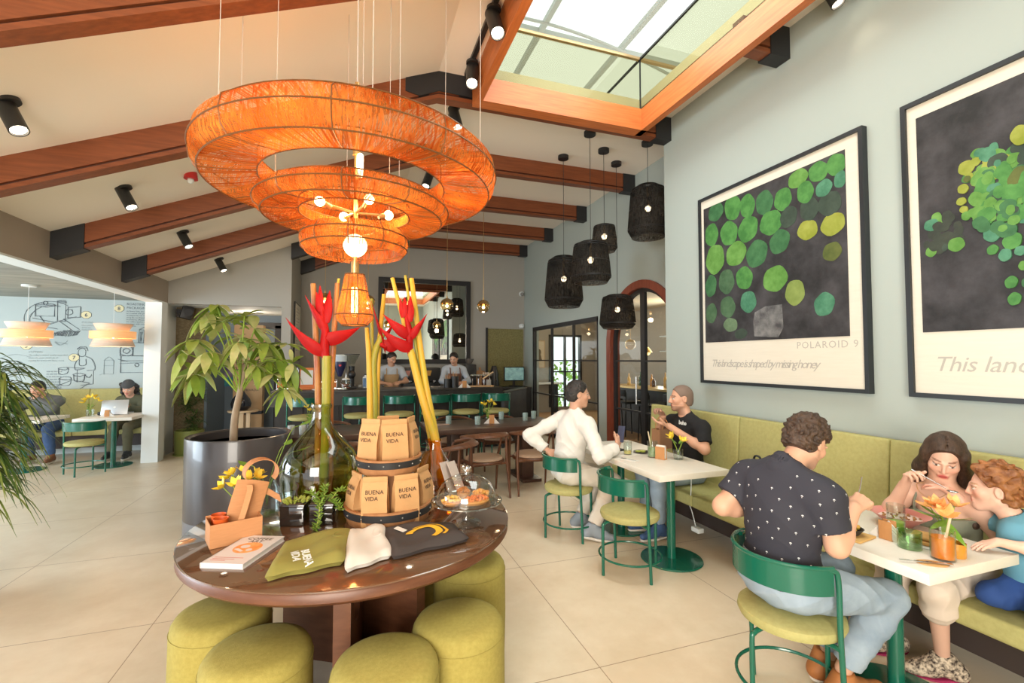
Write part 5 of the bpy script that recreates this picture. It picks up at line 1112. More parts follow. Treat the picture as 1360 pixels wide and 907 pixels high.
p = thing('planter', 'dark round pot of the palm at the left edge', 'planter', (px_-.22,py_+.03,0)); MB().lathe([(0,0),(.20,0),(.24,.02),(.26,.36),(.25,.38),(.23,.36),(.22,.33),(0,.33)],40).build('pot', M_plant, p); MB().lathe([(0,.331),(.22,.331)],32).build('soil', M_soil, p)
p = thing('plant_pot', 'olive green cylindrical pot in front of the woven corridor panel', 'planter', (-2.62,9.24,0)); MB().lathe([(0,0),(.19,0),(.2,.015),(.215,.40),(.20,.41),(.18,.38),(0,.37)],40).build('pot', mat('olive_ceramic', (.19,.22,.055), .35), p); MB().lathe([(.20,0),(.225,.0),(.225,.02),(.20,.02)],40).build('saucer', MATS['olive_ceramic'], p)
grass_plant('bamboo_palm', 'dark leafy bamboo palm in the olive pot', (-2.60,9.26,.36), 300, .24, .55, 9, (M_pl1,M_pl1), .010, .8, .1, stems=[(.05,0,.35),(-.08,.05,.55),(.10,.02,.75),(-.03,-.06,.85),(.0,.0,.2),(-.08,0,.7)])
# ------------------------------------------------------------------ tableware on the white tables (top z = .75)
WT = .7505
def tumbler(name, label, loc, r, h, m, cat='glass', group=None, liquid=None, fill=.7, facets=0, taper=1.0):
    t = thing(name, label, cat, loc, 0, group); b = MB(); n = facets or 28; ri = r-.003
    b.lathe([(0,0),(r*taper-.002,0),(r*taper,.004),(r,h),(ri,h),(ri*taper,.008),(0,.008)], n); b.build('glass_body', m, t, sharp=30 if facets else 60)
    if liquid: MB().lathe([(0,.009),(ri*taper-.0006,.009),(lerp(ri*taper,ri,fill)-.0006,h*fill),(0,h*fill)], 24).build('drink', liquid, t)
    return t
M_clear = MATS['clear_glass']
M_gglass = glass('textured_green_glass', (.74,.88,.70), refl=.35)
M_teal = mat('embossed_teal_glass', (.22,.33,.32), .25, col2=(.38,.48,.45), scale=55, bump=.5, bscale=90, coat=.5)
M_card = mat('kraft_holder', (.47,.22,.08), .7, col2=(.53,.26,.10), scale=14)
M_nap = mat('white_napkin', (.70,.68,.64), .9)
M_china = mat('white_china', (.70,.69,.66), .3)
def napkin_holder(label, loc, rz=0, s=1.0, group=None):
    """kraft tag round a fan of white triangular napkins"""
    t = thing('napkin_holder', label, 'napkin holder', loc, rz, group); b = MB()
    for k in range(3): b.prism([(-.085*s+.004*k,0),(.085*s-.003*k,0),(.01*k,.085*s-.004*k)], -.012+.008*k, -.007+.008*k, 'y')
    b.build('napkins', M_nap, t)
    MB().box((0,-.018,.045*s),(.055*s,.003,.085*s), bev=.001).box((0,.020,.045*s),(.055*s,.003,.085*s), bev=.001).box((0,.001,.002),(.055*s,.04,.003)).build('kraft_tag', M_card, t)
    return t
# near table
t = napkin_holder('kraft holder with white napkins on the family table, nearest', (2.40,1.53,WT), R_(95)); 
tumbler('glass_cup', 'low green textured glass in front of the orange juice', (2.385,1.43,WT), .045,.075, M_gglass)
tumbler('glass_cup', 'green textured glass behind the dark burger box, far end of the family table', (2.50,1.86,WT), .042,.085, M_gglass)
tumbler('tall_glass', 'tall clear glass with green drink left in the bottom', (2.50,1.555,WT), .037,.145, M_clear, liquid=mat('green_drink', (.25,.42,.06), .3), fill=.45)
t = tumbler('juice_glass', 'glass of orange juice with a straw at the front of the family table', (2.385,1.305,WT), .043,.125, M_clear, liquid=mat('orange_juice', (.80,.19,.01), .3, col2=(.85,.26,.02), scale=20), fill=.74)
MB().tube([(.0,.0,.03),(.022,-.018,.175)], .005, 8).build('straw', mat('paper_straw', (.62,.52,.34), .7), t)
t = tumbler('amber_votive', 'small amber glass behind the orange juice', (2.47,1.305,WT), .036,.06, mat('amber_votive_glass', (.60,.26,.03), .2, coat=.5))
t = thing('flower_vase', 'orange lilies with long green leaves beside the orange juice', 'flowers', (2.52,1.36,WT)); MB().lathe([(0,0),(.03,0),(.033,.005),(.03,.09),(.028,.09),(.03,.006),(0,.006)],24).build('vase', M_clear, t)
M_lily = mat('orange_petal', (.82,.34,.09), .5, col2=(.90,.52,.22), scale=25)
bouquet(t, [(-.03,.02,.19),(.0,-.03,.20),(-.06,-.035,.165),(-.02,.05,.175),(-.045,.0,.18)], .048, petal=M_lily, leaves=0, seed=6)
b = MB(); 
for d, L in (((-.8,-.45,-.55),.15),((-.5,-.8,-.7),.15),((-.6,.9,.1),.12),((-.2,.9,.35),.12),((.2,-.9,.2),.1),((-.9,.1,-.5),.10)): leaf(b, (-.01,0,.135), d, L, .016, .08)
b.build('leaves', mat('fresh_leaf', (.16,.33,.03), .45, col2=(.26,.45,.07), scale=8), t)
t = thing('bowl', 'pink wide bowl of muesli in front of the woman', 'bowl', (2.66,1.635,WT)); MB().lathe([(0,0),(.05,0),(.055,.008),(.115,.055),(.125,.062),(.118,.06),(.06,.016),(0,.014)],44).build('bowl_body', mat('pink_glaze', (.66,.27,.24), .3), t); b = MB().lathe([(0,.04),(.085,.042),(.09,.038)],30); rn = random.Random(3)
b.build('yoghurt', mat('yoghurt', (.72,.60,.54), .5), t); b = MB()
for i in range(40): a = rn.uniform(0,6.28); q = .08*math.sqrt(rn.random()); b.sphere((q*math.cos(a),q*math.sin(a),.045), (.008,.005,.004), 6)
b.build('granola', mat('granola', (.25,.11,.04), .8, col2=(.42,.22,.08), scale=50), t)
t = thing('burger_box', 'dark tray of food on a kraft board, before the polo shirt man', 'food', (2.27,1.64,WT), R_(10)); MB().box((0,0,.005),(.15,.20,.010), bev=.004).build('board', mat('kraft_board', (.60,.36,.12), .7), t); MB().lathe([(0,.011),(.045,.011),(.062,.04),(.058,.04),(.042,.016),(0,.016)],20,sx=1,sy=1.3).build('tray', mat('dark_tray', (.03,.025,.02), .6), t); b = MB()
for i in range(26): a = rn.uniform(0,6.28); q = .045*math.sqrt(rn.random()); b.sphere((q*math.cos(a),q*1.3*math.sin(a),.035+rn.uniform(0,.012)), rn.uniform(.008,.013), 7)
b.build('food', mat('golden_food', (.60,.27,.05), .6, col2=(.30,.30,.05), scale=30), t)
t = thing('sandwich', 'toasted sandwich on white paper behind the juice glass', 'food', (2.50,1.44,WT), R_(20)); MB().box((0,0,.002),(.16,.14,.003)).build('paper', M_nap, t); MB().box((.0,0,.014),(.10,.085,.018), bev=.008,seg=3).box((.005,.0,.034),(.10,.085,.016), bev=.007,seg=3).build('bread', mat('toast', (.62,.33,.10), .7, col2=(.72,.45,.17), scale=18), t)
t = thing('butter_knife', 'knife on a wooden spreader at the front corner of the family table', 'knife', (2.27,1.30,WT), R_(-35)); MB().lathe([(0,.0),(.03,0),(.032,.004),(0,.006)],24,(.02,.0,0),sx=1.8).build('spreader', mat('spreader_wood', (.66,.36,.14), .6), t); MB().box((-.05,-.01,.009),(.10,.008,.003)).box((.04,-.008,.0095),(.09,.014,.002)).build('blade', MATS['cutlery_steel'] if 'cutlery_steel' in MATS else mat('cutlery_steel', (.6,.6,.6), .25, metal=1), t)
t = thing('napkin', 'crumpled white napkin by the far glass on the family table', 'napkin', (2.43,1.80,WT), R_(15)); MB().box((0,0,.004),(.12,.09,.008), bev=.003).box((.02,.01,.010),(.07,.07,.006), bev=.002, rot=(.1,.05,.5)).build('cloth', M_nap, t)
# joined pair of tables
t = thing('napkin_stand', 'wooden napkin stand on the joined white tables', 'napkin holder', (2.49,3.36,WT), R_(25)); MB().box((0,0,.004),(.05,.09,.008), bev=.002).box((-.018,0,.055),(.004,.085,.10)).box((.018,0,.055),(.004,.085,.10)).build('holder', M_card, t); MB().box((0,0,.062),(.026,.08,.11), bev=.004).build('napkins', M_nap, t)
t = thing('flower_vase', 'two yellow lilies in a small glass jar on the joined white tables', 'flowers', (2.62,3.30,WT)); MB().lathe([(0,0),(.036,0),(.04,.006),(.04,.085),(.038,.085),(.037,.008),(0,.008)],24).build('vase', M_clear, t); bouquet(t, [(-.04,.03,.17),(.0,-.05,.16),(-.02,.06,.185),(.03,-.02,.15)], .045, leaves=5, seed=8)
tumbler('drink_glass', 'clear glass with a yellow drink by the white shirted man', (2.33,3.62,WT), .036,.115, M_clear, liquid=mat('lemon_drink', (.62,.52,.16), .3), fill=.3)
t = tumbler('mojito_glass', 'tall glass of pale green drink with a paper straw', (2.47,3.45,WT), .042,.14, M_clear, liquid=mat('mojito', (.40,.46,.30), .3, col2=(.18,.30,.08), scale=40), fill=.6); MB().tube([(.0,0,.02),(-.03,.02,.22)], .005, 8).build('straw', MATS['paper_straw'], t)
t = thing('saucer', 'small black saucer with lime wedges between the drinks', 'plate', (2.49,3.64,WT)); MB().lathe([(0,0),(.05,0),(.075,.012),(.072,.014),(.048,.005),(0,.005)],32).build('plate', M_black, t); MB().lathe([(0,.006),(.022,.006),(.028,.018),(.0,.022)],14,(.01,.0,0)).lathe([(0,.006),(.02,.006),(.025,.016),(.0,.02)],14,(-.03,.015,0)).build('lime', mat('lime', (.45,.50,.10), .5), t)
t = thing('notebook', 'closed black notebook beside the phone hand', 'notebook', (2.30,3.86,WT), R_(10)); MB().box((0,0,.008),(.15,.21,.016), bev=.003).build('cover', M_black, t)
t = thing('fork', 'fork on a napkin at the corner of the joined tables', 'cutlery', (2.21,3.42,WT), R_(25)); MB().box((0,0,.002),(.06,.16,.003)).build('napkin', M_nap, t); MB().box((0,-.02,.005),(.010,.10,.003)).box((0,.05,.0055),(.022,.045,.003)).build('fork_body', MATS['cutlery_steel'], t)
t = thing('paper_bag', 'brown paper carrier bag held by its handles above the joined tables', 'bag', (2.80,3.76,.752), R_(12)); W,D,H_ = .085,.05,.185
b = MB().sheet([[(-W,-D,z),(W,-D,z),(W*1.0,0,z),(W,D,z),(-W,D,z),(-W,0,z)] for z in (0,.08,H_)], .001, wrap=True); b.prism([(-W,-D),(W,-D),(W,D),(-W,D)],0,.001); b.build('bag_body', mat('brown_paper', (.30,.16,.085), .8), t, sharp=30)
for y in (-.04,.04): MB().tube(bez([(-.04,y,H_-.02),(-.035,y,H_+.06),(-.005,y*.4,H_+.115),(.03,y,H_+.06),(.04,y,H_-.02)],6), .004, 6).build('handle', M_card, t)
t = thing('backpack', 'dark brown backpack standing on the bench behind the polo shirt', 'bag', (3.10,2.93,.455), R_(8)); b = MB(); 
for nm, c, d, bv in (('body',(0,0,.16),(.15,.26,.32),.065),('front_pocket',(-.085,0,.11),(.06,.21,.19),.028)): MB().box(c,d,bev=bv,seg=4).build(nm, mat('brown_leather', (.045,.028,.022), .5, bump=.1, bscale=60), t)
MB().tube(bez([(0,-.04,.31),(-.01,-.02,.36),(-.01,.02,.36),(0,.04,.31)],5), .008, 8).build('handle', M_black, t); MB().tube(bez([(-.075,-.11,.10),(-.078,-.1,.25),(-.06,0,.31),(-.078,.1,.25),(-.075,.11,.10)],6), .004, 6).build('zip', mat('zip_steel', (.25,.24,.23), .4, metal=.8), t)
t = thing('power_adapter', 'white charger and cable hanging below the bench', 'charger', (2.79,3.28,.13)); MB().box((0,0,.02),(.06,.09,.04), bev=.008).build('adapter', M_white, t); MB().tube(bez([(0,.02,.04),(-.01,.05,.15),(-.06,.03,.25),(-.08,-.02,.33),(-.10,-.06,.62)],6), .004, 6).build('cable', M_white, t)
# laptop table and its neighbour, far left
t = thing('laptop', 'silver laptop open on the far left table', 'laptop', (-3.46,8.74,WT), R_(4)); M_alu = mat('silver_aluminium', (.55,.56,.57), .35, metal=.7); MB().box((0,.12,.008),(.33,.23,.015), bev=.004).build('base', M_alu, t); MB().box((0,-.02,.115),(.33,.008,.225), bev=.003, rot=(R_(-14),0,0)).build('lid', M_alu, t); kid = MB().lathe([(0,0),(.016,0),(.016,.002),(0,.002)],16).build('lid_emblem', M_white, t); kid.location = (0,-.027,.115); kid.rotation_euler = (R_(76),0,0)
t = thing('flower_vase', 'yellow flowers in a clear jar on the laptop table', 'flowers', (-3.72,8.62,WT)); MB().lathe([(0,0),(.045,0),(.048,.006),(.048,.10),(.046,.10),(.045,.008),(0,.008)],24).build('vase', M_clear, t); bouquet(t, [(-.05,0,.24),(.05,.0,.25),(0,-.03,.27),(.08,.03,.22),(-.08,.02,.20),(.02,.04,.28)], .055, leaves=7, seed=12)
napkin_holder('kraft and white napkin holder beside the laptop, far left', (-3.46,8.50,WT), 0, 1.1)
t = thing('phone_case', 'dark pouch on the laptop table beside the flowers', 'case', (-3.62,8.75,WT)); MB().box((0,0,.025),(.11,.07,.05), bev=.012).build('pouch', M_black, t)
t = thing('coffee_cup', 'white cup on the laptop table, behind the napkins', 'cup', (-3.52,8.86,WT)); MB().lathe([(0,0),(.03,0),(.04,.07),(.037,.07),(.028,.008),(0,.008)],24).build('cup', M_china, t); MB().tube([(.04+.016*math.sin(a),0,.04+.018*math.cos(a)) for a in [PI*i/8 for i in range(9)]], .004, 6).build('handle', M_china, t)
t = thing('tablet', 'flat tablet and papers in front of the man in the grey sweater', 'tablet', (-4.55,8.90,WT), R_(-8)); MB().box((0,0,.005),(.26,.18,.009), bev=.003).build('body', M_black, t); MB().box((0,0,.0102),(.24,.16,.001)).build('screen', mat('tablet_screen', (.10,.16,.16), .1), t)
tumbler('drink_glass', 'clear glass near the man in the grey sweater', (-4.62,8.62,WT), .036,.11, M_clear)
# dark dining tables (top z = .75)
tl = [((1.19,6.07),'teal embossed tumbler at the left of the right hand dark table'),((1.54,5.90),'teal embossed tumbler just left of the napkin holder on the dark table'),((1.99,6.30),'teal embossed tumbler behind the napkin holder on the dark table'),((2.27,6.08),'teal embossed tumbler at the right end of the dark table, left of two'),((2.46,6.24),'teal embossed tumbler at the right end of the dark table, right of two'),((-.66,5.78),'pale tumbler on the left dark table, left of two by the glass jug'),((-.54,5.76),'pale tumbler on the left dark table, next to the jug neck')]
for (x,y), l in tl: tumbler('tumbler', l, (x,y,WT), .038,.105, M_teal if x > 0 else mat('embossed_pale_glass', (.42,.46,.44), .25, col2=(.60,.62,.58), scale=55, bump=.5, bscale=90, coat=.5), group='embossed tumblers on the dark tables', taper=.95)
napkin_holder('kraft and white napkin holder on the right hand dark table', (1.74,5.93,WT), R_(-14), 1.25)
t = thing('flower_vase', 'thin stemmed yellow flowers behind the napkin holder on the dark table', 'flowers', (1.73,6.10,WT)); MB().lathe([(0,0),(.03,0),(.033,.006),(.033,.08),(.031,.08),(.03,.008),(0,.008)],20).build('vase', M_clear, t); bouquet(t, [(-.06,0,.24),(.02,0,.26),(.06,.02,.27),(-.02,.03,.22),(.08,-.02,.23)], .045, leaves=6, seed=15)
t = thing('flower_vase', 'yellow flower sprig on the left dark table, left of the jug neck', 'flowers', (-.50,6.15,WT)); MB().lathe([(0,0),(.03,0),(.033,.006),(.033,.08),(.031,.08),(.03,.008),(0,.008)],20).build('vase', M_clear, t); bouquet(t, [(-.03,0,.26),(.04,0,.27),(.0,.02,.22),(.05,-.02,.21)], .045, leaves=6, seed=16)
for (x,y), l in (((1.10,6.02),'folded napkin and cutlery on the left of the right hand dark table'),((-.98,5.86),'folded napkin and cutlery on the left hand dark table')):
    t = thing('cutlery_set', l, 'cutlery', (x,y,WT), R_(12)); MB().box((0,0,.004),(.16,.09,.007), bev=.002).build('napkin', mat('pink_beige_napkin', (.60,.42,.34), .9), t); MB().box((0,.01,.009),(.15,.010,.003)).box((0,-.015,.009),(.15,.008,.003)).build('cutlery', MATS['cutlery_steel'], t)
# ------------------------------------------------------------------ on the bar (top z = 1.10)
BZ = 1.1005
M_or = mat('orange_card', (.70,.20,.05), .6)
napkin_holder('kraft and white napkin holder standing on the bar', (1.86,8.05,BZ), R_(-12), 1.35)
for x, r, h, l in ((1.57,.062,.155,'shorter black canister on the bar'),(1.70,.068,.20,'taller black canister on the bar')):
    t = thing('canister', l, 'canister', (x,8.12,BZ), 0, 'black canisters on the bar'); MB().lathe([(0,0),(r,0),(r,h),(r-.006,h),(r-.006,.01),(0,.01)],28).build('body', M_black, t); b = MB()
    for k in range(5): b.cyl((.02*math.cos(k*1.3),.02*math.sin(k*1.3),.02),(.04*math.cos(k*1.3),.04*math.sin(k*1.3),h+.05+.01*k),.004,n=6)
    b.build('utensils', mat('utensil_wood', (.45,.25,.12), .6), t)
t = thing('serving_board', 'pale wooden board lying along the bar at the right', 'board', (2.20,8.18,BZ)); MB().box((0,0,.012),(.44,.16,.022), bev=.006).build('board', mat('beech', (.60,.38,.20), .6), t)
t = thing('manual_brewer', 'chrome and wood coffee brewing gear at the right of the bar', 'brewer', (2.30,8.42,BZ)); b = MB()
for k in range(4): b.cyl((-.20+.11*k,0,.0),(-.20+.11*k,0,.20),.007,n=8).lathe([(.012,.14),(.045,.19),(.043,.192),(.01,.145)],20,(-.20+.11*k,0,0))
b.bb(-.24,.18,-.012,.012,.20,.215); b.build('stand', mat('chrome', (.7,.7,.7), .15, metal=1), t); MB().cyl((.10,-.03,.0),(.10,-.03,.12),.05,.045,n=24).build('grey_jug', mat('grey_jug', (.34,.33,.32), .5), t); MB().tube([(-.02,-.05,.13),(.1,-.08,.22),(.18,-.06,.26)], .014, 8).build('lever', mat('pale_wood', (.62,.45,.27), .5), t)
for k in range(6):
    t = thing('syrup_bottle', 'dark syrup bottle with a pale pourer at the right end of the bar', 'bottle', (2.36+.045*(k%3)+.0*k,8.57+.06*(k//3),BZ), 0, 'syrup bottles at the right end of the bar'); MB().lathe([(0,0),(.028,0),(.03,.01),(.03,.13),(.012,.18),(.012,.21),(0,.21)],16).build('body', mat('dark_syrup', (.06,.02,.012), .2, coat=.5), t); MB().cyl((0,0,.21),(0,-.01,.25),.010,.006,n=8).build('pourer', mat('pale_pourer', (.62,.50,.40), .5), t)
t = thing('grinder', 'black coffee grinder with a clear cone hopper on the bar', 'grinder', (-.03,8.45,BZ)); MB().box((0,0,.02),(.16,.20,.04), bev=.01).cyl((0,.03,.04),(0,.03,.20),.045,n=20).sphere((0,.0,.24),(.065,.08,.075),20).cyl((0,.02,.3),(0,.02,.38),.045,.05,n=20).build('body', M_black, t); MB().lathe([(.045,.38),(.05,.42),(.125,.57),(.122,.57),(.046,.42)],32,(0,.02,0)).build('hopper', M_clear, t); MB().lathe([(0,.575),(.128,.575),(.128,.59),(0,.592)],32,(0,.02,0)).build('lid', M_black, t)
t = thing('coffee_dripper', 'dark blue tapered dispenser with pale cap on a stand on the bar', 'dispenser', (-.22,8.40,BZ)); MB().lathe([(0,.20),(.03,.21),(.085,.36),(.105,.47),(.10,.50),(0,.50)],28,sy=.6).build('body', mat('midnight_blue', (.012,.015,.06), .3), t); MB().lathe([(.108,.46),(.115,.56),(.09,.58),(0,.58)],28,sy=.62).build('cap', mat('pale_blue_cap', (.46,.55,.62), .5), t); MB().cyl((-.1,.05,0),(-.1,.05,.55),.008,n=8).cyl((.1,.05,0),(.1,.05,.55),.008,n=8).box((0,.03,.008),(.25,.18,.016)).build('stand', mat('chrome', (.7,.7,.7), .15, metal=1), t); kid = MB().lathe([(0,0),(.022,0),(.022,.003),(0,.003)],16).build('emblem', mat('emblem_red', (.55,.05,.06), .5), t); kid.location = (0,-.055,.40); kid.rotation_euler = (R_(75),0,0)
t = thing('cookie_jar', 'clear glass jar of red brown cookies on the bar', 'jar', (-.12,8.22,BZ)); MB().lathe([(0,0),(.07,0),(.085,.02),(.085,.12),(.06,.15),(.06,.16),(.055,.16),(.055,.148),(.08,.118),(.08,.022),(0,.008)],32).build('jar', M_clear, t); MB().lathe([(0,.16),(.062,.16),(.064,.175),(.02,.19),(.015,.21),(0,.212)],24).build('lid', M_china, t); b = MB(); rn = random.Random(9)
for k in range(24): a = rn.uniform(0,6.28); q = .055*math.sqrt(rn.random()); b.lathe([(0,0),(.022,0),(.024,.006),(0,.010)],10,(q*math.cos(a),q*math.sin(a),.012+.0033*k))
b.build('cookies', mat('red_cookie', (.36,.09,.05), .7, col2=(.50,.18,.09), scale=30), t)
t = thing('milk_bottle', 'white and blue bottle with a dark cap on the bar', 'bottle', (.20,8.42,BZ)); MB().box((0,0,.10),(.10,.07,.20), bev=.02,seg=3).lathe([(.03,.2),(.022,.215),(.022,.225),(0,.225)],16).build('body', mat('white_bottle', (.62,.66,.70), .4), t); MB().box((-.02,-.036,.10),(.05,.003,.15)).build('label', mat('blue_label', (.10,.20,.38), .5), t); MB().cyl((0,0,.225),(0,0,.25),.022,n=16).build('cap', M_black, t)
t = thing('flyer_stand', 'orange stand with a white flyer on the bar, behind the red flower', 'sign', (-.72,8.36,BZ)); MB().box((0,0,.02),(.22,.12,.04), bev=.003).box((.0,.03,.19),(.24,.01,.34), rot=(R_(-8),0,0)).build('stand', M_or, t); MB().box((-.01,.0,.20),(.19,.003,.24), rot=(R_(-8),0,0)).build('flyer', M_nap, t)
for x, s, l in ((-1.02,1.0,'left'),(-.40,.9,'right')):
    t = thing('pastry_rack', 'wire rack with orange pastry boxes on the bar, %s of the flyer' % l, 'rack', (x,8.40,BZ)); b = MB(); 
    for z in (.02,.17,.32) if x<-.8 else (.02,.12): 
        b.bb(-.15*s,.15*s,-.1,.1,z,z+.006)
    for sx in (-1,1):
        for sy in (-1,1): b.cyl((sx*.15*s,sy*.1,0),(sx*.15*s,sy*.1,.36 if x<-.8 else .16),.004,n=6)
    b.build('frame', mat('chrome', (.7,.7,.7), .15, metal=1), t); rn = random.Random(int(x*100)); b = MB()
    for z in (.026,.176) if x<-.8 else (.026,):
        for k in range(3): b.box((-.1*s+.1*s*k,0,z+.055),(.085*s,.14,.10), bev=.004)
    b.build('pastry_boxes', M_or, t)
    b = MB()
    for k in range(9): b.sphere((-.12*s+.03*k*s,rn.uniform(-.06,.06),(.345 if x<-.8 else .145)), (.022,.02,.016), 8)
    b.build('buns', mat('buns_mixed', (.30,.16,.09), .7, col2=(.62,.50,.40), scale=30), t)
t = thing('book_stack', 'pale paper stack at the left end of the bar', 'papers', (-.50,8.18,BZ), R_(20)); MB().box((0,0,.008),(.24,.17,.015), bev=.002).build('sheets', M_nap, t)
# back counter (top z = .97)
KZ = .9705
t = thing('espresso_machine', 'black espresso machine on the back counter between the baristas', 'coffee machine', (1.38,10.14,KZ)); MB().box((0,.02,.30),(.80,.42,.30), bev=.03).box((0,.05,.07),(.80,.40,.14), bev=.02).build('body', mat('machine_black', (.03,.03,.032), .35), t); b = MB()
for x in (-.25,0,.25): b.cyl((x,-.22,.14),(x,-.22,.18),.035,n=18).cyl((x,-.24,.16),(x,-.34,.15),.012,n=8)
b.build('group_heads', mat('chrome', (.7,.7,.7), .15, metal=1), t)
for x, m_, nm in ((-.3,mat('pink_label', (.60,.27,.22), .6),'pink_sign'),(.14,mat('amber_label', (.55,.30,.06), .6),'amber_sign')): kid = MB().prism([(-.06,.06),(.06,.06),(.03,-.05),(-.03,-.05)], -.20,-.192,'y').build(nm, m_, t); kid.location = (x,0,.33)
t = thing('grinder', 'dark coffee grinder on the back counter right of the mirror', 'grinder', (2.45,10.15,KZ)); MB().box((0,0,.26),(.26,.34,.52), bev=.03).build('body', MATS['machine_black'], t); MB().lathe([(.05,.52),(.10,.62),(.10,.64),(.0,.64)],24).build('hopper', mat('smoky_hopper', (.12,.11,.10), .2), t)
t = thing('round_board', 'round tan wooden board leaning on the back counter', 'board', (2.74,10.26,KZ+.19), 0); t.rotation_euler = (R_(78),0,0); MB().lathe([(0,-.012),(.19,-.012),(.19,.012),(0,.012)],40).box((0,.22,0),(.05,.08,.02), bev=.005).build('board', mat('tan_board', (.45,.25,.12), .6), t)
t = thing('monitor', 'small landscape monitor at the right end of the back counter', 'monitor', (3.55,10.25,KZ)); MB().box((0,0,.29),(.50,.04,.33), bev=.008).box((0,.02,.06),(.05,.04,.14)).box((0,0,.01),(.22,.16,.02)).build('casing', M_black, t); MB().box((0,-.022,.29),(.46,.004,.29)).build('screen', mat('monitor_screen', (.02,.05,.05), .2, col2=(.25,.40,.36), scale=9, emit=(.25,.45,.42), estr=.25), t)
t = thing('juicer', 'dark countertop appliance in front of the olive panel', 'appliance', (3.05,10.2,KZ)); MB().lathe([(0,0),(.11,0),(.12,.05),(.09,.22),(.10,.28),(.07,.42),(.05,.48),(0,.48)],24).build('body', MATS['machine_black'], t); MB().cyl((0,-.09,.18),(0,-.16,.15),.018,n=10).build('spout', mat('chrome', (.7,.7,.7), .15, metal=1), t)
for k in range(7):
    t = thing('cup_stack', 'small stack of pale cups along the back counter', 'cups', (.0+.13*k if k<4 else 1.9+.12*(k-4),10.0,KZ), 0, 'cup stacks on the back counter'); MB().lathe([(0,0),(.03,0),(.04,.06),(.042,.07),(.04,.10),(.042,.11),(.037,.11),(0,.05)],20).build('cups', M_china, t)
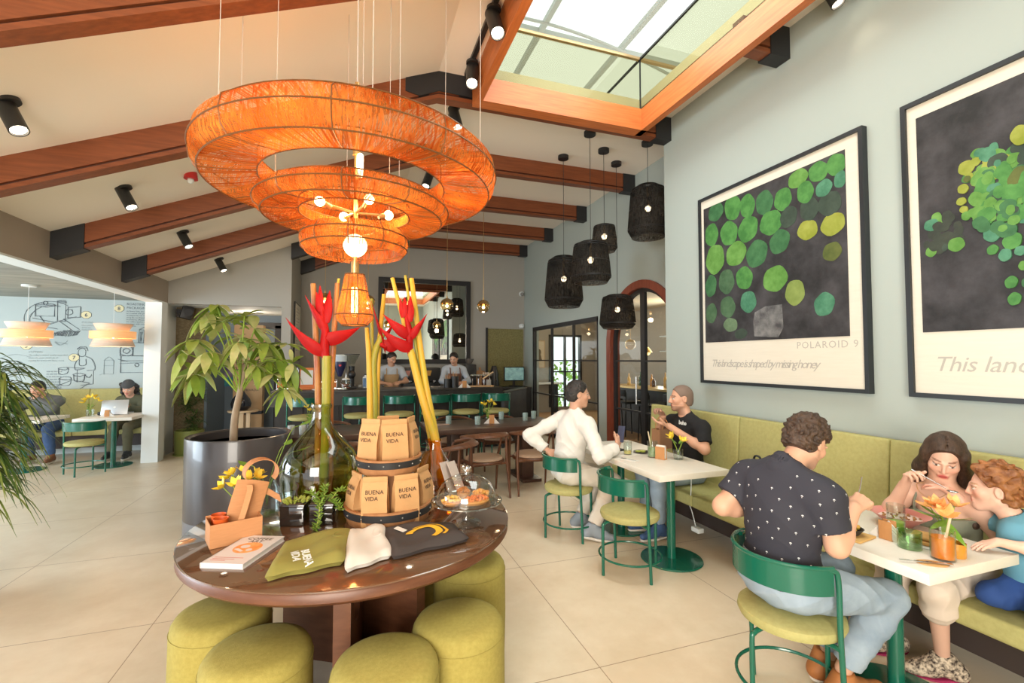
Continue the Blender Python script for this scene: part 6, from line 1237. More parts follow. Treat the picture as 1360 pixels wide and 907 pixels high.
# ------------------------------------------------------------------ people: one continuous surface per body, grown from smooth blended volumes
NV = lambda *a: np.array(a, float)
def nrm(v): v = np.asarray(v, float); return v/(np.linalg.norm(v)+1e-12)
class Field:
    def __init__(s, lo, hi, h):
        s.lo = np.array(lo,float); s.h = h; s.n = np.ceil((np.array(hi)-s.lo)/h).astype(int)+1
        s.F = np.full(s.n, .2, np.float32)
    def region(s, lo, hi):
        a = np.clip(np.floor((lo-s.lo)/s.h).astype(int), 0, s.n-1); b = np.clip(np.ceil((hi-s.lo)/s.h).astype(int)+1, 1, s.n)
        g = [s.lo[i]+s.h*np.arange(a[i],b[i],dtype=np.float32) for i in range(3)]
        return tuple(slice(a[i],b[i]) for i in range(3)), g[0][:,None,None], g[1][None,:,None], g[2][None,None,:]
    def put(s, d, sl, k, sub=False):
        f = s.F[sl]
        if sub:
            d = -d; h = np.maximum(k-np.abs(f-d),0)/k; s.F[sl] = np.maximum(f,d)+h*h*k*.25
        else:
            h = np.maximum(k-np.abs(f-d),0)/k; s.F[sl] = np.minimum(f,d)-h*h*k*.25
    def cap(s, a, b, ra, rb, k=.02, cut=None, flat=None, sub=False):
        a, b = np.asarray(a,float), np.asarray(b,float); r = max(ra,rb); mg = r+k+2*s.h
        sl, X, Y, Z = s.region(np.minimum(a,b)-mg, np.maximum(a,b)+mg)
        ab = b-a; L = max(ab@ab,1e-9); px, py, pz = X-a[0], Y-a[1], Z-a[2]
        t = np.clip((px*ab[0]+py*ab[1]+pz*ab[2])/L, 0, 1); qx, qy, qz = px-t*ab[0], py-t*ab[1], pz-t*ab[2]
        sc = 1
        if flat is not None:
            w_, sc = nrm(flat[0]), flat[1]; c = (qx*w_[0]+qy*w_[1]+qz*w_[2])*(1/sc-1); qx = qx+c*w_[0]; qy = qy+c*w_[1]; qz = qz+c*w_[2]
        d = (np.sqrt(qx*qx+qy*qy+qz*qz)-(ra+(rb-ra)*t))*min(1,sc)
        for p, n in (cut or []): n = nrm(n); d = np.maximum(d, (X-p[0])*n[0]+(Y-p[1])*n[1]+(Z-p[2])*n[2])
        s.put(d.astype(np.float32), sl, k, sub)
    def ell(s, c, r, R=None, k=.02, cut=None, sub=False):
        c = np.asarray(c,float); r = np.asarray(r,float)*np.ones(3); R = np.eye(3) if R is None else np.asarray(R,float)
        mg = (np.abs(R).T@r) + k+2*s.h; sl, X, Y, Z = s.region(c-mg, c+mg); px, py, pz = X-c[0], Y-c[1], Z-c[2]
        u = [px*R[i][0]+py*R[i][1]+pz*R[i][2] for i in range(3)]
        k0 = np.sqrt(sum((u[i]/r[i])**2 for i in range(3))); k1 = np.sqrt(sum((u[i]/r[i]**2)**2 for i in range(3)))+1e-9
        d = k0*(k0-1)/k1
        for p, n in (cut or []): n = nrm(n); d = np.maximum(d, (X-p[0])*n[0]+(Y-p[1])*n[1]+(Z-p[2])*n[2])
        s.put(d.astype(np.float32), sl, k, sub)
    def clip(s, p, n):
        n = nrm(n); sl, X, Y, Z = s.region(s.lo, s.lo+s.h*s.n); s.F = np.maximum(s.F, ((X-p[0])*n[0]+(Y-p[1])*n[1]+(Z-p[2])*n[2]).astype(np.float32))
    def folds(s, amp, f=38, ph=0.):
        sl, X, Y, Z = s.region(s.lo, s.lo+s.h*s.n)
        s.F = s.F + (amp*(np.sin(f*(X*.5+Z*.8+Y*.35)+3*np.sin(f*.31*(Y-X)+ph))*.6+np.sin(f*1.7*(Z*.5-X*.4+Y*.6)+2.2*np.sin(f*.4*Z+ph))*.4)).astype(np.float32)
    def creases(s, amp, f=30, ph=0.):
        sl, X, Y, Z = s.region(s.lo, s.lo+s.h*s.n)
        a = np.abs(np.sin(f*(X*.55+Z*.75+Y*.35)+2.6*np.sin(f*.33*(Y-X)+ph)+1.2*np.sin(f*.6*Z))); b = np.abs(np.sin(f*.8*(Z*.5-X*.6+Y*.6)+2.2*np.sin(f*.4*Z+ph)+1.)); 
        s.F = s.F + (amp*(np.sqrt(a)*.6+np.sqrt(b)*.55-.75)).astype(np.float32)
    def curls(s, amp, f, ph=0.):
        sl, X, Y, Z = s.region(s.lo, s.lo+s.h*s.n)
        s.F = s.F + (amp*np.sin(f*X+ph+1.5*np.sin(f*.6*Z))*np.sin(f*Y+1.3+1.5*np.sin(f*.6*X))*np.sin(f*Z+.7)).astype(np.float32)
    def mesh(s):
        F = s.F; F[0]=F[-1]=.2; F[:,0]=F[:,-1]=.2; F[:,:,0]=F[:,:,-1]=.2
        S = F < 0; c = np.zeros(tuple(s.n-1), np.uint8)
        for i in (0,1):
            for j in (0,1):
                for k in (0,1): c += S[i:S.shape[0]-1+i, j:S.shape[1]-1+j, k:S.shape[2]-1+k]
        A = np.argwhere((c>0)&(c<8)); idm = np.full(c.shape, -1, np.int32); idm[tuple(A.T)] = np.arange(len(A))
        cor = {(i,j,k): F[A[:,0]+i, A[:,1]+j, A[:,2]+k] for i in (0,1) for j in (0,1) for k in (0,1)}
        P = np.zeros((len(A),3)); W = np.zeros(len(A))
        for p, v in cor.items():
            for ax in range(3):
                if p[ax]: continue
                q = list(p); q[ax] = 1; u = cor[tuple(q)]; m = (v<0)!=(u<0); t = np.where(m, v/np.where(m, v-u, 1), 0)
                for a in range(3): P[:,a] += np.where(m, p[a]+(t if a==ax else 0), 0)
                W += m
        V = (A + P/W[:,None])*s.h + s.lo
        quads = []
        for ax in range(3):
            o1, o2 = (ax+1)%3, (ax+2)%3
            a = [slice(None)]*3; b = [slice(None)]*3; a[ax] = slice(0,-1); b[ax] = slice(1,None)
            E = np.argwhere(S[tuple(a)] != S[tuple(b)])
            if not len(E): continue
            fl = S[tuple(a)][tuple(E.T)]
            def cell(d1, d2): q = E.copy(); q[:,o1] -= d1; q[:,o2] -= d2; return idm[tuple(q.T)]
            Q = np.stack([cell(1,1), cell(0,1), cell(0,0), cell(1,0)], 1); Q[~fl] = Q[~fl][:,::-1]; quads.append(Q)
        return V, np.concatenate(quads)
def field_obj(name, fld, m, parent, base, colfn=None):
    V, Q = fld.mesh(); me = bpy.data.meshes.new(name); me.vertices.add(len(V)); me.vertices.foreach_set('co', (V-np.array(base)).astype(np.float32).ravel())
    me.loops.add(Q.size); me.loops.foreach_set('vertex_index', Q.ravel().astype(np.int32)); me.polygons.add(len(Q))
    me.polygons.foreach_set('loop_start', np.arange(0,Q.size,4,dtype=np.int32)); me.polygons.foreach_set('loop_total', np.full(len(Q),4,np.int32))
    me.polygons.foreach_set('use_smooth', np.ones(len(Q),bool)); me.update(calc_edges=True); me.validate()
    if colfn is not None:
        at = me.color_attributes.new('tone', 'FLOAT_COLOR', 'POINT'); C4 = np.ones((len(V),4),np.float32); C4[:,:3] = colfn(V); at.data.foreach_set('color', C4.ravel())
    me.materials.append(m); o = bpy.data.objects.new(name, me); COL.objects.link(o); o.parent = parent
    return o
def skin_mat():
    m = mat('skin', (.6,.36,.25), .48, sub=.0, bump=.03, bscale=220); nt = m.node_tree; a = nt.nodes.new('ShaderNodeVertexColor'); a.layer_name = 'tone'
    nt.links.new(a.outputs[0], nt.nodes['Principled BSDF'].inputs['Base Color']); return m
M_skin = skin_mat()
def ik(S, W, l1, l2, pole):
    S, W = np.asarray(S,float), np.asarray(W,float); d = W-S; L = np.linalg.norm(d); L2 = min(L, (l1+l2)*.999); u = d/L
    a = (l1*l1-l2*l2+L2*L2)/(2*L2); h = math.sqrt(max(l1*l1-a*a,0)); p = np.asarray(pole,float); p = p-u*(p@u); return S+u*a+nrm(p)*h
class Body:
    """joints in world space; R/L are the person's own right and left"""
    def __init__(s, P, C, hc, face, up=(0,0,1), lat=None, sc=1., hs=1., sh=.19, hip=.09, **j):
        s.P, s.C, s.hc, s.sc, s.hs = NV(*P), NV(*C), NV(*hc), sc, hs
        s.f = nrm(face); s.r = nrm(np.cross(s.f, up)); s.u = np.cross(s.r, s.f)
        sp = nrm(s.C-s.P); s.sp = sp; l = np.asarray(lat,float); s.lat = nrm(l-sp*(l@sp)); s.fw = np.cross(sp, s.lat)*1.0   # lat points to the person's right; fw = front
        if s.fw@s.f < 0 and False: s.fw = -s.fw
        s.SR = NV(*j['SR']) if 'SR' in j else s.C+s.lat*sh*sc+sp*.03; s.SL = NV(*j['SL']) if 'SL' in j else s.C-s.lat*sh*sc+sp*.03
        s.HR, s.HL = s.P+s.lat*hip*sc, s.P-s.lat*hip*sc
        s.N = s.C+sp*.10*sc
        s.j = {k: NV(*v) for k, v in j.items()}
        la, lf = .29*sc, .26*sc; lt, ls = .43*sc, .42*sc
        for q, S_ in (('R',s.SR),('L',s.SL)):
            if 'E'+q not in s.j and 'W'+q in s.j: s.j['E'+q] = ik(S_, s.j['W'+q], la, lf, s.j.get('pole'+q, NV(0,0,-1)))
        for q, S_ in (('R',s.HR),('L',s.HL)):
            if 'K'+q not in s.j and 'A'+q in s.j: s.j['K'+q] = ik(S_, s.j['A'+q], lt, ls, s.j.get('kpole'+q, s.fw+NV(0,0,.6)))
    def torso(s, F, e=0., slim=1., k=.05):
        P, C, sc = s.P, s.C, s.sc; R = np.stack([s.lat, s.fw, s.sp])
        F.ell(P+s.sp*.02, (.165*sc*slim+e,.12*sc+e,.115*sc+e), R, k); F.ell(P+(C-P)*.42, (.138*sc*slim+e,.105*sc+e,.15*sc+e), R, k)
        F.ell(P+(C-P)*.80, (.158*sc*slim+e,.115*sc+e,.17*sc+e), R, k)
        F.cap(s.SR-s.lat*.03, s.SL+s.lat*.03, .054*sc+e, .054*sc+e, k)
        for S_ in (s.SR,s.SL): F.ell(S_, .058*sc+e, None, k*.7); F.cap(s.N+s.sp*.02, S_+(s.N-S_)*.35, .042*sc+e*.8, .046*sc+e, k)
    def arm(s, F, q, e=0., upto=2., k=.025, flare=0.):
        S_, E, W = (s.SR if q=='R' else s.SL), s.j['E'+q], s.j['W'+q]; sc = s.sc
        if upto <= 1: p = S_+(E-S_)*upto; F.cap(S_, p, .054*sc+e, .047*sc+e+flare, k, cut=[(p, E-S_)]); return
        F.cap(S_, E, .053*sc+e, .041*sc+e, k)
        p = E+(W-E)*(upto-1); F.cap(E, p, .042*sc+e, lerp(.042,.028,upto-1)*sc+e+flare, k, cut=[(p, W-E)] if upto < 2 else None); F.ell(E+(W-E)*.28, .043*sc+e, None, k)
    def leg(s, F, q, e=0., cutend=True, k=.03, upto=1.):
        H, K, A = (s.HR if q=='R' else s.HL), s.j['K'+q], s.j['A'+q]; sc = s.sc
        F.cap(H, K, .088*sc+e, .056*sc+e, k); p = K+(A-K)*upto; F.cap(K, p, .056*sc+e, lerp(.056,.04,upto)*sc+e*1.3, k, cut=[(p, A-K)] if cutend else None)
        back = nrm(np.cross(np.cross(A-K, K-H), A-K)); F.ell(K+(A-K)*.3-back*(-.0), .054*sc+e, None, k)
    def head(s, F, slim=1.):
        h = s.hs; so = getattr(s,'soft',1.); hc, r, f, u = s.hc, s.r, s.f, s.u; g = lambda x,y,z: hc+(r*x*slim+f*y+u*z)*h; R = np.stack([r,f,u])
        F.ell(g(0,-.014,.030), np.array((.074*slim,.094,.086))*h, R, .02); F.ell(g(0,.026,-.030), np.array((.060*slim,.066,.080))*h, R, .03)
        F.ell(g(0,.068,-.094), .021*h, None, .03)
        for x in (-1,1):
            F.cap(g(.048*x,.0,-.055), g(.016*x,.062,-.092), .021*h, .017*h, .025); F.ell(g(.043*x,.056,-.022), .021*h, None, .02)
            F.ell(g(.031*x,.095,.004), .0145*h, None, .010, sub=True); F.ell(g(.031*x,.0755,.002), .0125*h, None, .004)
            F.cap(g(.014*x,.089-.004*(1-so),.021), g(.046*x,.079-.004*(1-so),.020), .0065*h*so, .0055*h*so, .012)
            F.ell(g(.077*x,-.012,-.004), np.array((.010,.021,.033))*h, R, .008); F.ell(g(.086*x,-.006,-.004), np.array((.006,.011,.019))*h, R, .005, sub=True)
            F.ell(g(.0125*x*so**.5,.094,-.031), .0085*h*so, None, .008)
        F.cap(g(0,.090,.012), g(0,.108-.005*(1-so),-.027), .0085*h*so, .0115*h*so, .012)
        F.cap(g(-.017,.086,-.056), g(.017,.086,-.056), .0065*h, .0065*h, .007); F.cap(g(-.015,.084,-.067), g(.015,.084,-.067), .008*h, .008*h, .007)
        F.cap(g(-.018,.099,-.0615), g(.018,.099,-.0615), .0035*h, .0035*h, .004, sub=True)
        F.cap(s.N-s.sp*.03, g(0,-.02,-.06), .056*s.sc, .052*h, .03)
    def hand(s, F, q, d, n, curl=(.35,.5,.35), thumb=.6, sz=1., spread=.0205, th_in=.25):
        """d: wrist to fingers, n: the way the palm faces, thumb side found from q"""
        W = s.j['W'+q]; d = nrm(d); n = np.asarray(n,float); n = nrm(n-d*(n@d)); t = np.cross(d, n)*(1 if q=='R' else -1); z = s.hs*sz*1.0
        for i, o in enumerate((.030,.010,-.010,-.028)):
            F.cap(W+t*o*.55*z, W+d*.085*z+t*o*z-n*(.004*abs(i-1.2))*-z, .0155*z, .0115*z, .010)
        for i, (o, L) in enumerate(((.0315,.074),(.0105,.082),(-.0105,.076),(-.031,.060))):
            p = W+d*(.088-.004*abs(i-1))*z+t*o*(spread/.0205)*z; c = 0; r = .0092
            for a, fr in zip(curl, (.46,.30,.24)):
                c += a*(1+.06*i); v = d*math.cos(c)+n*math.sin(c); p2 = p+v*L*fr*z; F.cap(p, p2, r*z, (r-.0008)*z, .0035); p = p2; r -= .0009
        p = W+d*.025*z+t*.026*z; r = .0125
        for a, L in ((0,.040),(.3,.032),(.3,.027)):
            b_ = thumb-a*.6; v = nrm(d*math.cos(b_)+t*math.sin(b_)*.9+n*(th_in+a*.8)); p2 = p+v*L*z; F.cap(p, p2, r*z, (r-.0012)*z, .006); p = p2; r -= .0014
        return W+d*.09*z+n*.03*z
    def tone(s, base, lips=(.46,.19,.14), brow=(.08,.045,.03), stubble=0., flush=.10):
        base = np.array(base)
        def fn(V):
            q = V-s.hc; x, y, z = (q@s.r)/s.hs, (q@s.f)/s.hs, (q@s.u)/s.hs; C_ = np.tile(base,(len(V),1))
            def mix(m, c): m = np.clip(m,0,1)[:,None]; C_[:] = C_*(1-m)+np.array(c)*m
            near = (np.abs(x)<.12)&(np.abs(z)<.15)&(y>-.02); ax = np.abs(x)
            fl = np.exp(-(((ax-.043)/.02)**2+((z+.028)/.02)**2))*(y>.02)+np.exp(-((x/.014)**2+((z+.03)/.014)**2))*(y>.07); mix(near*fl*flush*4, base*np.array((1.05,.72,.66)))
            if stubble: mix(near*stubble*np.clip((-z-.045)/.02,0,1)*np.clip((y+.02)/.03,0,1)*(np.abs(z+.062)>.006), base*.45); mix(near*stubble*.8*(ax<.03)*(np.abs(z+.047)<.006)*(y>.07), base*.45)
            mix(near*np.clip(1.4-((ax/.024)**2+((z+.0615)/.0125)**2)**1.0,0,1)*(y>.06), lips)
            mix(near*(ax<.017)*(np.abs(z+.0615)<.0022)*(y>.06), np.array(lips)*.35)
            bz = .0270-16*np.maximum(ax-.036,0)**2; mix(near*np.clip(1.6-((ax-.031)/.019)**4-((z-bz)/.0031)**2,0,1)*(y>.05), brow)
            ey = np.clip(1.5-((ax-.031)/.0135)**2-((z-.002)/.006)**2,0,1)*(y>.06)*near; mix(ey*1.5, (.72,.68,.64)); mix(near*(y>.06)*((ax-.031)**2+(z-.002)**2<.0056**2)*1., (.05,.03,.02))
            mix(near*(y>.06)*(np.abs(z-.0085-.0)<.0024)*(np.abs(ax-.031)<.016), np.array(brow)*.8)
            return C_
        return fn
def shoe(par, base, A, toe, m, sole, L=.27, name='shoe', heel=0.):
    """A ankle, toe direction; shoe resting at ankle height"""
    A = np.asarray(A,float); d = nrm(toe); up = NV(0,0,1); up = nrm(up-d*(up@d)); F = Field(A-.34, A+.34, .007)
    h = A-d*.055-up*.055; t_ = A+d*(L-.09)-up*.062; sd = np.cross(d,up)
    F.cap(h, A+d*.03-up*.03, .042, .040, .03); F.cap(A-up*.02, A+d*.10-up*.05, .042, .036, .03); F.cap(A+d*.06-up*.055, t_, .042, .030, .03, flat=(up,.85)); F.cap(h, A+up*.02, .04, .044, .03, cut=[(A+up*.035, up)])
    F.clip(A-up*.088, -up); o = field_obj(name, F, m, par, base)
    G = Field(A-.34, A+.34, .007); G.cap(h-up*.02, A+d*.06-up*.075, .042, .045, .03); G.cap(A+d*.06-up*.075, t_-up*.012, .046, .034, .03); G.clip(A-up*.108, -up); G.clip(A-up*.084, up); field_obj('sole', G, sole, o, base)
    return o
M_denim = mat('pale_denim', (.21,.28,.36), .85, col2=(.36,.44,.52), scale=3.5, detail=8, bump=.08, bscale=180)
M_denimd = mat('dark_denim', (.03,.06,.14), .85, col2=(.05,.10,.22), scale=3.5, detail=8, bump=.08, bscale=180)
M_hairb = mat('dark_brown_hair', (.030,.016,.010), .5, col2=(.075,.040,.022), scale=14, stretch=(3,3,1), bump=.5, bscale=70)
M_hairk = mat('black_hair', (.010,.008,.008), .5, col2=(.03,.025,.022), scale=20, bump=.5, bscale=80)
M_hairr = mat('auburn_curls', (.16,.055,.018), .5, col2=(.36,.15,.05), scale=22, bump=.5, bscale=60)
M_stub = mat('shaved_hair', (.20,.14,.11), .8)
M_sole = mat('pale_rubber', (.66,.62,.55), .6)
def person(label, base): return thing('person', label, 'person', base)
def box_of(bd, pad=.22, lo_extra=()):
    pts = [bd.P, bd.C, bd.hc, bd.SR, bd.SL, bd.N] + list(bd.j.values()); pts = [p for k, p in bd.j.items() if 'ole' not in k] + [bd.P, bd.C, bd.hc, bd.SR, bd.SL]
    return np.min(pts,0)-pad, np.max(pts,0)+pad
def build_body(bd, par, base, h, tonefn, hands, legs=True, slim=1., feet=True, hslim=1.):
    F = Field(*box_of(bd), h); bd.torso(F, -.004, slim)
    for q in 'RL':
        if 'W'+q in bd.j: bd.arm(F, q, 0.)
        if legs and 'A'+q in bd.j: bd.leg(F, q, -.006, cutend=False)
    bd.head(F, hslim)
    for a in hands: bd.hand(F, **a)
    return field_obj('body', F, M_skin, par, base, tonefn)
def build_top(bd, par, base, h, m, e=.012, sleeves=(.62,.62), hem=-.10, name='shirt', folds=.004, slim=1., neck=.055, flare=.008):
    F = Field(*box_of(bd), h); bd.torso(F, e, slim)
    F.clip(bd.P+bd.sp*hem, -bd.sp); 
    for q, u in zip('RL', sleeves):
        if u: bd.arm(F, q, e, u, flare=flare)
    if folds: F.folds(folds*.5); F.creases(folds*1.5, 26, par.location.x*3)
    nb = bd.N+bd.sp*.0; F.ell(nb+bd.sp*.035+bd.fw*.012, (neck*1.25,neck*1.25,.05), np.stack([bd.lat,bd.fw,bd.sp]), .008, sub=True)
    return field_obj(name, F, m, par, base)
def build_trousers(bd, par, base, h, m, e=.012, waist=.10, upto=1., folds=.005, name='trousers'):
    F = Field(*box_of(bd), h); R = np.stack([bd.lat,bd.fw,bd.sp]); sc = bd.sc
    F.ell(bd.P+bd.sp*.02, (.165*sc+e,.12*sc+e,.125*sc+e), R, .05); F.ell(bd.P+(bd.C-bd.P)*.3, (.14*sc+e,.108*sc+e,.12*sc+e), R, .05); F.clip(bd.P+bd.sp*waist, bd.sp)
    for q in 'RL':
        if 'A'+q in bd.j: bd.leg(F, q, e, upto=upto)
    F.folds(folds*.5, 30); F.creases(folds*1.5, 34, par.location.y*3); return field_obj(name, F, m, par, base)
def hair_cap(bd, par, base, m, h=.005, t=.012, front=.06, low=-.05, curl=0, cf=90, ext=None, name='hair', side=.2):
    """hair over the skull: kept behind a slanted hairline plane"""
    hc, r, f, u, z = bd.hc, bd.r, bd.f, bd.u, bd.hs; F = Field(hc-.24, hc+.24 if ext is None else hc+.24, h); R = np.stack([r,f,u]); g = lambda x,y,w_: hc+(r*x+f*y+u*w_)*z
    F.ell(g(0,-.016,.034), np.array((.078+t,.097+t,.089+t))*z, R, .01)
    F.ell(g(0,-.05,-.02), np.array((.066+t*.6,.062+t*.6,.075))*z, R, .02)
    if curl: F.curls(curl, cf, 1.)
    F.clip(g(0,front,.060), f*1.0-u*.62); F.clip(g(0,0,low), -u*1.-f*side*0)
    # open around the face and ears
    F.ell(g(0,.10,-.035), np.array((.072,.10,.092))*z, R, .01, sub=True)
    for x in (-1,1): F.ell(g(.092*x,.006,-.012), np.array((.034,.032,.042))*z, R, .012, sub=True)
    return field_obj(name, F, m, par, base)
# ---- man in the dark patterned polo, seated with his back to us
B0 = (1.93,1.66,0)
t = person('man in a dark patterned polo shirt and pale jeans, back turned, eating', B0)
bd = Body(P=(1.885,1.665,.585), C=(1.905,1.665,.975), hc=(2.04,1.645,1.21), face=(.83,.10,-.52), up=(.45,0,1), lat=(.12,-1,0), sh=.178, sc=1.04, hs=.99,
          ER=(1.965,1.455,.80), WR=(2.10,1.475,.945), EL=(1.76,1.885,.865), WL=(2.00,1.86,.82), AR=(2.16,1.585,.17), AL=(2.24,1.72,.14), KR=(2.34,1.50,.505), KL=(2.34,1.74,.54))
build_body(bd, t, B0, .0045, bd.tone((.62,.35,.235), stubble=.3), [dict(q='R', d=(.85,.05,.35), n=(.1,.45,-.85), curl=(1.2,1.45,.95), thumb=.35, th_in=.6), dict(q='L', d=(1,.0,-.15), n=(0,0,-1), curl=(.3,.4,.3))])
M_polo = mat('navy_polo', (.028,.028,.04), .8, bump=.05, bscale=160)
o = build_top(bd, t, B0, .006, M_polo, .019, (.66,.66), -.005, 'polo_shirt', .004)
# white sprig print: small flecks laid on the cloth
me = o.data; rn = random.Random(4); co = np.empty(len(me.vertices)*3,np.float32); me.vertices.foreach_get('co', co); co = co.reshape(-1,3); nn = np.empty(len(me.vertices)*3,np.float32); me.vertices.foreach_get('normal', nn); nn = nn.reshape(-1,3)
b = MB(); used = []
for i in rn.sample(range(len(co)), 6000):
    p = co[i]
    if np.linalg.norm(p+np.array(B0)-bd.N-bd.sp*.03) < .12: continue
    if any((p[0]-a[0])**2+(p[1]-a[1])**2+(p[2]-a[2])**2 < .050**2 for a in used): continue
    used.append(p); n = Vector(nn[i]); U = Vector((0,0,1)); s = n.cross(U)
    if s.length < .2: continue
    s.normalize(); U = s.cross(n).normalized(); c = Vector(p)+n*.0012; q = .0056
    b.add([tuple(c+s*x*q+U*y*q) for x, y in ((-1,.1),(-.2,1),(.7,.9),(1,.1),(.3,.3),(.25,-1),(-.1,-1),(0,.3))], [tuple(range(7,-1,-1))])
b.build('sprig_print', mat('white_print', (.66,.66,.66), .8), o, smooth=False)
F = Field(bd.N-.16, bd.N+.16, .005); F.cap(bd.N+bd.sp*.005, bd.N+bd.sp*.04+bd.fw*.02, .080, .071, .01); F.cap(bd.N-bd.sp*.06+bd.fw*.01, bd.N+bd.sp*.14+bd.fw*.06, .062, .060, .004, sub=True); F.clip(bd.N+bd.sp*.048, bd.sp); field_obj('collar', F, M_polo, o, B0)
build_trousers(bd, t, B0, .006, M_denim, .015, .11, .93, folds=.0055, name='jeans')
hair_cap(bd, t, B0, M_hairb, .004, .014, .055, -.065, .011, 120)
M_tan = mat('tan_leather', (.42,.16,.05), .6); M_wsole = mat('white_rubber', (.72,.68,.62), .6)
shoe(t, B0, (2.16,1.585,.125), (1,-.08,-.02), M_tan, M_wsole, .29); shoe(t, B0, (2.24,1.74,.125), (1,.1,0), M_tan, M_wsole, .29)
tf = thing('fork', 'steel fork held in the fist of the man in the polo shirt', 'fork', (2.185,1.485,1.01)); MB().tube([(-.02,.02,-.03),(.0,.02,.0),(.03,.03,.05)], .003, 6).build('handle', mat('cutlery_steel', (.6,.6,.6), .25, metal=1), tf); MB().tube([(-.02,.02,-.03),(-.05,.02,-.07)], (.004), 6).build('prongs', MATS['cutlery_steel'], tf)
# ---- man in the white shirt
B0 = (1.88,3.90,0)
t = person('man in a loose white shirt and white trousers, seated with his hand on his hip', B0)
bd = Body(P=(1.87,3.915,.575), C=(1.935,3.90,.985), hc=(1.985,3.90,1.275), face=(.96,-.22,-.10), up=(.1,0,1), lat=(.18,-1,0), sh=.20, sc=1.03,
          WR=(2.22,3.62,.83), poleR=(.3,-.6,-.8), WL=(1.74,4.085,.74), EL=(1.60,4.18,.87), AR=(2.02,3.70,.12), KR=(2.24,3.74,.50), AL=(2.05,3.99,.13), KL=(2.28,4.02,.50))
build_body(bd, t, B0, .0055, bd.tone((.55,.31,.21)), [dict(q='R', d=(.55,.35,.55), n=(-.4,.9,-.1), curl=(.7,.8,.5)), dict(q='L', d=(.5,-.6,-.5), n=(.3,-.9,0), curl=(.5,.6,.4))])
M_wsh = mat('white_linen', (.70,.675,.63), .9, bump=.08, bscale=120)
o = build_top(bd, t, B0, .0065, M_wsh, .017, (1.86,1.92), -.16, 'linen_shirt', .008, neck=.052); F = Field(bd.N-.16, bd.N+.16, .005); F.cap(bd.N+bd.sp*.005, bd.N+bd.sp*.04+bd.fw*.02, .077, .068, .01); F.cap(bd.N-bd.sp*.06+bd.fw*.01, bd.N+bd.sp*.14+bd.fw*.06, .060, .058, .004, sub=True); F.clip(bd.N+bd.sp*.046, bd.sp); field_obj('collar', F, M_wsh, o, B0); build_trousers(bd, t, B0, .0065, mat('white_trousers', (.66,.60,.52), .9), .014, .1, .94)
hair_cap(bd, t, B0, M_hairk, .0045, .011, .055, -.075, .004, 110)
M_gsh = mat('grey_canvas_shoe', (.27,.31,.36), .8)
shoe(t, B0, (2.02,3.70,.12), (.85,-.45,-.12), M_gsh, M_wsole); shoe(t, B0, (2.05,3.99,.12), (.9,-.2,-.05), M_gsh, M_wsole)
tf = thing('phone', 'dark phone held up by the man in the white shirt', 'phone', (2.275,3.64,.93), R_(20)); MB().box((0,0,0),(.010,.07,.145), bev=.004, rot=(0,R_(12),0)).build('case', mat('phone_case', (.05,.06,.11), .35), tf)
# ---- man in the black T-shirt on the bench
B0 = (3.02,3.66,0)
t = person('bearded man with a shaved head in a black T-shirt, behind the paper bag', B0)
bd = Body(P=(3.02,3.66,.545), C=(3.00,3.655,.945), hc=(2.975,3.70,1.225), face=(-.93,.34,-.03), lat=(0,1,0), sh=.205, sc=1.02, hs=1.02,
          WR=(2.80,3.74,1.06), ER=(2.86,3.90,.84), WL=(2.76,3.60,.985), EL=(2.95,3.36,.80), AR=(2.62,3.74,.14), KR=(2.58,3.76,.53), AL=(2.58,3.52,.14), KL=(2.56,3.50,.54))
build_body(bd, t, B0, .005, bd.tone((.60,.33,.22), stubble=.8), [dict(q='R', d=(-.45,-.05,.55), n=(-.7,-.1,-.6), curl=(.9,1.0,.6)), dict(q='L', d=(-.75,.55,.22), n=(-.05,.3,1), curl=(.25,.3,.2), thumb=.9)])
build_top(bd, t, B0, .006, mat('black_jersey', (.010,.010,.012), .85), .014, (.72,.72), -.08, 'tshirt', .004, neck=.05)
text('chest_logo', 'buho', .05, frame((2.868-3.02,3.60-3.66,1.0),(0,-1,0),(.08,0,1)), M_white, t, bold=.002)
build_trousers(bd, t, B0, .0065, M_denim, .012, .1, .95, name='jeans'); hair_cap(bd, t, B0, M_stub, .0045, .0035, .05, -.07)
M_bsh = mat('blue_suede', (.05,.10,.22), .8); shoe(t, B0, (2.62,3.74,.12), (-1,.05,0), M_bsh, M_wsole); shoe(t, B0, (2.58,3.52,.12), (-1,-.1,0), M_bsh, M_wsole)
# ---- woman feeding the boy
B0 = (3.0,1.60,0)
t = person('woman with long brown hair in a grey-green camisole leaning over the table with a spoon', B0)
bd = Body(P=(3.02,1.60,.52), C=(2.945,1.60,.84), hc=(2.915,1.575,1.09), face=(-.80,-.42,-.42), up=(-.1,-.18,1), lat=(0.05,1,0), sh=.165, sc=.92, hs=.97,
          WR=(2.735,1.655,.945), ER=(2.73,1.735,.765), WL=(3.04,1.24,.62), EL=(3.07,1.40,.66), AR=(2.80,1.80,.10), KR=(2.64,1.665,.53), AL=(2.82,1.56,.10), KL=(2.63,1.47,.515))
F_h = [dict(q='R', d=(-.15,-.35,.75), n=(-.1,-.95,-.3), curl=(.9,.9,.5), thumb=.5, sz=.92), dict(q='L', d=(-.3,-.8,-.2), n=(-1,0,-.3), curl=(.3,.4,.3), sz=.92)]
bd.soft = .68; build_body(bd, t, B0, .004, bd.tone((.70,.43,.32), lips=(.50,.10,.09), brow=(.25,.13,.085)), F_h, slim=.92, hslim=.94)
M_cami = mat('grey_green_camisole', (.20,.215,.16), .85)
F = Field(*box_of(bd), .0055); bd.torso(F, .006, .92)
for x in (-1,1): F.ell(bd.P+(bd.C-bd.P)*.78+bd.lat*.07*x+bd.fw*.075, .062, None, .03)
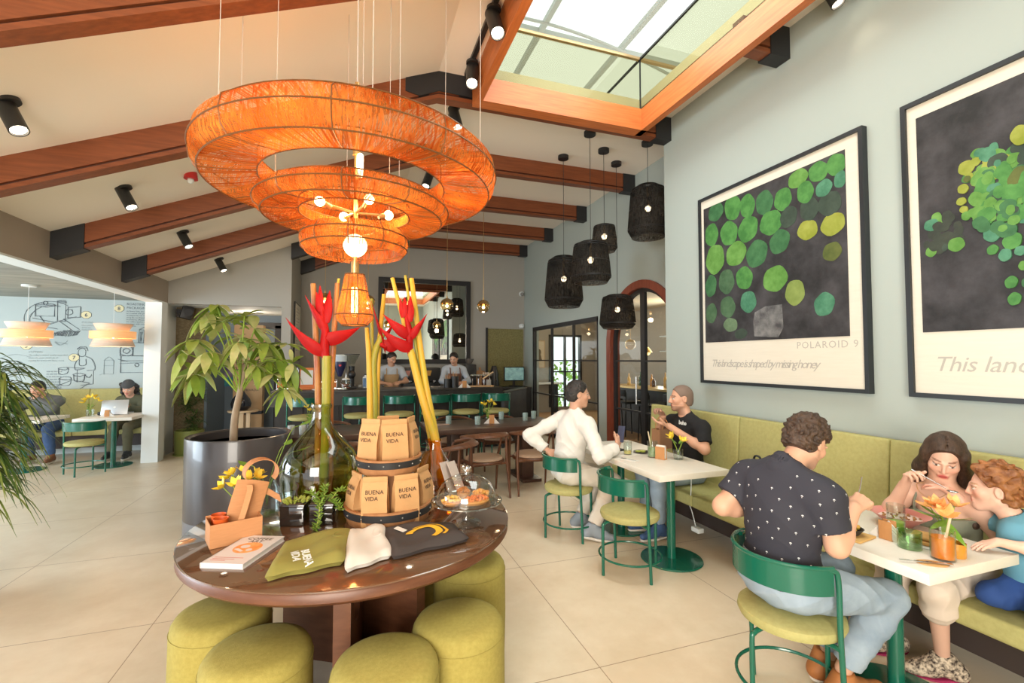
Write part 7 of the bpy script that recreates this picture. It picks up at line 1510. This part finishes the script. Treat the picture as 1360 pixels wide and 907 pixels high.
F.clip(bd.P-bd.sp*.05, -bd.sp); F.clip(bd.C-bd.sp*.035+bd.fw*.0, bd.sp*1-bd.fw*.12); o = field_obj('camisole', F, M_cami, t, B0)
for x in (-1,1): 
    a = bd.C+bd.lat*.085*x; pts = [a+bd.fw*.10-bd.sp*.04, a+bd.fw*.075+bd.sp*.03, a+bd.sp*.082, a-bd.fw*.09+bd.sp*.0]; MB().tube([tuple(Vector(p)-Vector(B0)) for p in bez(pts,5)], .006, 6).build('strap', M_cami, o)
build_trousers(bd, t, B0, .006, mat('cream_trousers', (.66,.56,.47), .9), .016, .1, .26)
hc, r_, f_, u_ = bd.hc, bd.r, bd.f, bd.u; g = lambda x,y,z: hc+r_*x+f_*y+u_*z
F = Field(hc-.40, hc+.24, .005); R = np.stack([r_,f_,u_]); F.ell(g(0,-.016,.034), (.086,.104,.098), R, .01); F.clip(g(0,.066,.075), f_-u_*.55)
for x in (-1,1):
    F.cap(g(.070*x,.015,.03), g(.086*x,-.005,-.09), .024, .030, .03, flat=(f_,1.5)); F.cap(g(.086*x,-.01,-.09), bd.C+bd.lat*.13*x-bd.sp*.06+bd.fw*.02*(1 if x<0 else -.6), .032, .022, .03)
F.cap(g(0,-.06,-.02), bd.C-bd.fw*.10-bd.sp*.05, .075, .06, .03, flat=(f_,.6)); F.curls(.003, 60)
F.ell(g(0,.085,-.045), (.066,.085,.105), R, .01, sub=True); F.cap(g(0,.1,.075), g(0,-.02,.14), .005, .004, .006, sub=True); field_obj('hair', F, M_hairb, t, B0)
MB().tube([tuple(Vector(bd.N+bd.lat*.07*math.cos(a)+bd.fw*(.06+.035*math.sin(a))+bd.sp*(.02-.045*max(0,math.sin(a))))-Vector(B0)) for a in [2*PI*i/30 for i in range(30)]], .0015, 5, True).build('necklace', M_brass, t)
M_leo = mat('leopard_fur', (.60,.50,.38), .8, col2=(.04,.025,.02), scale=70, detail=1)
for A, d in (((2.80,1.80,.095),(-.9,.35,-.05)),((2.82,1.56,.095),(-.75,.6,-.05))):
    o = shoe(t, B0, A, d, M_leo, mat('magenta_sole', (.35,.02,.10), .6), .23)
tf = thing('spoon', 'steel spoon held to the boy by the woman', 'spoon', (2.725,1.575,1.018)); MB().tube([(0,.04,.015),(0,-.02,-.008),(.01,-.10,-.045)], .0028, 6).build('handle', MATS['cutlery_steel'], tf); MB().sphere((.012,-.125,-.054),(.014,.024,.006),12).build('bowl', MATS['cutlery_steel'], tf)
# ---- boy
B0 = (2.95,1.27,0)
t = person('small boy with curly auburn hair in a blue T-shirt, smiling in profile beside the woman', B0)
bd = Body(P=(2.965,1.265,.535), C=(2.93,1.295,.775), hc=(2.885,1.365,.985), face=(-.52,.85,-.06), lat=(.93,.37,0), sh=.115, sc=.66, hs=.90, hip=.10,
          WL=(2.70,1.27,.795), EL=(2.80,1.165,.775), WR=(2.84,1.53,.945), ER=(2.96,1.44,.82), AL=(2.98,1.10,.53), KL=(2.76,1.145,.535), AR=(2.93,1.25,.52), KR=(2.77,1.33,.53))
bd.soft = .68; build_body(bd, t, B0, .004, bd.tone((.76,.47,.36), lips=(.60,.16,.14), brow=(.40,.22,.12), flush=.2), [dict(q='L', d=(-.85,.4,-.22), n=(0,0,-1), curl=(.15,.2,.1), sz=.72, thumb=.8), dict(q='R', d=(-.3,.9,.2), n=(0,-.3,-1), curl=(.5,.5,.3), sz=.72)])
build_top(bd, t, B0, .005, mat('blue_boy_tshirt', (.13,.34,.46), .85, bump=.05, bscale=120), .016, (.85,.95), -.075, 'tshirt', .0035, neck=.038)
build_trousers(bd, t, B0, .006, mat('blue_boy_jeans', (.02,.06,.22), .85), .014, .08, .9, name='jeans'); hair_cap(bd, t, B0, M_hairr, .004, .024, .055, -.085, .019, 85)
# ---- man in grey sweater, far left
B0 = (-4.70,9.50,0)
t = person('man in a grey sweater and blue jeans behind the palm, hand at his mouth', B0)
bd = Body(P=(-4.68,9.62,.53), C=(-4.70,9.50,.89), hc=(-4.74,9.40,1.13), face=(-.15,-.9,-.35), lat=(-1,0,0), sh=.20, WL=(-4.68,9.22,.99), EL=(-4.46,9.22,.83), WR=(-4.80,9.08,.80), ER=(-4.98,9.30,.78), AL=(-4.40,9.10,.11), KL=(-4.46,9.14,.52), AR=(-4.72,9.24,.11), KR=(-4.72,9.16,.53))
build_body(bd, t, B0, .008, bd.tone((.55,.31,.21)), [dict(q='L', d=(-.3,.35,.55), n=(-.3,.8,-.3), curl=(.6,.6,.4)), dict(q='R', d=(.6,-.6,-.1), n=(0,0,-1), curl=(.3,.4,.3))])
build_top(bd, t, B0, .009, mat('grey_sweater', (.13,.145,.155), .9), .02, (1.9,1.9), -.10, 'sweater', .006); build_trousers(bd, t, B0, .009, M_denimd, .016, .1, .95, name='jeans'); hair_cap(bd, t, B0, M_hairk, .006, .010, .05, -.06)
M_brn = mat('brown_shoe', (.20,.09,.045), .6); shoe(t, B0, (-4.40,9.10,.12), (.15,-1,0), M_brn, M_sole); shoe(t, B0, (-4.72,9.24,.12), (-.1,-1,0), M_brn, M_sole)
# ---- woman at the laptop
B0 = (-3.56,9.60,0)
t = person('curly haired woman in a dark beanie and olive jacket behind the laptop', B0)
bd = Body(P=(-3.56,9.68,.53), C=(-3.57,9.58,.87), hc=(-3.58,9.47,1.115), face=(.05,-.88,-.42), lat=(-1,0,0), sh=.165, sc=.93, hs=.97, WL=(-3.48,9.14,.84), EL=(-3.34,9.40,.73), WR=(-3.66,9.16,.83), ER=(-3.80,9.42,.73), AL=(-3.42,9.08,.10), KL=(-3.46,9.18,.50), AR=(-3.66,9.12,.10), KR=(-3.64,9.18,.51))
bd.soft = .68; build_body(bd, t, B0, .008, bd.tone((.62,.36,.26), lips=(.45,.08,.09)), [dict(q='L', d=(-.2,-.7,.3), n=(-.4,.2,-.9), curl=(.5,.5,.3)), dict(q='R', d=(.2,-.8,0), n=(0,0,-1), curl=(.4,.5,.3))])
build_top(bd, t, B0, .009, mat('olive_jacket', (.085,.09,.055), .9), .02, (1.9,1.9), -.12, 'jacket', .006); build_trousers(bd, t, B0, .009, mat('olive_trousers', (.10,.09,.05), .9), .016, .1, .95)
F = Field(bd.hc-.24, bd.hc+.24, .007)
for k in range(22): a = k*2.4; F.ell(bd.hc+bd.r*(.10*math.cos(a))+bd.f*(-.055+.03*math.sin(a*1.3))+bd.u*(.02-.011*k+.02), .038, None, .02)
F.curls(.010, 110); F.ell(bd.hc+bd.f*.09-bd.u*.02, (.07,.09,.10), np.stack([bd.r,bd.f,bd.u]), .01, sub=True); field_obj('hair', F, M_hairk, t, B0)
F = Field(bd.hc-.2, bd.hc+.24, .007); F.ell(bd.hc-bd.f*.018+bd.u*.042, (.092,.108,.105), np.stack([bd.r,bd.f,bd.u]), .01); F.clip(bd.hc+bd.u*.045+bd.f*.0, -bd.u-bd.f*.12); field_obj('beanie', F, mat('grey_beanie', (.06,.065,.07), .95, bump=.3, bscale=120), t, B0)
shoe(t, B0, (-3.42,9.08,.12), (.1,-1,0), M_black, M_sole); shoe(t, B0, (-3.66,9.12,.12), (-.1,-1,0), M_black, M_sole)
# ---- baristas
M_barsh = mat('pale_blue_shirt', (.40,.45,.52), .9); M_apron = mat('tan_apron', (.38,.26,.14), .8)
for B0, lbl, P_, C_, H_, fc, w in (((.70,9.35,0),'barista in a grey-blue shirt and tan apron, left of the two baristas',(.70,9.42,.98),(.70,9.38,1.36),(.70,9.32,1.61),(.50,-.75,-.42),((.82,9.02,1.16),(.60,9.05,1.14))),
        ((1.95,9.35,0),'barista in a pale blue shirt with brown apron straps, right of the two baristas',(1.95,9.42,.98),(1.95,9.39,1.36),(1.93,9.33,1.61),(-.42,-.8,-.42),((2.05,9.06,1.14),(1.83,9.05,1.14)))):
    t = person(lbl, B0)
    bd = Body(P=P_, C=C_, hc=H_, face=fc, lat=(-1,0,0), sh=.185, sc=.98, WL=w[0], poleL=(.9,.3,-.6), WR=w[1], poleR=(-.9,.3,-.6), AL=(B0[0]+.10,9.42,.10), KL=(B0[0]+.10,9.38,.52), AR=(B0[0]-.10,9.42,.10), KR=(B0[0]-.10,9.38,.52))
    build_body(bd, t, B0, .008, bd.tone((.55,.31,.21)), [dict(q='L', d=(-.4,-.8,-.1), n=(-.5,.2,-.8), curl=(.5,.5,.3)), dict(q='R', d=(.4,-.8,-.1), n=(.5,.2,-.8), curl=(.5,.5,.3))])
    build_top(bd, t, B0, .009, M_barsh, .016, (.75,.75) if B0[0]<1 else (1.75,1.75), -.10, 'shirt', .005); build_trousers(bd, t, B0, .01, M_black, .014, .1, .97); hair_cap(bd, t, B0, M_hairk, .006, .012, .05, -.05)
    F = Field(*box_of(bd), .010); bd.torso(F, .022); F.clip(bd.C-bd.sp*.04, bd.sp); F.clip(bd.P-bd.sp*.1, -bd.sp); F.clip(bd.P+bd.fw*.02, -bd.fw); F.clip(bd.P+bd.lat*.14, bd.lat); F.clip(bd.P-bd.lat*.14, -bd.lat); field_obj('apron', F, M_apron if B0[0]<1 else mat('brown_apron', (.16,.075,.05), .8), t, B0)
    for x in (-1,1): MB().tube([tuple(Vector(p)-Vector(B0)) for p in (bd.C+bd.lat*.10*x+bd.fw*.135-bd.sp*.05, bd.C+bd.lat*.10*x+bd.fw*.10+bd.sp*.05, bd.C+bd.lat*.09*x+bd.sp*.115)], .010, 6).build('apron_strap', MATS.get('brown_apron', M_apron), t)
    for x in (-.1,.1): shoe(t, B0, (B0[0]+x,9.42,.12), (0,-1,0), M_black, M_sole)
